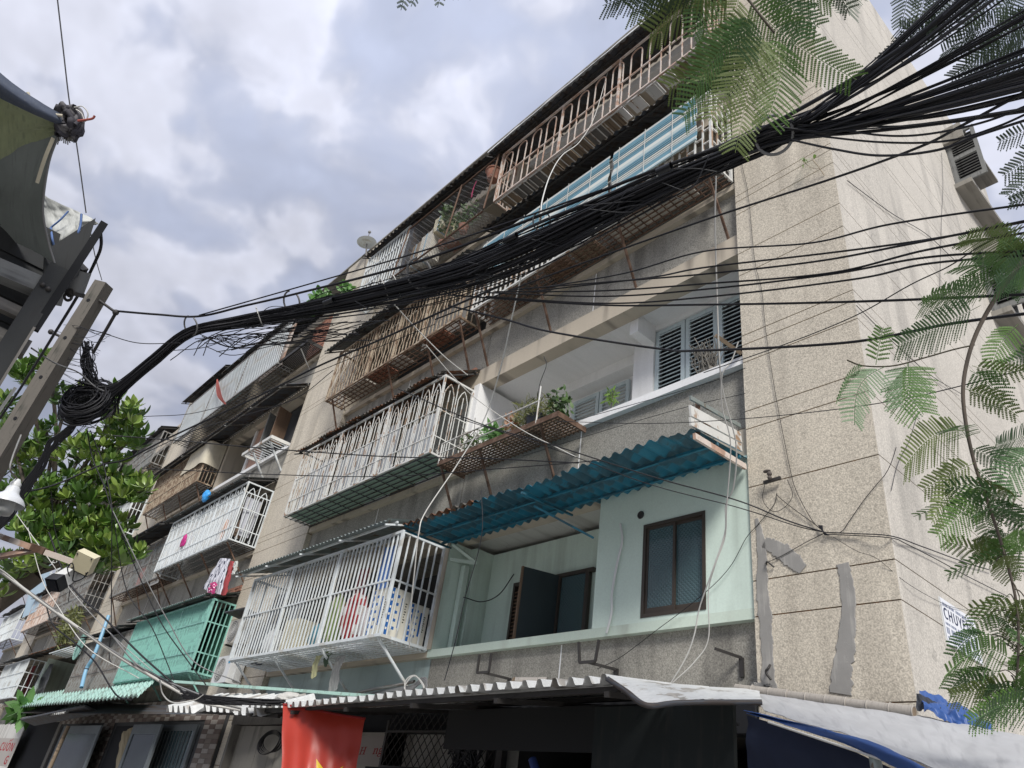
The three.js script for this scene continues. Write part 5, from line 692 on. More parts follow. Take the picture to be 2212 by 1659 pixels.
// tin roofs over the pavement
{
  const e = (u, v, z) => onZ(u, v, z), g = thing('shop_awning', 'long corrugated tin shop roof with dark underside above the red flag', 'awning');
  const fl_ = e(540, 1525, 1.95), fr_ = e(1312, 1466, 1.95), bl_ = V(fl_.x - 0.2, fl_.y + 0.36, 0.1), br_ = V(fr_.x - 0.2, fr_.y + 0.3, 0.1);
  part(g, 'corrugated_sheet', corrug(bl_, br_, fl_, fr_, 0.21, 0.036, { trap: true, sag: 0.07, seed: 41, m: 6, jag: 0.03 }), M.tinwhite);
  for (const t of [0.3, 0.9]) part(g, 'purlin', bar(bl_.clone().lerp(fl_, t).add(V(0, -0.08, 0)), br_.clone().lerp(fr_, t).add(V(0, -0.08, 0)), 0.05, 0.05, V(0, 1, 0)), M.iron);
  for (let k = 0; k <= 5; k++) part(g, 'rafter', bar(bl_.clone().lerp(br_, k / 5).add(V(0, -0.13, 0)), fl_.clone().lerp(fr_, k / 5).add(V(0, -0.13, 0)), 0.05, 0.05, V(0, 1, 0)), M.iron);
  const w = thing('shop_awning', 'short white crimped tin roof edge left of the red flag', 'awning'), a = e(362, 1530, 1.95), b = e(558, 1540, 1.95); part(w, 'corrugated_sheet', corrug(V(a.x, a.y + 0.42, 1.0), V(b.x, b.y + 0.42, 1.0), a, b, 0.3, 0.06, { trap: true, seed: 43, m: 5, jag: 0.3 }), M.tinwhite); part(w, 'purlin', bar(a.clone().add(V(0, 0.02, -0.35)), b.clone().add(V(0, 0.02, -0.35)), 0.05, 0.05), M.iron);
  const s = thing('tin_sheet', 'smooth white tin sheet sloping down at the right end of the shop roof', 'roof sheet');
  part(s, 'sheet_face', cloth([[e(1312, 1464, 1.9), e(1420, 1474, 1.3), e(1520, 1482, 0.8), e(1640, 1492, 0.4)], [e(1350, 1492, 2.0), e(1440, 1492, 1.6), e(1540, 1496, 1.2), e(1642, 1502, 1.0)], [e(1398, 1522, 2.1), e(1470, 1514, 1.8), e(1550, 1512, 1.5), e(1645, 1514, 1.35)]], 50, 12, 0.015, 12, 44), M.tinwhite);
  part(s, 'rolled_edge', tube([e(1312, 1466, 1.92), e(1352, 1493, 2.02), e(1398, 1524, 2.12), e(1470, 1518, 1.84), e(1645, 1517, 1.36)], 0.025, 40, 6), M.tindark);
  const m = thing('shop_awning', 'mint green tile pattern steel roof at the lower left', 'awning');
  const A = e(62, 1506, 0.3), B = e(340, 1468, 0.3), C0 = e(33, 1530, 1.5), D0 = e(296, 1508, 1.5);
  const L = A.distanceTo(B); part(m, 'tile_sheet', surf((q, t) => { const p = A.clone().lerp(B, q).lerp(C0.clone().lerp(D0, q), t); const n = 6, step = (t * n) % 1; p.y += 0.03 * Math.sin(q * L / 0.42 * Math.PI * 2) * (1 - 0.3 * step) + 0.085 * (1 - step) - 0.1 * sstep(0.9, 1, 1 - q); return p; }, Math.round(L / 0.42 * 8), 48, L, 1.2), M.minttile);
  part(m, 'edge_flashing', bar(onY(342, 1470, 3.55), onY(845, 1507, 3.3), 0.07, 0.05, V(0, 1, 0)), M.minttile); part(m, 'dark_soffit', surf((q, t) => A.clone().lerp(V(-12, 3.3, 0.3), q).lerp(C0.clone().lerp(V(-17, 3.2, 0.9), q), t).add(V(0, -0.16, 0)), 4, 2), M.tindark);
  const f = thing('wall_cables', 'clump of grey and white cables tied along the wall under the pale grey cage', 'cables'), R = mulberry(17);
  part(f, 'cable_loop', G([...Array(15)].map((_, i) => tube([e(770 + R() * 20, 1512, 0.3), e(800 + R() * 10, 1498 + R() * 6, 0.25), e(845, 1488 + R() * 8, 0.25), e(890, 1480 + R() * 10, 0.22), e(905 + R() * 15, 1462 + R() * 12, 0.22), e(918 + R() * 4, 1480 + R() * 10, 0.22), e(880 + R() * 36, 1500, 0.25)], 0.008 + R() * 0.008, 46, 5))), M.greycable); part(f, 'white_wire', G([...Array(5)].map(() => tube([e(872 + R() * 8, 1502, 0.28), e(876, 1470 + R() * 10, 0.3), e(895, 1458 + R() * 6, 0.28), e(915, 1478 + R() * 10, 0.28), e(912, 1500, 0.28)], 0.008, 40, 5))), M.whitecable); part(f, 'bundle_core', tube([e(690, 1516, 0.5), e(760, 1500, 0.35), e(800, 1490, 0.3), e(860, 1480, 0.25), e(895, 1472, 0.22)], 0.026, 40, 8), M.greybar);
  const d = thing('rubble_bag', 'dusty white sack lying on the tin roof beneath the mint roof edge', 'bag'); const c = e(626, 1512, 1.2); const q = new THREE.IcosahedronGeometry(1, 3), pp = q.attributes.position; for (let i = 0; i < pp.count; i++) { const x = pp.getX(i), y = pp.getY(i), z = pp.getZ(i), k = 1 + 0.7 * (fbm(x * 2 + 9, y * 2 + z + 9, 99, 99, 3, 5) - 0.5); pp.setXYZ(i, c.x + x * 0.34 * k, c.y + y * 0.13 * k, c.z + z * 0.2 * k); } q.computeVertexNormals(); part(d, 'sack', q, M.dirtywhite);
  const u = thing('low_tin_roof', 'small white tin roof with a green plant at the lower left corner', 'awning'); part(u, 'corrugated_sheet', corrug(e(35, 1545, 0.7), e(190, 1520, 0.7), e(24, 1555, 1.4), e(140, 1540, 1.4), 0.3, 0.03, { seed: 46 }), M.tinwhite); part(u, 'dark_fascia', bar(e(60, 1560, 1.35), e(200, 1532, 1.0), 0.05, 0.5, V(0, 0.2, 1)), M.tindark);
  const pl = thing('roof_pot_plant', 'broad leaved green plant on the small white tin roof', 'plant'); bush(pl, 'foliage', e(56, 1535, 1.2), V(1.1, 0.3, 0.3), 70, 0.55, 0.24, [leafMat(0.12, 0.28, 0.06), leafMat(0.08, 0.2, 0.04)], 73);
  const hat = thing('dark_hat', 'black ruffled hat hanging on the pier at the lower left', 'hat'); const hc = e(38, 1477, 0.3); part(hat, 'brim', surf((s2, t) => { const an = s2 * 6.2832, r = 0.15 + 0.4 * t; return V(hc.x + Math.cos(an) * r, hc.y + Math.sin(an) * r * 0.8, hc.z + 0.05 * Math.sin(an * 7) * t); }, 70, 4), M.blackplastic); part(hat, 'crown', ball(hc.clone().add(V(0, 0, 0.05)), 0.2, V(1, 0.9, 0.6)), M.blackplastic);
  const co = thing('hung_coats', 'dark coats and a red garment hanging in the far left doorway', 'garments'); part(co, 'dark_coat', cloth([[e(95, 1440, -0.1), e(118, 1432, -0.1)], [e(75, 1475, -0.05), e(105, 1470, -0.05)], [e(62, 1505, -0.1), e(92, 1498, -0.1)]], 12, 10, 0.08, 6, 81), M.blackplastic); part(co, 'red_garment', cloth([[e(70, 1440, -0.1), e(78, 1438, -0.1)], [e(60, 1465, -0.05), e(68, 1462, -0.05)], [e(48, 1500, -0.1), e(56, 1495, -0.1)]], 8, 8, 0.05, 6, 82), P(0.42, 0.05, 0.05));
  const ro = thing('bamboo_roller', 'short pale bamboo roller lying on the tin roof edge', 'pole'); part(ro, 'culm', rod(e(1114, 1473, 1.4), e(1182, 1473, 1.2), 0.05, 14), M.bamboo); part(ro, 'end', disc(e(1113, 1473, 1.4), 0.05, 0.01, V(1, 0, 0)), M.wood);
}
{ // white tarpaulin roof with its blue rim, on the right
  const e = (u, v, z) => onZ(u, v, z), g = thing('tarpaulin_roof', 'white tarpaulin stall roof with blue underside at the lower right', 'tarpaulin');
  part(g, 'white_tarp', cloth([[e(1585, 1487, 0.35), e(1680, 1500, 0.35), e(1780, 1513, 0.33), e(1880, 1526, 0.33), e(1985, 1543, 0.33), e(2110, 1572, 0.5), e(2300, 1606, 0.7)], [e(1632, 1512, 0.9), e(1720, 1528, 1.0), e(1810, 1545, 1.1), e(1900, 1560, 1.1), e(2010, 1577, 1.2), e(2120, 1598, 1.4), e(2310, 1630, 1.6)], [e(1650, 1533, 1.3), e(1740, 1556, 1.6), e(1830, 1578, 1.8), e(1930, 1606, 2.0), e(2030, 1634, 2.2), e(2140, 1662, 2.4), e(2320, 1700, 2.6)], [e(1655, 1538, 1.4), e(1745, 1565, 1.75), e(1840, 1590, 2.0), e(1940, 1628, 2.3), e(2050, 1672, 2.6), e(2160, 1720, 2.9), e(2330, 1790, 3.2)]], 150, 40, 0.016, 11, 31, 0.004), std({ map: plaster([0.42, 0.425, 0.43], [0.24, 0.24, 0.25], 0.5, 720, 1024, 0.8), roughness: 0.6 }));
  const blue = std({ color: col(0.03, 0.085, 0.27), roughness: 0.45 });
  part(g, 'blue_rim', cloth([[e(1606, 1534, 1.5), e(1700, 1556, 1.7), e(1800, 1580, 1.95), e(1905, 1612, 2.25), e(2000, 1660, 2.5), e(2110, 1720, 2.9)], [e(1640, 1541, 1.45), e(1720, 1562, 1.72), e(1810, 1590, 2.0), e(1910, 1624, 2.3), e(2010, 1672, 2.55), e(2120, 1735, 2.95)], [e(1612, 1541, 1.5), e(1705, 1568, 1.7), e(1806, 1600, 1.95), e(1905, 1642, 2.2), e(2000, 1690, 2.5), e(2100, 1750, 2.9)]], 60, 10, 0.01, 12, 32, 0.004), blue);
  part(g, 'navy_drape', cloth([[e(1612, 1545, 1.3), e(1750, 1590, 1.5), e(1880, 1640, 1.6), e(2000, 1700, 1.8)], [e(1620, 1700, 1.2), e(1750, 1720, 1.4), e(1880, 1740, 1.5), e(2000, 1760, 1.7)]], 30, 8, 0.05, 6, 33), P(0.007, 0.014, 0.04));
  part(g, 'post', rod(e(1886, 1612, 2.1), e(1900, 1700, 2.1), 0.035, 10), M.galv); part(g, 'batten', rod(e(1660, 1560, 1.65), e(2000, 1672, 2.35), 0.008, 6), M.whitecable);
  const b = thing('bamboo_pole', 'long grey bamboo pole lying along the top of the white tarpaulin', 'pole'), p = e(1590, 1487, 0.48), q = e(1974, 1538, 0.48), n = 9; for (let i = 0; i < n; i++) { const a = p.clone().lerp(q, i / n), c = p.clone().lerp(q, (i + 1) / n); part(b, 'culm_segment', rod(a, c, 0.042 + 0.003 * (i % 3), 12), M.bamboo); part(b, 'node', G([new THREE.TorusGeometry(0.044, 0.008, 5, 16).applyQuaternion(new THREE.Quaternion().setFromUnitVectors(V(0, 0, 1), q.clone().sub(p).normalize())).translate(c.x, c.y, c.z)]), M.bamboo); } part(b, 'cut_end', disc(q, 0.044, 0.01, q.clone().sub(p)), M.wood);
  const t = thing('blue_tarpaulin', 'crumpled blue tarpaulin behind the bamboo pole at the foot of the end wall', 'tarpaulin'); part(t, 'folds', cloth([[e(1985, 1502, 0.2), e(2040, 1512, 0.1), e(2090, 1535, 0.1), e(2140, 1560, 0.2)], [e(1992, 1522, 0.4), e(2045, 1535, 0.4), e(2090, 1560, 0.4), e(2145, 1585, 0.5)], [e(2000, 1540, 0.5), e(2050, 1560, 0.5), e(2100, 1585, 0.5), e(2150, 1600, 0.6)]], 40, 24, 0.07, 7, 34), blue); part(t, 'dark_fold', cloth([[e(1980, 1500, 0.3), e(2000, 1505, 0.3), e(2030, 1520, 0.3)], [e(1978, 1535, 0.4), e(2010, 1536, 0.4), e(2035, 1540, 0.4)]], 16, 8, 0.03, 6, 35), P(0.03, 0.035, 0.045));
}
{ // the flag: red with a yellow star, hanging from the tin roof
  const g = thing('flag', 'large red flag with a yellow star hanging from the tin roof', 'flag');
  const TL = onZ(611, 1521, 2.0), TR = onZ(789, 1553, 1.25), BL = onZ(604, 1720, 2.0), BR = onZ(760, 1720, 1.3), fn = new THREE.Vector3().crossVectors(TR.clone().sub(TL), BL.clone().sub(TL)).normalize();
  const f = (s, t) => TL.clone().lerp(TR, s).lerp(BL.clone().lerp(BR, s), t).addScaledVector(fn, 0.035 * Math.sin(s * 11 + t * 1.4) * (0.2 + t * 0.8) + 0.02 * Math.sin(s * 27 + 1) * t + 0.012 * Math.sin(t * 14 + s * 3));
  part(g, 'red_cloth', sheet(f, 60, 24, 0.003, 1, 1), new THREE.MeshPhysicalMaterial({ color: col(0.46, 0.042, 0.022), roughness: 0.42, sheen: 0.4, sheenColor: col(0.8, 0.2, 0.2), sheenRoughness: 0.4, side: THREE.DoubleSide }));
  const tri = [], sp = (k) => { const r = k % 2 ? 0.125 : 0.325, an = k * Math.PI / 5 - 0.42; return [0.60 + r * Math.sin(an), 0.86 - r * 0.92 * Math.cos(an)]; };
  for (let k = 0; k < 10; k++) { const p = sp(k), q = sp((k + 1) % 10); tri.push(surf((s, t) => f(mix(0.60, mix(p[0], q[0], s), t), mix(0.86, mix(p[1], q[1], s), t)).addScaledVector(fn, 0.006), 4, 8)); tri.push(surf((s, t) => f(mix(0.60, mix(p[0], q[0], s), t), mix(0.86, mix(p[1], q[1], s), t)).addScaledVector(fn, -0.009), 4, 8)); }
  part(g, 'yellow_star', G(tri), P(0.75, 0.52, 0.03, 0.5)); part(g, 'top_hem', tube([...Array(9)].map((_, i) => f(i / 8, 0.0)), 0.018, 40, 6), P(0.3, 0.02, 0.02));
}
// ------------------------------------------------------------------ concrete pole, cable bundle and single wires
{
  const top = at(225, 614, 9.4), foot = at(0, 985, 8.5), d = top.clone().sub(foot).normalize(), base = foot.clone().addScaledVector(d, -foot.y / d.y), g = thing('utility_pole', 'leaning square concrete utility pole with rows of holes', 'utility pole');
  const L = base.distanceTo(top), geo = new THREE.CylinderGeometry(0.118, 0.185, L, 4, 12); geo.rotateY(Math.PI / 4); const n2 = geo.toNonIndexed(); n2.computeVertexNormals(); uvs(n2);
  const zc = V(0.55, 0.1, 0.5); zc.addScaledVector(d, -zc.dot(d)).normalize(); const m = new THREE.Matrix4().makeBasis(new THREE.Vector3().crossVectors(d, zc), d, zc).setPosition(base.clone().add(top).multiplyScalar(0.5)); n2.applyMatrix4(m); part(g, 'shaft', n2, std({ map: plaster([0.145, 0.132, 0.113], [0.03, 0.033, 0.026], 1.0, 381, 1024, 0.8) }));
  for (let i = 0; i < 14; i++) { const r = 0.30 + i * 0.56, p = top.clone().addScaledVector(d, -r), w = mix(0.118, 0.185, r / L) * Math.SQRT1_2; part(g, 'hole', disc(p.clone().addScaledVector(zc, w + 0.001), 0.024, 0.006, zc, 12), M.void); }
  const arm = (a, b) => { part(g, 'bolt', rod(a, b, 0.018, 8), M.iron); part(g, 'nut', ball(a, 0.035), M.iron); part(g, 'nut', ball(b, 0.04), M.iron); };
  arm(at(194, 634, 9.3), at(250, 675, 9.25)); arm(at(110, 717, 9.1), at(143, 733, 9.1));
  part(g, 'stay_rod', rod(at(249, 678, 9.25), at(201, 762, 9.3), 0.02, 8), M.iron);
  const R = mulberry(5); part(g, 'wire_wrap', G([...Array(26)].map((_, i) => { const u = 175 - i * 3 + R() * 20, v = 690 + i * 6 + R() * 20; return tube([at(u - 45, v - 10 + R() * 20, 9.2), at(u - 10, v + R() * 10, 9.0), at(u + 25, v + 10 + R() * 10, 9.1), at(u + 50, v + 30 * R(), 9.3)], 0.0035, 14, 3); })), M.cable2);
}
const C_ = (u, v, d) => at(u, v, d);
{
  const g = thing('cable_bundle', 'thick bundle of black cables sweeping from the pole coil to the upper right', 'cables'), R = mulberry(77);
  const path = [[205, 855, 9.4, 0.30], [250, 842, 9.4, 0.085], [330, 778, 9.4, 0.062], [412, 716, 9.35, 0.062], [520, 694, 9.4, 0.085], [640, 670, 9.2, 0.095], [770, 643, 8.5, 0.105], [900, 612, 7.8, 0.12], [1030, 575, 7.2, 0.165], [1160, 522, 6.7, 0.16], [1300, 455, 6.2, 0.115], [1450, 385, 5.8, 0.09], [1580, 332, 5.5, 0.085], [1670, 292, 5.3, 0.09]];
  const ends = []; // where each cable of the fan leaves the frame
  const fan = (n, u0, u1, v0, v1, d) => { for (let i = 0; i < n; i++) ends.push([mix(u0, u1, R()), mix(v0, v1, R()), d + R() * 0.5]); };
  fan(20, 2090, 2240, -70, -30, 3.6); fan(8, 2230, 2260, 0, 60, 3.5); fan(16, 2250, 2290, 85, 150, 3.4); fan(18, 2250, 2290, 140, 200, 3.4); fan(3, 2250, 2290, 225, 245, 3.4);
  ends.forEach((e, i) => {
    const r = Math.sqrt(R()), th = R() * 6.283, tw = (R() - 0.5) * 1.2, pts = path.map(([u, v, d, s], k) => { const a = th + tw * k * 0.25, q = r * s * (0.85 + 0.3 * R()); return C_(u, v, d).addScaledVector(RIGHT, Math.cos(a) * q * 0.7 - Math.sin(a) * q * 0.35).addScaledVector(UP, Math.sin(a) * q).addScaledVector(FWD, Math.cos(a) * q * 0.6); });
    const p = path[13], kx = (e[0] - 1670), q1 = C_(1670 + kx * 0.22, mix(p[1], e[1], 0.17) + 4, mix(p[2], e[2], 0.2)).addScaledVector(UP, (r * Math.sin(th)) * 0.06), q2 = C_(1670 + kx * 0.55, mix(p[1], e[1], 0.52) + 6 + R() * 8, mix(p[2], e[2], 0.55));
    pts.push(q1, q2, C_(...e)); part(g, 'cable', tube(pts, 0.005 + 0.0075 * R() * R(), 80, 5), i % 13 === 5 ? M.greycable2 : i % 4 === 3 ? M.cable2 : M.cable);
  });
  // looser strands that sag around the middle of the bundle
  for (let i = 0; i < 24; i++) {
    const o = (R() - 0.55) * 0.55, sag = 0.02 + R() * 0.12, pts = path.slice(3).map(([u, v, d, s], k) => { const t = k / 10, b = Math.sin(Math.PI * t); return C_(u, v, d).addScaledVector(UP, o * b * (0.6 + 0.2 * s) - sag * b * 0.6 + (R() - 0.5) * 0.03).addScaledVector(FWD, (R() - 0.5) * 0.2 * b); });
    const cut = Math.floor(R() * 2), e2 = Math.floor(R() * 3); part(g, 'cable', tube(pts.slice(cut, pts.length - e2), 0.005 + 0.006 * R(), 60, 4), i % 3 ? M.cable : M.cable2);
  }
  for (const [u, v, d, r, t] of [[1672, 292, 5.25, 0.135, 0.3], [905, 590, 7.7, 0.16, 0.2], [630, 652, 9.2, 0.14, 0.25], [412, 703, 9.35, 0.125, 0.3], [1170, 478, 6.6, 0.09, 0.2]]) {
    const c = C_(u, v, d), n = RIGHT.clone().multiplyScalar(0.72).addScaledVector(UP, 0.3).addScaledVector(FWD, u > 1500 ? 0.9 : 0.95 + t).normalize(); const q = new THREE.TorusGeometry(r, r * 0.085, 8, 40, 5.4); q.applyQuaternion(new THREE.Quaternion().setFromUnitVectors(V(0, 0, 1), n)); q.translate(c.x, c.y, c.z); part(g, 'hanger_ring', q, M.greycable, 'grey plastic hanger ring round the bundle');
  }
  for (const [u, v, d] of [[830, 627, 8.2], [855, 618, 8.1], [560, 684, 9.3]]) { const c = C_(u, v, d), q = new THREE.TorusGeometry(0.13, 0.007, 5, 24); q.applyQuaternion(new THREE.Quaternion().setFromUnitVectors(V(0, 0, 1), RIGHT.clone().addScaledVector(UP, 0.35).addScaledVector(FWD, 0.3).normalize())); q.translate(c.x, c.y, c.z); part(g, 'cable_tie', q, M.whitecable); }
  for (const [u, v, d, du, dv] of [[1090, 520, 6.9, 26, -12], [1420, 372, 5.75, 30, -14], [700, 655, 8.8, 20, -8]]) { part(g, 'splice_closure', rod(C_(u, v, d - 0.12), C_(u + du, v + dv, d - 0.2), 0.03, 10), M.blackplastic); }
  const jn = []; for (let i = 0; i < 40; i++) { const k = 4 + Math.floor(R() * 8), [u, v, d] = path[k], a = R() * 6.28, l = 60 + R() * 130; jn.push(tube([C_(u + (R() - .5) * 80, v + (R() - .5) * 50, d - 0.15), C_(u + l * 0.5, v - l * 0.12 + (R() - .5) * 70, d - 0.25), C_(u + l, v - l * 0.25 + (R() - .5) * 60, d - 0.3)], 0.004 + R() * 0.003, 14, 4)); } part(g, 'loose_end', G(jn), M.cable2);
  // coil at the pole, and the ragged old bundle above it
  const h = thing('cable_coil', 'large tangled coil of black cable hanging at the concrete pole', 'cable coil'), c = C_(188, 868, 9.35); const lo = [];
  for (let i = 0; i < 84; i++) { const r = 0.12 + 0.17 * Math.sqrt(R()), k = 0.5 + 0.3 * R(), ph = R() * 6.28, off = V(0, 0, 0).addScaledVector(RIGHT, (R() - 0.5) * 0.08).addScaledVector(UP, (R() - 0.55) * 0.2).addScaledVector(FWD, (R() - 0.5) * 0.25), ti = (R() - 0.5) * 0.7; const pts = []; for (let j = 0; j < 11; j++) { const a = ph + j / 10 * 6.0; pts.push(c.clone().add(off).addScaledVector(RIGHT, Math.cos(a) * r).addScaledVector(UP, Math.sin(a) * r * k + Math.cos(a) * r * ti * 0.4).addScaledVector(FWD, Math.sin(a) * r * 0.75)); } lo.push(tube(pts, 0.007 + 0.005 * R(), 44, 5)); }
  for (let i = 0; i < 3; i++) part(h, 'loops', G(lo.slice(i * 28, i * 28 + 28)), i ? M.cable : M.cable2);
  const old = []; for (let i = 0; i < 34; i++) { const w = 0.13; old.push(tube([[186, 745], [190, 780], [198, 815], [212, 850]].map(([u, v], k) => C_(u, v, 9.45).addScaledVector(RIGHT, (R() - 0.5) * w * (1 + k * 0.25)).addScaledVector(UP, (R() - 0.5) * 0.12).addScaledVector(FWD, (R() - 0.5) * w)), 0.007, 18, 4)); } part(h, 'old_strands', G(old), M.cable2);
  const bits = []; for (let i = 0; i < 26; i++) { const u = 140 + R() * 110, v = 830 + R() * 90; bits.push(tube([C_(u, v, 9.3), C_(u + (R() - 0.5) * 60, v + (R() - 0.3) * 50, 9.2), C_(u + (R() - 0.5) * 110, v + (R() - 0.3) * 70, 9.3)], 0.0045, 12, 3)); } part(h, 'loose_ends', G(bits), M.cable);
  const tr = []; for (let i = 0; i < 16; i++) tr.push(tube([[170, 905], [145, 930], [112, 962], [85, 1010], [50, 1065], [20, 1110], [-20, 1160]].map(([u, v], k) => C_(u, v, 9.5).addScaledVector(RIGHT, (R() - 0.5) * 0.12).addScaledVector(UP, (R() - 0.5) * 0.1)), 0.011, 40, 5)); part(h, 'trailing_bundle', G(tr), M.cable2);
}
function wire(label, pts, r, mat = M.cable, group) { return solo('wire', tube(pts.map((p) => C_(...p)), r, Math.max(24, pts.length * 14), 5), mat, label, 'wire', group); }
wire('thick black supply cable running from the pole above the bundle', [[255, 672, 9.25], [340, 679, 9.2], [430, 683, 9.3], [530, 660, 9.2], [645, 633, 9], [893, 568, 7.7], [1165, 466, 6.6], [1420, 365, 5.8], [1600, 300, 5.4], [1800, 195, 4.7], [1980, 80, 4.1], [2130, -50, 3.7]], 0.015);
wire('thin black cable a little above the thick supply cable', [[430, 681, 9.3], [645, 620, 9.05], [880, 552, 7.8], [1100, 480, 6.8], [1300, 410, 6.1]], 0.009);
wire('black cable dipping below the fan near the end wall shutter', [[1700, 300, 5.2], [1800, 322, 4.8], [1900, 336, 4.4], [2020, 325, 4], [2120, 290, 3.8], [2260, 245, 3.6]], 0.008); wire('upper black cable crossing the end wall just below the fan', [[1750, 292, 5.1], [1900, 307, 4.6], [2040, 305, 4.2], [2150, 275, 3.9], [2260, 225, 3.7]], 0.007); wire('straight black cable touching the end wall window hood', [[1790, 275, 5], [1900, 292, 4.6], [2000, 290, 4.3], [2130, 262, 3.9], [2260, 210, 3.7]], 0.007);
wire('long black cable rising from behind the lower bundle across the pier to the upper right', [[940, 690, 8], [1200, 590, 7.2], [1520, 476, 6.2], [1800, 385, 5.2], [1985, 318, 4.5], [2080, 270, 4.1], [2230, 190, 3.7]], 0.009);
const grp = 'black wires crossing the pier to the right';
for (const [lb, p, r] of [['topmost of the straight black wires crossing the pier', [[1180, 620], [1350, 590], [1520, 543], [1750, 525], [1925, 484], [2260, 435]], 0.007], ['black wire crossing the pier just above the white ceiling', [[1160, 628], [1400, 600], [1520, 578], [1800, 545], [2020, 515], [2260, 470]], 0.008], ['black wire crossing the white loggia ceiling and pier', [[1100, 626], [1300, 610], [1520, 592], [1760, 565], [1960, 528], [2260, 468]], 0.008], ['black wire at the level of the ceiling beam bracket', [[1070, 630], [1300, 628], [1520, 613], [1790, 590], [2000, 540], [2260, 495]], 0.008], ['black wire close above the louvred shutters', [[1050, 632], [1300, 640], [1520, 625], [1790, 593], [2000, 556], [2260, 540]], 0.008], ['black wire over the top rail of the white shutters', [[1050, 640], [1300, 655], [1520, 642], [1845, 603], [2000, 570], [2260, 548]], 0.008], ['flat black wire across the pier above the hanging fern twig', [[968, 637], [1280, 658], [1520, 658], [1860, 651], [2260, 634]], 0.009], ['lowest heavy black wire sagging past the white shutters', [[968, 660], [1090, 690], [1190, 717], [1420, 753], [1520, 757], [1830, 740], [2050, 700], [2260, 672]], 0.01]]) wire(lb, p.map(([u, v], k) => [u, v, mix(7.4, 3.9, k / (p.length - 1))]), r, M.cable, grp);
wire('thin black wire crossing steeply over the pier corner', [[1520, 805, 6.6], [1700, 742, 6.2], [1845, 683, 5.6], [1965, 616, 5], [2050, 575, 4.6], [2130, 525, 4.2], [2260, 470, 3.9]], 0.0045);
wire('thin wire below the ferns crossing the pier', [[1200, 910, 9], [1400, 915, 8], [1600, 905, 7], [1800, 885, 6.2], [1950, 862, 5.4], [2090, 830, 4.8], [2260, 785, 4.2]], 0.004);
wire('long black cable looping from the left edge up past the far awnings', [[-20, 1070, 9], [100, 1053, 10], [215, 1006, 10.5], [275, 991, 10.5], [375, 941, 10.5], [560, 855, 10], [690, 790, 9.4], [830, 730, 8.8], [960, 670, 8.2], [1110, 605, 7.4]], 0.013);
wire('double black wire running level from the coil to the right', [[240, 942, 9.4], [400, 952, 9.6], [560, 968, 9.8], [800, 985, 9.6], [1000, 995, 9], [1250, 1000, 8.4]].map(([u, v, d]) => [u, v - 78 + (u > 500 ? 0 : 0), d]).map(([u, v, d], k) => [[245, 941], [400, 953], [553, 967], [830, 986], [1037, 990], [1250, 1000]][k].concat(d)), 0.008);
wire('second level wire just below the double black wire', [[307, 1018, 9.6], [440, 1024, 9.7], [560, 1030, 9.6], [830, 1035, 9.2], [1120, 1015, 8.6], [1300, 1000, 8]].map(([u, v, d]) => [u, v - 6, d]), 0.006);
// wires meeting at the hook on the pier
const hook = [1782, 1150];
for (const [lb, p, r] of [['upper black wire coming from the left to the knot on the pier', [[860, 840, 9], [1037, 915, 8.6], [1190, 960, 8], [1410, 1030, 7.3], [1590, 1080, 6.9], [1700, 1124, 6.75], [...hook, 6.7]], 0.007], ['lower black wire coming from the left to the knot on the pier', [[980, 900, 8.8], [1190, 968, 8], [1400, 1045, 7.3], [1590, 1095, 6.9], [1720, 1136, 6.75], [...hook, 6.7]], 0.005]]) wire(lb, p, r);
const onWall = (pts, z) => pts.map(([u, v]) => onZ(u, v, z));
const wallWire = (label, pts, r = 0.004, mat = M.cable, z = 0.02) => solo('wire', tube(onWall(pts, z), r, pts.length * 12, 5), mat, label, 'wire');
wallWire('thin black wire running down the tan pier to the knot', [[1600, 345], [1616, 420], [1630, 560], [1645, 625], [1655, 720], [1675, 850], [1705, 1005], [1720, 1060], [1755, 1125], [1782, 1150]]);
wallWire('black wire from the insulator bracket to the knot on the pier', [[1678, 1068], [1684, 1075], [1715, 1100], [1750, 1125], [1782, 1150]]); wallWire('black wire from the bracket slanting left across the mint wall', [[1678, 1065], [1672, 1090], [1640, 1130], [1612, 1162], [1580, 1220], [1540, 1265], [1480, 1315], [1420, 1360], [1340, 1420], [1290, 1445]]); wallWire('black wire from the knot to the bent hook', [[1782, 1151], [1740, 1172], [1690, 1200], [1652, 1217]]); wallWire('black wire rising from the knot round the pier corner', [[1782, 1150], [1815, 1150], [1835, 1125], [1865, 1082], [1895, 1045], [1912, 1025], [1925, 1000], [1936, 966]]);
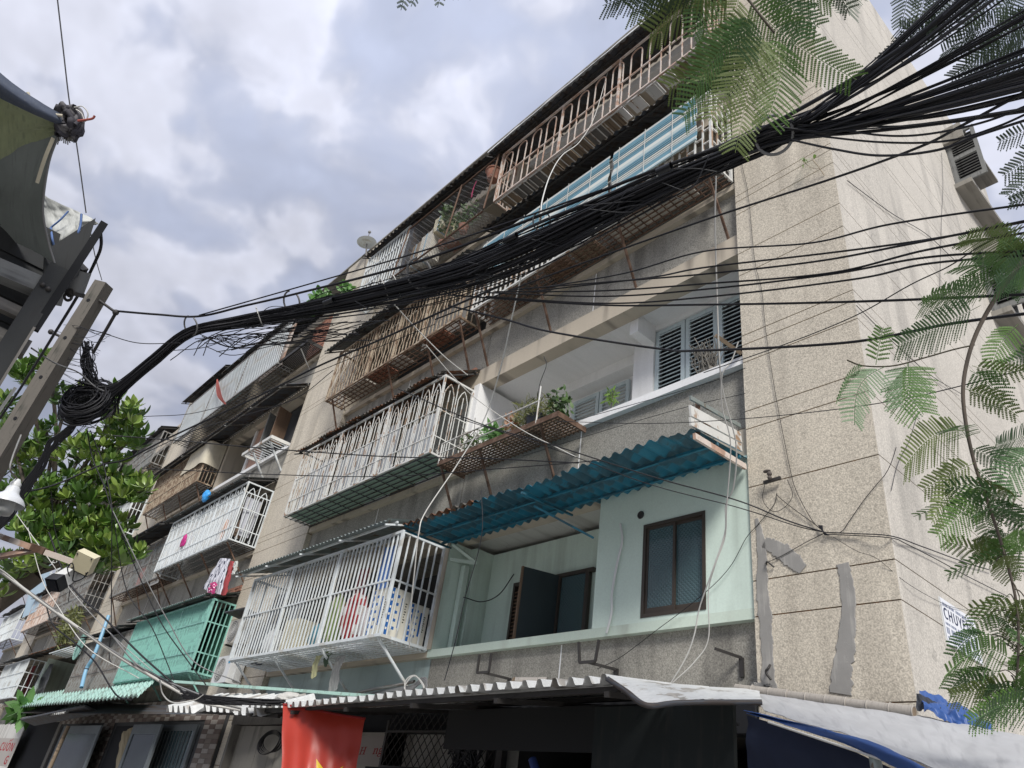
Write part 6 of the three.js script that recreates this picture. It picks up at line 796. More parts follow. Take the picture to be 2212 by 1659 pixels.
{ const p = [[1782, 1150], [1850, 1153], [1925, 1158]].map(([u, v]) => onZ(u, v, 0.03)), q = [[1990, 1180], [2085, 1215], [2140, 1232]].map(([u, v]) => onX(u, v, -2.74)); solo('wire', tube([...p, ...q], 0.006, 60, 5), M.cable, 'black wire from the knot round the corner onto the end wall', 'wire'); const q2 = [[1960, 1176], [2030, 1212], [2090, 1245], [2180, 1290]].map(([u, v]) => onX(u, v, -2.74)); solo('wire', tube([...p.map((a) => a.clone().add(V(0, -0.02, 0))), ...q2], 0.005, 60, 5), M.cable, 'lower of the wires turning the corner onto the end wall', 'wire'); solo('wire', tube([...[[1800, 1160], [1850, 1190], [1895, 1207]].map(([u, v]) => onZ(u, v, 0.03)), ...[[1960, 1260], [2040, 1305], [2085, 1318]].map(([u, v]) => onX(u, v, -2.74))], 0.0025, 50, 4), M.cable, 'very thin wire sagging below the knot round the corner', 'wire');
  part(thing('wire_knot', 'small knot of twisted wires on the tan pier', 'wire knot'), 'twist', G([...Array(9)].map((_, i) => tube([onZ(1768 + i, 1135, 0.04), onZ(1778, 1148, 0.05), onZ(1790 - i, 1156, 0.04)], 0.006, 10, 4))), M.cable); }
// end wall: thin cables clipped and crack lines
for (const [lb, p, r] of [['thin cable crossing the end wall diagonally below the window', [[1830, 390], [1925, 460], [2000, 505], [2060, 560]], 0.006], ['thin cable dropping down the end wall left of the shutters', [[2034, 330], [2037, 400], [2034, 470], [2030, 620]], 0.004], ['thin cable crossing the end wall diagonally behind the ferns', [[1850, 660], [1930, 740], [2010, 810], [2075, 850]], 0.005], ['grey wire hanging down the end wall in front of the sign', [[1980, 900], [1965, 950], [1940, 1000], [1925, 1060]], 0.004]]) solo('wire', tube(p.map(([u, v]) => onX(u, v, -2.745)), r, 40, 4), M.cable2, lb, 'wire');
// pale cables
wire('pair of white cables hanging down past the shutters to the tin roof', [[1547, 380, 6.4], [1545, 480, 6.5], [1549, 640, 6.6], [1555, 790, 6.6], [1565, 860, 6.7], [1590, 960, 6.8], [1585, 1050, 6.9], [1568, 1090, 7], [1566, 1150, 7], [1540, 1230, 7], [1512, 1310, 7.1], [1500, 1370, 7.1], [1482, 1420, 7.1], [1450, 1475, 7.1]], 0.007, M.whitecable);
wire('right one of the white cables hanging past the shutters', [[1595, 738, 6.6], [1580, 780, 6.6], [1560, 810, 6.6], [1560, 880, 6.7], [1578, 960, 6.8], [1570, 1090, 6.9], [1566, 1160, 7], [1545, 1220, 7], [1530, 1280, 7.1], [1530, 1380, 7.1], [1500, 1430, 7.1], [1452, 1476, 7.1]], 0.006, M.whitecable);
wire('white cable falling from the top cage to the cable bundle', [[1313, 155, 16], [1285, 250, 14.5], [1253, 305, 12.5], [1215, 335, 10.5], [1190, 375, 9], [1172, 430, 7.4], [1168, 470, 6.8]], 0.0075, M.whitecable);
wire('white cable hanging from the bundle past the arched cage and over the teal awning', [[1125, 600, 9.5], [1105, 690, 10], [1080, 800, 10.6], [1046, 905, 10.8], [990, 1000, 10.6], [920, 1105, 10.2], [905, 1150, 10], [896, 1230, 9.9], [888, 1310, 9.9], [884, 1400, 10]], 0.0095, M.whitecable);
wire('white wire crossing the wavy bars down to the planter shelf', [[968, 850 - 250, 9], [985, 760, 9.2], [1010, 800, 9.3], [1060, 855, 9.3], [1120, 900, 9.3], [1250, 990, 9]].map(([u, v, d], k) => [[920, 745], [985, 820], [1040, 870], [1130, 930], [1200, 965], [1250, 990]][k].concat(d)), 0.006, M.whitecable);
wire('thin white wire stretched before the brown wavy cage', [[852, 658, 8.6], [900, 710, 9], [960, 770, 9.2], [1010, 810, 9.4]], 0.007, M.whitecable); wire('thin wire in front of the mint loggia', [[1040, 1060, 9.5], [1040, 1160, 9.2], [1005, 1290, 9], [985, 1380, 8.8], [960, 1470, 8.6]], 0.006, M.cable2);
for (const [lb, p, r] of [['clothes line in front of the white loggia, upper', [[1110, 945], [1290, 895], [1520, 830], [1610, 795]], 0.006], ['clothes line in front of the white loggia, lower', [[1130, 985], [1290, 935], [1480, 880], [1610, 850]], 0.005]]) solo('wire', tube(onWall(p, 0.06), r, 40, 4), M.cable2, lb, 'clothes line');
solo('wire', tube([[1175, 770], [1180, 790], [1164, 840], [1160, 930]].map(([u, v]) => onZ(u, v, 0.02)), 0.008, 30, 5), M.cable2, 'ragged grey cable hanging from the edge beam to the planter', 'wire');
solo('wire', tube([[955, 1286], [1000, 1290], [1040, 1300], [1078, 1284], [1110, 1240]].map(([u, v], k) => onZ(u, v, -0.4)), 0.009, 40, 5), M.cable, 'black clothes line tied across the mint loggia', 'clothes line');
// fan of wires in the lower left
const fanG = 'wires fanning down from the knot at the lower left';
for (const [lb, p, r, m] of [['leftmost black wire from the coil down to the lower left knot', [[188, 930, 9.3], [200, 990, 9.2], [225, 1050, 9], [242, 1104, 8.8]], 0.008, M.cable], ['second black wire from the coil down to the lower left knot', [[195, 930, 9.3], [222, 1000, 9.2], [236, 1060, 9], [243, 1104, 8.8]], 0.007, M.cable],
  ['straight vertical wire below the lower left knot', [[242, 1104, 8.8], [241, 1200, 8.7], [240, 1350, 8.6], [236, 1420, 8.5], [250, 1440, 8.4]], 0.006, M.cable], ['second wire fanning down from the lower left knot', [[243, 1104, 8.8], [272, 1270, 8.7], [325, 1350, 8.5], [360, 1430, 8.4], [375, 1470, 8.3]], 0.006, M.cable], ['pale wire fanning down from the lower left knot', [[244, 1104, 8.8], [312, 1245, 8.6], [365, 1345, 8.5], [420, 1430, 8.4], [520, 1475, 8.3]], 0.007, M.greycable], ['right hand black wire of the lower left fan', [[244, 1104, 8.8], [290, 1220, 8.7], [345, 1340, 8.5], [400, 1420, 8.4], [445, 1480, 8.3]], 0.007, M.cable],
  ['black cable slanting behind the security box to the lower right', [[105, 1150, 8.6], [150, 1260, 8.4], [230, 1340, 8.2], [310, 1420, 8], [400, 1498, 7.9]], 0.011, M.cable], ['white wire slanting down left of the mint cage', [[35, 1110, 8.8], [100, 1200, 8.6], [165, 1290, 8.4], [240, 1370, 8.2], [330, 1450, 8]], 0.005, M.whitecable], ['second white wire slanting down left of the mint cage', [[60, 1140, 8.8], [90, 1250, 8.6], [125, 1310, 8.4], [190, 1400, 8.2], [300, 1465, 8]], 0.005, M.whitecable], ['black cable sagging across the dull grey cage', [[100, 1310, 9], [115, 1350, 8.9], [160, 1388, 8.7], [205, 1430, 8.5], [250, 1500, 8.2], [285, 1512, 8]], 0.009, M.cable], ['pale cable with white tape joining the main cable', [[240, 1370, 8.2], [290, 1430, 8], [335, 1458, 8], [380, 1480, 7.9], [430, 1500, 7.8]], 0.009, M.greycable]]) wire(lb, p, r, m, fanG);
{ const g = thing('cable_bundle', 'thick pale cable bundle running down to the tin roof at the lower left', 'cables'), R = mulberry(15); for (let i = 0; i < 7; i++) part(g, 'cable', tube([[-20, 1218], [15, 1244], [90, 1300], [175, 1362], [255, 1415], [337, 1464], [425, 1507], [520, 1530]].map(([u, v], k) => C_(u, v, mix(7.4, 8.4, k / 7)).addScaledVector(UP, (R() - 0.5) * 0.05 * (k > 4 ? 1.5 : 0.5)).addScaledVector(RIGHT, (R() - 0.5) * 0.03)), i === 0 ? 0.017 : 0.008, 60, 6), i < 2 ? M.whitecable : i % 2 ? M.cable : M.greycable);
  const l = thing('wire_loop', 'loop of white wire hanging at the junction of cables by the mint roof', 'wire'); part(l, 'wire', tube([[345, 1468, 8], [352, 1500, 8], [375, 1518, 8], [420, 1512, 8], [440, 1500, 8]].map((p) => C_(...p)), 0.008, 40, 5), M.whitecable);
  const t = []; for (let i = 0; i < 22; i++) t.push(tube([C_(380 + R() * 40, 1488 + R() * 20, 8), C_(430 + R() * 20, 1500 + R() * 20, 8), C_(500 + R() * 30, 1508 + R() * 14, 8), C_(560 + R() * 60, 1512 + R() * 14, 8.1)], 0.007, 24, 4)); part(thing('cable_tangle', 'dark tangle of cables on the tin roof between the mint roof and the flag', 'cables'), 'strands', G(t), M.cable);
  const s = []; for (let i = 0; i < 22; i++) { const u = 440 + R() * 120, v = 700 + R() * 30; s.push(tube([C_(u - 20 - R() * 60, v + R() * 60, 9.3), C_(u, v + R() * 40, 9.4), C_(u + 90, v - 10 + R() * 40, 9.2), C_(u + 200 + R() * 90, v - 40 + R() * 50, 8.9)], 0.006, 26, 4)); } part(thing('loose_wires', 'loose thin wires fanning out below the bundle left of the far roofs', 'wires'), 'strands', G(s), M.cable); }
wire('thin wire from the pole wrap to the bundle', [[160, 700, 9.2], [230, 722, 9.3], [300, 741, 9.3], [390, 741, 9.3]], 0.006); wire('pale cable from the wooden house to the coil', [[68, 752, 7], [120, 785, 8], [170, 805, 9], [205, 835, 9.2], [225, 845, 9.3]], 0.009, M.greycable);
wire('vertical grey wire against the sky at the upper left', [[122, -20, 6], [137, 110, 6.2], [150, 220, 6.4], [166, 315, 6.6], [186, 460, 7]], 0.006, M.greycable); wire('grey wire from the tarpaulin down to the pole top', [[196, 505, 6], [207, 560, 7], [220, 605, 9]], 0.005, M.greycable);
wire('thick black cable along the wooden house edge', [[217, 500, 4.6], [218, 530, 4.7], [208, 560, 4.8], [170, 635, 5], [115, 725, 5.4], [75, 790, 5.8], [30, 860, 6.2], [-30, 945, 6.6]], 0.0105); wire('single thin wire crossing in front of the almond leaves', [[110, 1060, 8.8], [120, 1150, 8.8], [150, 1240, 8.7], [148, 1300, 8.6]], 0.005);
wire('three strand wire rising behind the long black cable left of the red pennant', [[310, 980, 10.2], [420, 930, 10.4], [520, 900, 10.6], [640, 860, 10.6], [720, 800, 10.4]], 0.006); wire('thin wire below the pennant to the right', [[310, 900, 10], [430, 890, 10.2], [590, 840, 10.2], [780, 765, 9.6], [940, 700, 9]], 0.005);
// ------------------------------------------------------------------ almond tree at the left
{
  const g = thing('almond_tree', 'broad leaved almond tree behind the concrete pole at the left', 'tree'), R = mulberry(321);
  const mats = [[0.11, 0.215, 0.035], [0.165, 0.285, 0.055], [0.07, 0.145, 0.03], [0.24, 0.34, 0.07]].map((c) => new THREE.MeshPhysicalMaterial({ color: col(...c), roughness: 0.32, transmission: 0.22, thickness: 0, side: THREE.DoubleSide }));
  // one obovate leaf, folded a little along its midrib
  const leafG = (L, W, bend, fold) => surf((s, t) => { const a = (s - 0.5) * 2, w = W * Math.pow(Math.sin(Math.PI * Math.pow(clamp(t * 0.97 + 0.015), 1.5)), 0.8); return V(a * w, t * L, bend * t * t * L + Math.abs(a) * w * fold); }, 4, 6);
  const variants = []; // rosettes of leaves
  for (let k = 0; k < 7; k++) { const l = [], n = 7 + Math.floor(R() * 4); for (let i = 0; i < n; i++) { const q = leafG(0.22 + 0.08 * R(), 0.044 + 0.016 * R(), -0.10 - 0.22 * R(), 0.3); q.rotateX(i % 3 ? 1.05 + 0.4 * R() : 0.45 + 0.4 * R()); q.rotateY(i / n * 6.283 + R() * 0.5); l.push(q); } variants.push(G(l)); }
  const blobs = [[255, 855, 26, 18, 4, 13], [62, 800, 60, 40, 20, 13.5], [110, 790, 30, 22, 7, 13.6], [150, 850, 45, 40, 10, 14], [262, 905, 48, 32, 16, 13], [225, 975, 75, 38, 24, 12.8], [285, 945, 30, 32, 9, 12.6], [12, 905, 30, 40, 10, 13], [170, 990, 40, 40, 10, 13.6], [60, 985, 60, 40, 13, 13.6], [130, 1075, 80, 48, 34, 12.8], [235, 1055, 80, 40, 34, 12.4], [290, 1060, 36, 30, 12, 12], [45, 1105, 60, 60, 20, 12.6], [120, 1150, 95, 42, 36, 12], [215, 1140, 68, 36, 22, 11.8], [170, 1195, 90, 38, 34, 11.6], [265, 1200, 48, 25, 14, 11.4], [55, 1215, 60, 42, 16, 12], [30, 1010, 40, 40, 10, 14], [200, 1225, 60, 14, 8, 11.4], [20, 1270, 30, 30, 6, 12.5], [100, 935, 36, 22, 5, 13.6]];
  const trunkB = V(-17.5, 0, 7.4), hub = at(80, 1240, 12.8), crown = sub(g, 'crown'); let cnt = 0;
  part(g, 'trunk', tube([trunkB, trunkB.clone().lerp(hub, 0.5).add(V(0.15, 0, 0.1)), hub], 0.17, 24, 10), M.trunk);
  for (const [u, v, ru, rv, n, d] of blobs) {
    const c = at(u, v, d + 0.4); part(g, 'branch', tube([hub, hub.clone().lerp(c, 0.5).add(V(R() - 0.5, 0.35, R() - 0.5).multiplyScalar(0.5)), c], 0.035, 14, 6), M.trunk);
    for (let i = 0; i < Math.round(n * 1.6); i++) {
      const a = R() * 6.283, r = Math.sqrt(R()), p = at(u + Math.cos(a) * r * ru, v + Math.sin(a) * r * rv, d + (R() - 0.5) * 1.6), m = part(crown, 'leaf_cluster', variants[Math.floor(R() * 7)], mats[Math.floor(Math.pow(R(), 0.8) * 4)]);
      m.position.copy(p); m.rotation.set((R() - 0.5) * 1.1 + 0.25, R() * 6.283, (R() - 0.5) * 1.1); m.scale.setScalar(0.55 + 0.4 * R()); cnt++;
      if (i % 3 === 0) part(g, 'twig', tube([c, c.clone().lerp(p, 0.6).add(V(0, -0.06, 0)), p], 0.011, 8, 4), M.twig);
    }
  }
}
// ------------------------------------------------------------------ feathery flame tree overhead and at the right
{
  const R = mulberry(11), fm = [[0.085, 0.19, 0.045], [0.06, 0.145, 0.04], [0.12, 0.235, 0.05], [0.15, 0.205, 0.05]].map((c) => new THREE.MeshPhysicalMaterial({ color: col(...c), roughness: 0.55, transmission: 0.14, thickness: 0, side: THREE.DoubleSide }));
  const darkm = new THREE.MeshPhysicalMaterial({ color: col(0.03, 0.06, 0.022), roughness: 0.6, transmission: 0.12, thickness: 0, side: THREE.DoubleSide });
  // bipinnate frond from b to t; n = upper face; pl = pinna length
  function frond(b, t, n, pl, pairs, droop, fine = true) {
    const dir = t.clone().sub(b), L = dir.length(); dir.normalize(); n = n.clone().addScaledVector(dir, -n.dot(dir)).normalize(); const side = new THREE.Vector3().crossVectors(dir, n), down = V(0, -1, 0), curl = (R() - 0.5) * 0.34;
    const pos = [], idx = [], rach = []; const pt = (s) => b.clone().lerp(t, s).addScaledVector(down, -droop * L * Math.sin(Math.PI * s) * 0.6).addScaledVector(side, L * curl * Math.sin(Math.PI * s) * 0.9);
    const quad = (a, c, e, f) => { const k = pos.length / 3; for (const p of [a, c, e, f]) pos.push(p.x, p.y, p.z); idx.push(k, k + 1, k + 2, k, k + 2, k + 3); };
    for (let i = 0; i <= 6; i++) rach.push(pt(i / 6));
    for (let i = 0; i < pairs; i++) for (const sg of [-1, 1]) {
      const s = 0.12 + 0.87 * (i + 0.2 * sg * 0.3) / pairs, o = pt(s), len = pl * (0.55 + 0.45 * Math.sin(Math.PI * Math.min(0.96, 0.18 + s * 0.82))) * (0.88 + 0.2 * R());
      const q = side.clone().multiplyScalar(sg).addScaledVector(dir, 0.42 + 0.3 * s + 0.12 * (R() - 0.5)).addScaledVector(n, 0.1 * (R() - 0.5)).normalize(), nn = n.clone().addScaledVector(side, (R() - 0.5) * 0.7).normalize(), w = new THREE.Vector3().crossVectors(q, nn).normalize();
      const K = fine ? Math.max(6, Math.round(len / 0.0085)) : 4, cur = (x) => o.clone().addScaledVector(q, len * x).addScaledVector(down, len * 0.16 * x * x);
      quad(cur(0).addScaledVector(w, 0.0009), cur(0).addScaledVector(w, -0.0009), cur(1).addScaledVector(w, -0.0006), cur(1).addScaledVector(w, 0.0006));
      for (let k = 1; k < K; k++) { const x = k / K, p = cur(x), lw = 0.0068 * (1 - 0.4 * x * x), hw = len / K * 0.49; for (const e of [-1, 1]) { const tip = p.clone().addScaledVector(w, e * lw).addScaledVector(q, lw * 0.5); quad(p.clone().addScaledVector(q, -hw), p.clone().addScaledVector(q, hw), tip.clone().addScaledVector(q, hw * 0.7), tip.clone().addScaledVector(q, -hw * 0.7)); } }
    }
    const g = new THREE.BufferGeometry(); g.setAttribute('position', new THREE.Float32BufferAttribute(pos, 3)); g.setIndex(idx); g.computeVertexNormals(); g.setAttribute('uv', new THREE.Float32BufferAttribute(new Float32Array(pos.length / 3 * 2), 2));
    return G([g, tube(rach, 0.0019, 10, 4)]);
  }
  const toEye = (p) => EYE.clone().sub(p).normalize();
  function put(tree, u0, v0, u1, v1, d0, d1, o = {}) {
    const b = at(u0, v0, d0), t = at(u1, v1, d1), L = b.distanceTo(t), n = toEye(b.clone().lerp(t, 0.5)).multiplyScalar(-(o.face ?? 0.9)).addScaledVector(UP, 0.45 + (o.tilt ?? 0) + 0.3 * (R() - 0.5)).addScaledVector(RIGHT, 0.7 * (R() - 0.5));
    part(tree, 'frond', frond(b, t, n, (o.pl ?? 0.3) * Math.min(L, 0.5), Math.max(7, Math.round(L / 0.0235)), o.droop ?? 0.12), o.m ?? fm[Math.floor(R() * fm.length)]);
  }
  const A = thing('flame_tree', 'feathery green flame tree branch hanging into the top of the view', 'tree');
  part(A, 'branch', tube([at(1560, -90, 3.9), at(1600, -25, 3.7), at(1640, 30, 3.55), at(1672, 70, 3.5)], 0.007, 20, 6), M.twig); part(A, 'branch', tube([at(1560, -110, 3.9), at(1480, -60, 3.7), at(1400, -35, 3.6), at(1330, -30, 3.6)], 0.007, 20, 6), M.twig); part(A, 'branch', tube([at(1560, -90, 3.9), at(1700, -70, 3.9), at(1850, -60, 3.8), at(2010, -70, 3.7)], 0.008, 20, 6), M.twig);
  for (const [a, b, c, d, o] of [[1640, 30, 1440, 190, { pl: 0.34 }], [1645, 45, 1475, 262, { pl: 0.32 }], [1655, 60, 1530, 262, { pl: 0.3 }], [1662, 62, 1588, 330, { pl: 0.3 }], [1668, 66, 1650, 268, { pl: 0.36 }], [1600, -30, 1400, 80, { pl: 0.36 }], [1600, -20, 1520, 180, { pl: 0.34 }], [1585, -40, 1360, 30, { pl: 0.3 }], [1540, -40, 1302, 12, { pl: 0.26, m: darkm }], [1460, -60, 1325, -5, { pl: 0.32, m: darkm }], [1480, -50, 1390, 42, { pl: 0.3, m: darkm }], [1600, -15, 1850, 172, { pl: 0.29 }], [1640, -40, 1770, 60, { pl: 0.3 }], [1660, -60, 1800, 10, { pl: 0.3 }], [1700, -70, 1835, 28, { pl: 0.22, m: darkm }], [1620, 20, 1560, 200, { pl: 0.3 }], [1560, -20, 1500, 90, { pl: 0.34 }], [1690, -70, 1730, 90, { pl: 0.3 }]]) put(A, a, b, c, d, 3.6 + 0.2 * R(), 3.5 + 0.3 * R(), o);
  for (const [a, b, c, d] of [[880, -70, 866, 22], [905, -70, 888, 14], [930, -80, 945, 16], [965, -80, 990, 0], [1000, -90, 1015, 0]]) put(A, a, b, c, d, 3.4, 3.4, { pl: 0.2, m: darkm });
  for (const [a, b, c, d] of [[1880, -50, 1835, 34], [1960, -70, 1945, 62], [2010, -60, 1985, 46], [2060, -60, 2035, 90], [2120, -40, 2000, 70], [2180, -40, 2080, 110], [2230, -20, 2120, 120], [2250, 20, 2150, 130], [2250, 60, 2030, 120], [2260, 110, 2130, 170], [2260, 0, 2180, 60], [2200, -60, 2160, 40], [2100, -60, 2100, 60], [2260, 150, 2080, 140], [2060, 60, 1940, 60], [2000, 40, 1900, 130], [2170, 60, 2050, 170]]) put(A, a, b, c, d, 4.3 + 0.4 * R(), 4.3 + 0.4 * R(), { pl: 0.3, m: darkm });
  for (const [a, b, c, d] of [[2240, 270, 2155, 308], [2250, 340, 2172, 425], [2255, 300, 2165, 380], [2250, 420, 2178, 440]]) put(A, a, b, c, d, 4, 4, { pl: 0.33, m: darkm });
  const B = thing('flame_tree', 'feathery flame tree bough drooping in front of the end wall at the right', 'tree');
  const dB = (v) => mix(4.1, 3.5, clamp((v - 560) / 900)); const q = (u, v) => at(u, v, dB(v));
  const bough = [[2290, 470], [2212, 562], [2150, 645], [2103, 735], [2081, 830], [2085, 905], [2105, 1000], [2132, 1080], [2165, 1180], [2195, 1300], [2200, 1410], [2190, 1520]].map(([u, v]) => q(u, v)); const bc = new THREE.CatmullRomCurve3(bough);
  part(B, 'bough', (() => { const N = 80, M8 = 8; const fr = bc.computeFrenetFrames(N); return surf((s, t) => { const i = Math.round(t * N), p = bc.getPoint(t), r = mix(0.014, 0.005, t), a = s * 6.2832; return p.addScaledVector(fr.normals[i], Math.cos(a) * r).addScaledVector(fr.binormals[i], Math.sin(a) * r); }, M8, N, 0.1, 3); })(), M.trunk);
  part(B, 'twig', tube([q(2105, 745), q(2060, 755), q(2000, 772), q(1930, 790), q(1865, 790), q(1830, 778)], 0.0045, 40, 5), M.twig);
  for (const [a, b, c, d, o] of [[1892, 788, 1908, 706, { pl: 0.36 }], [1912, 792, 1846, 918, { pl: 0.24 }], [1866, 790, 1806, 872, { pl: 0.1 }], [1962, 782, 1995, 895, { pl: 0.42 }], [1962, 785, 1945, 885, { pl: 0.45 }], [2118, 660, 1935, 748, { pl: 0.3 }], [2130, 640, 2005, 640, { pl: 0.32 }], [2160, 620, 2060, 580, { pl: 0.28 }], [2185, 590, 1990, 660, { pl: 0.28 }], [2210, 560, 2080, 520, { pl: 0.3 }], [2250, 520, 2130, 570, { pl: 0.34 }], [2260, 560, 2150, 620, { pl: 0.34 }], [2095, 800, 2170, 880, { pl: 0.4 }], [2100, 790, 2215, 800, { pl: 0.36 }], [2085, 840, 2200, 900, { pl: 0.3 }], [2200, 700, 2140, 800, { pl: 0.32 }], [2250, 740, 2160, 790, { pl: 0.32 }], [2088, 930, 1952, 1012, { pl: 0.3, m: fm[3] }], [2090, 950, 2040, 930, { pl: 0.3 }], [2095, 965, 2215, 1010, { pl: 0.3 }], [2105, 1000, 1992, 1060, { pl: 0.3 }], [2060, 990, 2012, 1130, { pl: 0.26 }], [2110, 1010, 2190, 1080, { pl: 0.35 }], [2250, 920, 2150, 960, { pl: 0.35 }], [2260, 980, 2170, 1060, { pl: 0.35 }], [2120, 1050, 2022, 1160, { pl: 0.3 }], [2135, 1085, 2050, 1110, { pl: 0.35 }], [2140, 1090, 2215, 1130, { pl: 0.35 }], [2190, 1430, 2040, 1462, { pl: 0.26 }], [2195, 1470, 2050, 1502, { pl: 0.28 }], [2215, 1500, 2090, 1560, { pl: 0.26 }], [2240, 1480, 2130, 1490, { pl: 0.3 }], [2250, 1540, 2110, 1555, { pl: 0.28 }]]) put(B, a, b, c, d, dB(b) + 0.05 * (R() - 0.5), dB(d) - 0.1 + 0.25 * (R() - 0.5), o);
  for (let i = 0; i < 38; i++) { const t = 0.6 + 0.38 * R(), p = bc.getPoint(t), L = 0.2 + 0.14 * R(), an = -0.5 + R() * 2.6, e = p.clone().addScaledVector(RIGHT, -Math.cos(an) * L + (R() < 0.35 ? 0.28 : 0)).addScaledVector(UP, -Math.sin(an) * L * 0.8).addScaledVector(FWD, (R() - 0.5) * 0.4); const st = p.clone().addScaledVector(FWD, (R() - 0.5) * 0.3).addScaledVector(RIGHT, (R() - 0.4) * 0.2).addScaledVector(UP, (R() - 0.5) * 0.12);
    const n = toEye(p).multiplyScalar(-0.8).addScaledVector(UP, 0.5).addScaledVector(RIGHT, (R() - 0.5)); part(B, 'frond', frond(st, e, n, 0.085, Math.round(L / 0.0235), 0.15), fm[Math.floor(R() * 4)]); if (i % 2) part(B, 'twig', tube([p, p.clone().lerp(st, 0.5).add(V(0, 0.02, 0)), st], 0.003, 6, 4), M.twig); }
  for (let i = 0; i < 22; i++) { const p = at(2120 + R() * 130, 480 + R() * 130, 6.5 + R()), e = p.clone().addScaledVector(RIGHT, (R() - 0.6) * 0.5).addScaledVector(UP, -0.1 - 0.2 * R()); part(B, 'frond', frond(p, e, toEye(p).multiplyScalar(-1).addScaledVector(UP, 0.5), 0.11, 14, 0.1, false), fm[Math.floor(R() * 3)]); }
}
{ // sapling rooted in a joint of the pier
  const g = thing('wall_sapling', 'tiny sapling rooted in a joint of the tan pier corner', 'plant'), a = onZ(1780, 378, 0.01), b = onZ(1755, 345, 0.15), c = onZ(1735, 348, 0.12); part(g, 'stem', tube([a, onZ(1768, 360, 0.08), b], 0.006, 14, 4), P(0.4, 0.33, 0.24)); part(g, 'stem', tube([onZ(1772, 365, 0.06), onZ(1752, 362, 0.1), c], 0.004, 10, 4), P(0.4, 0.33, 0.24)); bush(g, 'foliage', b.clone().lerp(c, 0.5), V(0.14, 0.08, 0.06), 7, 0.1, 0.07, [leafMat(0.16, 0.3, 0.05)], 88);
}
// ------------------------------------------------------------------ wooden house, tarpaulins and fittings at the left edge
{
  const c = at(216, 480, 4.15), X = c.x, Z = c.z, g = thing('wooden_house', 'dark timber house corner with beams at the left edge', 'house');
  for (let i = 0; i < 33; i++) part(g, 'wall_board', bx(X - 0.3, i * 0.128, Z + 0.06, X - 0.25 + 0.012 * (i % 3), i * 0.128 + 0.124, 12), M.darkwood); part(g, 'wall_backing', bx(X - 0.36, 0, Z + 0.06, X - 0.305, 4.2, 12), M.darkwood);
  part(g, 'corner_post', bx(X - 0.15, 0, Z + 0.003, X - 0.04, c.y - 0.35, Z + 0.1), M.darkwood); part(g, 'corner_trim', bx(X - 0.036, 0, Z + 0.0, X - 0.024, c.y - 0.75, Z + 0.012), M.woodgrey); part(g, 'end_wall', bx(X - 4, 0, Z + 0.01, X - 0.2, 3.2, Z + 0.05), M.darkwood);
  const beam = (u0, v0, u1, v1, w, h, m, n = 'beam') => { const a = onX(u0, v0, X - 0.1), b = onX(u1, v1, X - 0.1); part(g, n, bar(a, b, w, h, V(0, 1, 0)), m); };
  beam(-60, 560, 112, 632, 0.09, 0.095, M.oldshutter); beam(-60, 705, 58, 757, 0.08, 0.085, M.woodgrey); beam(-40, 640, 90, 700, 0.05, 0.06, M.woodgrey, 'batten'); beam(-10, 900, 33, 838, 0.015, 0.015, M.oldshutter, 'batten');
  part(g, 'gable_panel', sheet((s, t) => onX(mix(mix(95, 205, s), mix(90, 168, s), t), mix(mix(545, 474, s), mix(650, 598, s), t), X - 0.13), 3, 3, 0.02), M.darkwood);
  const bolt = onX(92, 690 - 70, X - 0.035); for (const [u, v] of [[92, 615], [104, 624]]) part(g, 'bolt', ball(onX(u, v, X - 0.035), 0.014), M.iron);
  part(g, 'roof_edge', bar(V(X - 0.02, c.y + 0.02, Z - 0.02), V(X - 0.06, c.y - 0.75, Z + 0.0), 0.03, 0.04), P(0.008, 0.009, 0.011, 1)); part(g, 'roof_slab', bx(X - 3, c.y - 0.5, Z + 0.07, X - 0.31, c.y - 0.42, 12), M.darkwood);
  const j = thing('meter_box', 'grey cylinder and pale bracket fixed to the timber house corner', 'fitting'), p = at(168, 612, 4.4); part(j, 'cylinder', rod(at(176, 585, 4.4), at(160, 628, 4.4), 0.055, 18), P(0.16, 0.165, 0.165, 0.5)); part(j, 'cap', rod(at(160, 628, 4.4), at(157, 636, 4.4), 0.062, 18), M.iron); part(j, 'pale_bracket', bar(at(152, 560, 4.45), at(124, 660, 4.45), 0.02, 0.05, FWD), M.oldshutter); part(j, 'top_plate', bar(at(165, 575, 4.4), at(180, 590, 4.4), 0.06, 0.05), M.iron); part(j, 'eyelet', G([[147, 641], [152, 632]].map(([u, v]) => new THREE.TorusGeometry(0.022, 0.009, 6, 18).applyQuaternion(camera.quaternion).translate(...at(u, v, 4.35).toArray()))), M.iron); part(j, 'clip', G([ball(at(183, 600, 4.4), 0.02), ball(at(168, 632, 4.4), 0.022)]), M.iron);
}
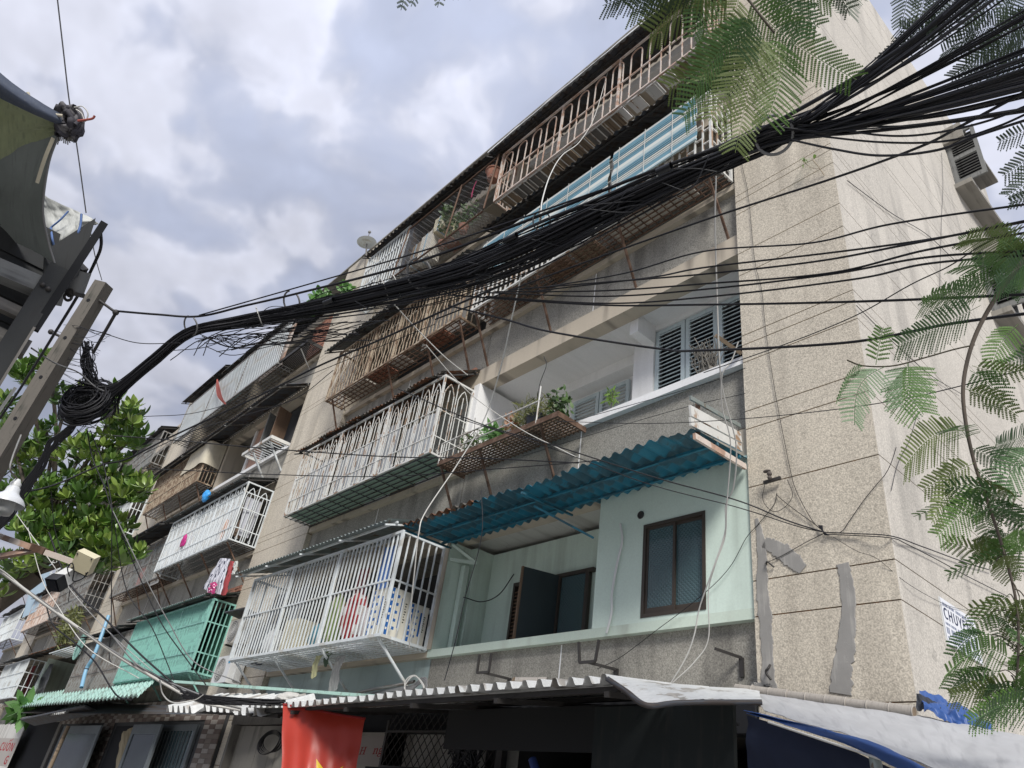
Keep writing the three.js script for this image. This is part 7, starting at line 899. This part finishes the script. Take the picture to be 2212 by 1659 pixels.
{
  const d = (l) => l.map(([u, v, z]) => at(u, v, z));
  const olive = new THREE.MeshPhysicalMaterial({ map: plaster([0.30, 0.33, 0.20], [0.13, 0.15, 0.10], 0.5, 730, 512, 1), roughness: 0.8, transmission: 0.35, thickness: 0, side: THREE.DoubleSide }), dk = std({ map: plaster([0.17, 0.19, 0.18], [0.085, 0.095, 0.092], 0.5, 731, 512, 1), roughness: 0.75 });
  const g = thing('stall_tarpaulin', 'dark green tarpaulin canopy tied at a knot in the upper left', 'tarpaulin');
  part(g, 'pole_sleeve', cloth([d([[-90, 70, 3.1], [-10, 150, 3.25], [60, 204, 3.45], [140, 252, 3.7]]), d([[-90, 110, 3.05], [-10, 178, 3.2], [60, 224, 3.4], [138, 264, 3.68]]), d([[-90, 150, 3.15], [-10, 205, 3.3], [60, 240, 3.45], [134, 272, 3.7]])], 40, 12, 0.008, 8, 41), std({ map: plaster([0.07, 0.085, 0.12], [0.14, 0.15, 0.15], 0.5, 732, 512, 0.6) }));
  part(g, 'olive_panel', cloth([d([[-90, 150, 3.2], [-10, 205, 3.32], [60, 240, 3.47], [132, 270, 3.72]]), d([[-90, 230, 3.4], [-10, 262, 3.5], [60, 275, 3.6], [130, 278, 3.74]]), d([[-90, 400, 3.6], [0, 345, 3.65], [60, 308, 3.7], [128, 286, 3.76]])], 50, 30, 0.02, 6, 42), olive);
  part(g, 'dark_panel', cloth([d([[-90, 395, 3.6], [0, 345, 3.66], [60, 308, 3.71], [128, 288, 3.77]]), d([[-90, 420, 3.75], [0, 400, 3.8], [55, 385, 3.82], [105, 355, 3.82]]), d([[-90, 450, 3.9], [0, 455, 3.95], [50, 458, 3.95], [93, 450, 3.9]]), d([[-90, 478, 4.05], [5, 510, 4.05], [60, 536, 4.02], [118, 568, 3.98]])], 50, 40, 0.012, 5, 43), dk);
  part(g, 'hem_cord', tube(d([[128, 288, 3.74], [105, 355, 3.78], [93, 450, 3.86], [104, 520, 3.92], [118, 568, 3.95]]), 0.006, 40, 5), M.greycable); part(g, 'webbing', cloth([d([[112, 296, 3.66], [119, 300, 3.66]]), d([[94, 340, 3.66], [101, 344, 3.66]]), d([[77, 394, 3.68], [84, 397, 3.68]])], 4, 20, 0, 1, 1), M.canvas);
  const k = thing('rag_knot', 'knotted dark rags with a red strip on the tarpaulin pole end', 'knot'), R = mulberry(61), c = at(148, 264, 3.7);
  const w = []; for (let i = 0; i < 16; i++) { const a = R() * 6.28; w.push(tube([...Array(7)].map((_, t) => { const q = a + t * 0.95; return c.clone().addScaledVector(RIGHT, Math.cos(q) * (0.03 + 0.025 * R()) + (R() - 0.5) * 0.05).addScaledVector(UP, Math.sin(q) * 0.06 + (R() - 0.5) * 0.05).addScaledVector(FWD, (R() - 0.5) * 0.08); }), 0.011 + 0.008 * R(), 30, 6)); } part(k, 'rags', G(w.slice(0, 11)), std({ color: col(0.05, 0.048, 0.058) })); part(k, 'grey_rags', G(w.slice(11)), std({ color: col(0.13, 0.125, 0.13) }));
  part(k, 'pole_end', rod(at(120, 262, 3.74), at(163, 290, 3.7), 0.03, 12), M.iron); part(k, 'red_strip', tube(d([[168, 261, 3.66], [185, 259, 3.66], [200, 256, 3.66], [205, 250, 3.66]]), 0.006, 20, 5), P(0.35, 0.09, 0.07)); part(k, 'white_loop', tube(d([[160, 232, 3.68], [178, 230, 3.68], [190, 245, 3.68], [184, 262, 3.68], [176, 245, 3.68], [164, 236, 3.68]]), 0.0035, 40, 4), M.whitecable); part(k, 'pale_strap', tube(d([[60, 200, 3.6], [66, 214, 3.6], [90, 230, 3.6], [110, 245, 3.62], [135, 250, 3.64]]), 0.008, 30, 5), M.canvas); part(k, 'frayed_ends', G([...Array(9)].map((_, i) => tube(d([[128 + i * 3, 292, 3.7], [126 + i * 4, 300 + R() * 6, 3.7], [124 + i * 4.5, 304 + R() * 10, 3.7]]), 0.003, 8, 4))), M.greybar);
  const s = thing('striped_tarpaulin', 'white tarpaulin with blue stripes hanging from the timber house corner', 'tarpaulin');
  const rowsT = [d([[90, 418, 4.3], [130, 440, 4.3], [165, 456, 4.3], [200, 474, 4.28], [214, 484, 4.25]]), d([[92, 450, 4.3], [125, 470, 4.28], [160, 478, 4.26], [178, 480, 4.26], [196, 488, 4.3]]), d([[100, 500, 4.28], [125, 512, 4.2], [150, 512, 4.2], [168, 505, 4.24], [176, 505, 4.3]]), d([[108, 545, 4.3], [118, 552, 4.22], [140, 552, 4.24], [154, 540, 4.28], [158, 530, 4.32]])];
  part(s, 'white_cloth', cloth(rowsT, 50, 40, 0.022, 7, 44), std({ map: plaster([0.50, 0.51, 0.48], [0.28, 0.29, 0.29], 0.5, 733, 512, 0.5), roughness: 0.6 }));
  const bl = P(0.12, 0.2, 0.42); part(s, 'blue_stripe', tube(d([[176, 462, 4.2], [174, 485, 4.18], [168, 505, 4.16], [158, 528, 4.2]]), 0.007, 30, 4), bl); part(s, 'blue_stripe', tube(d([[148, 456, 4.22], [130, 475, 4.2], [112, 490, 4.2], [101, 503, 4.2]]), 0.005, 30, 4), bl); part(s, 'blue_stripe', tube(d([[110, 492, 4.2], [113, 515, 4.15], [117, 535, 4.16]]), 0.007, 30, 4), bl);
}
{ // enamel street lamp
  const g = thing('street_lamp', 'white enamel bell shaded street lamp at the left edge', 'street lamp'), c = at(14, 1088, 6), up = V(-0.03, 1, 0.05).normalize(), Q = new THREE.Quaternion().setFromUnitVectors(V(0, 1, 0), up);
  const lathe = (pts, n = 40) => new THREE.LatheGeometry(pts.map(([r, y]) => new THREE.Vector2(r, y)), n).applyQuaternion(Q).translate(c.x, c.y, c.z);
  part(g, 'shade', lathe([[0.135, -0.005], [0.13, 0.02], [0.108, 0.05], [0.075, 0.075], [0.055, 0.10], [0.05, 0.14], [0.04, 0.15]]), std({ color: col(0.66, 0.68, 0.70), roughness: 0.3 })); part(g, 'neck', lathe([[0.04, 0.145], [0.042, 0.18], [0.03, 0.2], [0.02, 0.22], [0.001, 0.225]]), M.plastic); part(g, 'glass', lathe([[0.07, 0.01], [0.072, -0.05], [0.06, -0.09], [0.001, -0.105]]), new THREE.MeshPhysicalMaterial({ color: col(0.75, 0.76, 0.74), transmission: 0.5, roughness: 0.35, thickness: 0, side: THREE.DoubleSide }));
  part(g, 'stem', tube([c.clone().addScaledVector(up, 0.22), at(22, 1015, 6), at(28, 985, 6.1), at(45, 940, 6.4)], 0.008, 24, 6), M.greybar); part(g, 'clip', bar(at(-5, 1093, 5.95), at(8, 1091, 5.93), 0.008), M.iron);
}
{ // camera and junction box on its rusty arm
  const g = thing('security_camera', 'cream junction box with a black faced security camera on a rusty arm', 'camera'), T = (u, v, d = 6) => at(u, v, d);
  const fx = RIGHT.clone().multiplyScalar(0.93).addScaledVector(UP, -0.36).normalize(), fz = FWD.clone().negate().addScaledVector(fx, FWD.dot(fx)).normalize(), fy = new THREE.Vector3().crossVectors(fz, fx); const B = new THREE.Matrix4().makeBasis(fx, fy, fz);
  const obox = (c, w, h, d, tw = 0) => { const q = new THREE.BoxGeometry(w, h, d); uvs(q); q.rotateZ(tw); q.applyMatrix4(B); q.translate(c.x, c.y, c.z); return q; };
  const bc = T(184, 1214, 5.95); part(g, 'junction_box', obox(bc, 0.155, 0.155, 0.09, -0.08), M.cream); part(g, 'box_base', obox(bc.clone().addScaledVector(fy, -0.09).addScaledVector(fz, -0.03), 0.12, 0.03, 0.08, -0.08), M.greybar); part(g, 'screw', G([[-1, -1], [1, -1], [-1, 1], [1, 1]].map(([a, b]) => ball(bc.clone().addScaledVector(fx, a * 0.062).addScaledVector(fy, b * 0.062).addScaledVector(fz, 0.047), 0.007))), M.iron);
  const c0 = T(130, 1254, 5.9), c1 = T(166, 1232, 6.05), ax = c1.clone().sub(c0).normalize(); part(g, 'camera_body', bar(c0, c1.clone().addScaledVector(ax, 0.05), 0.105, 0.10, UP), M.plastic); part(g, 'camera_hood', bar(c0.clone().addScaledVector(ax, -0.075), c0.clone().addScaledVector(ax, 0.005), 0.125, 0.115, UP), M.blackplastic); part(g, 'camera_face', bar(c0.clone().addScaledVector(ax, -0.08), c0.clone().addScaledVector(ax, -0.0755), 0.10, 0.092, UP), P(0.004, 0.005, 0.008, 0.15)); part(g, 'ball_joint', ball(T(170, 1245, 6.02), 0.045), M.plastic);
  part(g, 'cable_loop', tube([T(150, 1245, 5.9), T(146, 1228, 5.88), T(156, 1216, 5.88), T(160, 1235, 5.88), T(158, 1255, 5.9), T(178, 1250, 5.9), T(190, 1236, 5.9)], 0.005, 40, 5), M.cable); part(g, 'arm', bar(T(-40, 1144, 6.15), T(163, 1216, 6.0), 0.045, 0.035), M.pinkrust); part(g, 'arm_brace', bar(T(-40, 1210, 6.1), T(78, 1187, 6.08), 0.045, 0.03), M.pinkrust); part(g, 'arm_sleeve', bar(T(66, 1180, 6.08), T(98, 1192, 6.04), 0.055, 0.045), M.rust);
}

// ------------------------------------------------------------------ every thing sits on its own base point
const GROUPS = { 'balcony cage': 'caged balconies on the facade', awning: 'corrugated awnings on the facade', roof: 'corrugated roof edges along the top', blind: 'striped blinds in one row', 'air conditioner': 'air conditioners on the second pier', box: 'cartons kept in the cages', bag: 'bags on the balconies', towel: 'towels under the pale grey cage', laundry: 'laundry under the pointed arch cage', garment: 'garments in the pale grey cage', cloth: 'cloths hung on the balconies', plant: 'plants on balconies and roofs', bracket: 'small wall brackets', wire: 'single wires across the view', 'clothes line': 'clothes lines of the loggias', tarpaulin: 'tarpaulins of the stalls', pole: 'loose poles at street level', sign: 'signs on the walls', door: 'shop front doors', cables: 'bunches of cable', hook: 'iron hooks on the tan pier', shelf: 'planter shelves', tree: 'trees in view', flashing: 'metal flashings' };
for (const o of scene.children) if (o.userData.category && !o.userData.group && GROUPS[o.userData.category]) o.userData.group = GROUPS[o.userData.category];
scene.updateMatrixWorld(true);
for (const o of [...scene.children]) {
  if (!(o.isGroup || o.isMesh) || o.userData.kind === 'structure') continue;
  const b = new THREE.Box3().setFromObject(o), c = V((b.min.x + b.max.x) / 2, b.min.y, (b.min.z + b.max.z) / 2);
  if (o.isGroup) { o.position.copy(c); for (const k of o.children) k.position.sub(c); } else { o.geometry.translate(-c.x, -c.y, -c.z); o.position.copy(c); }
}
renderer.render(scene, camera);
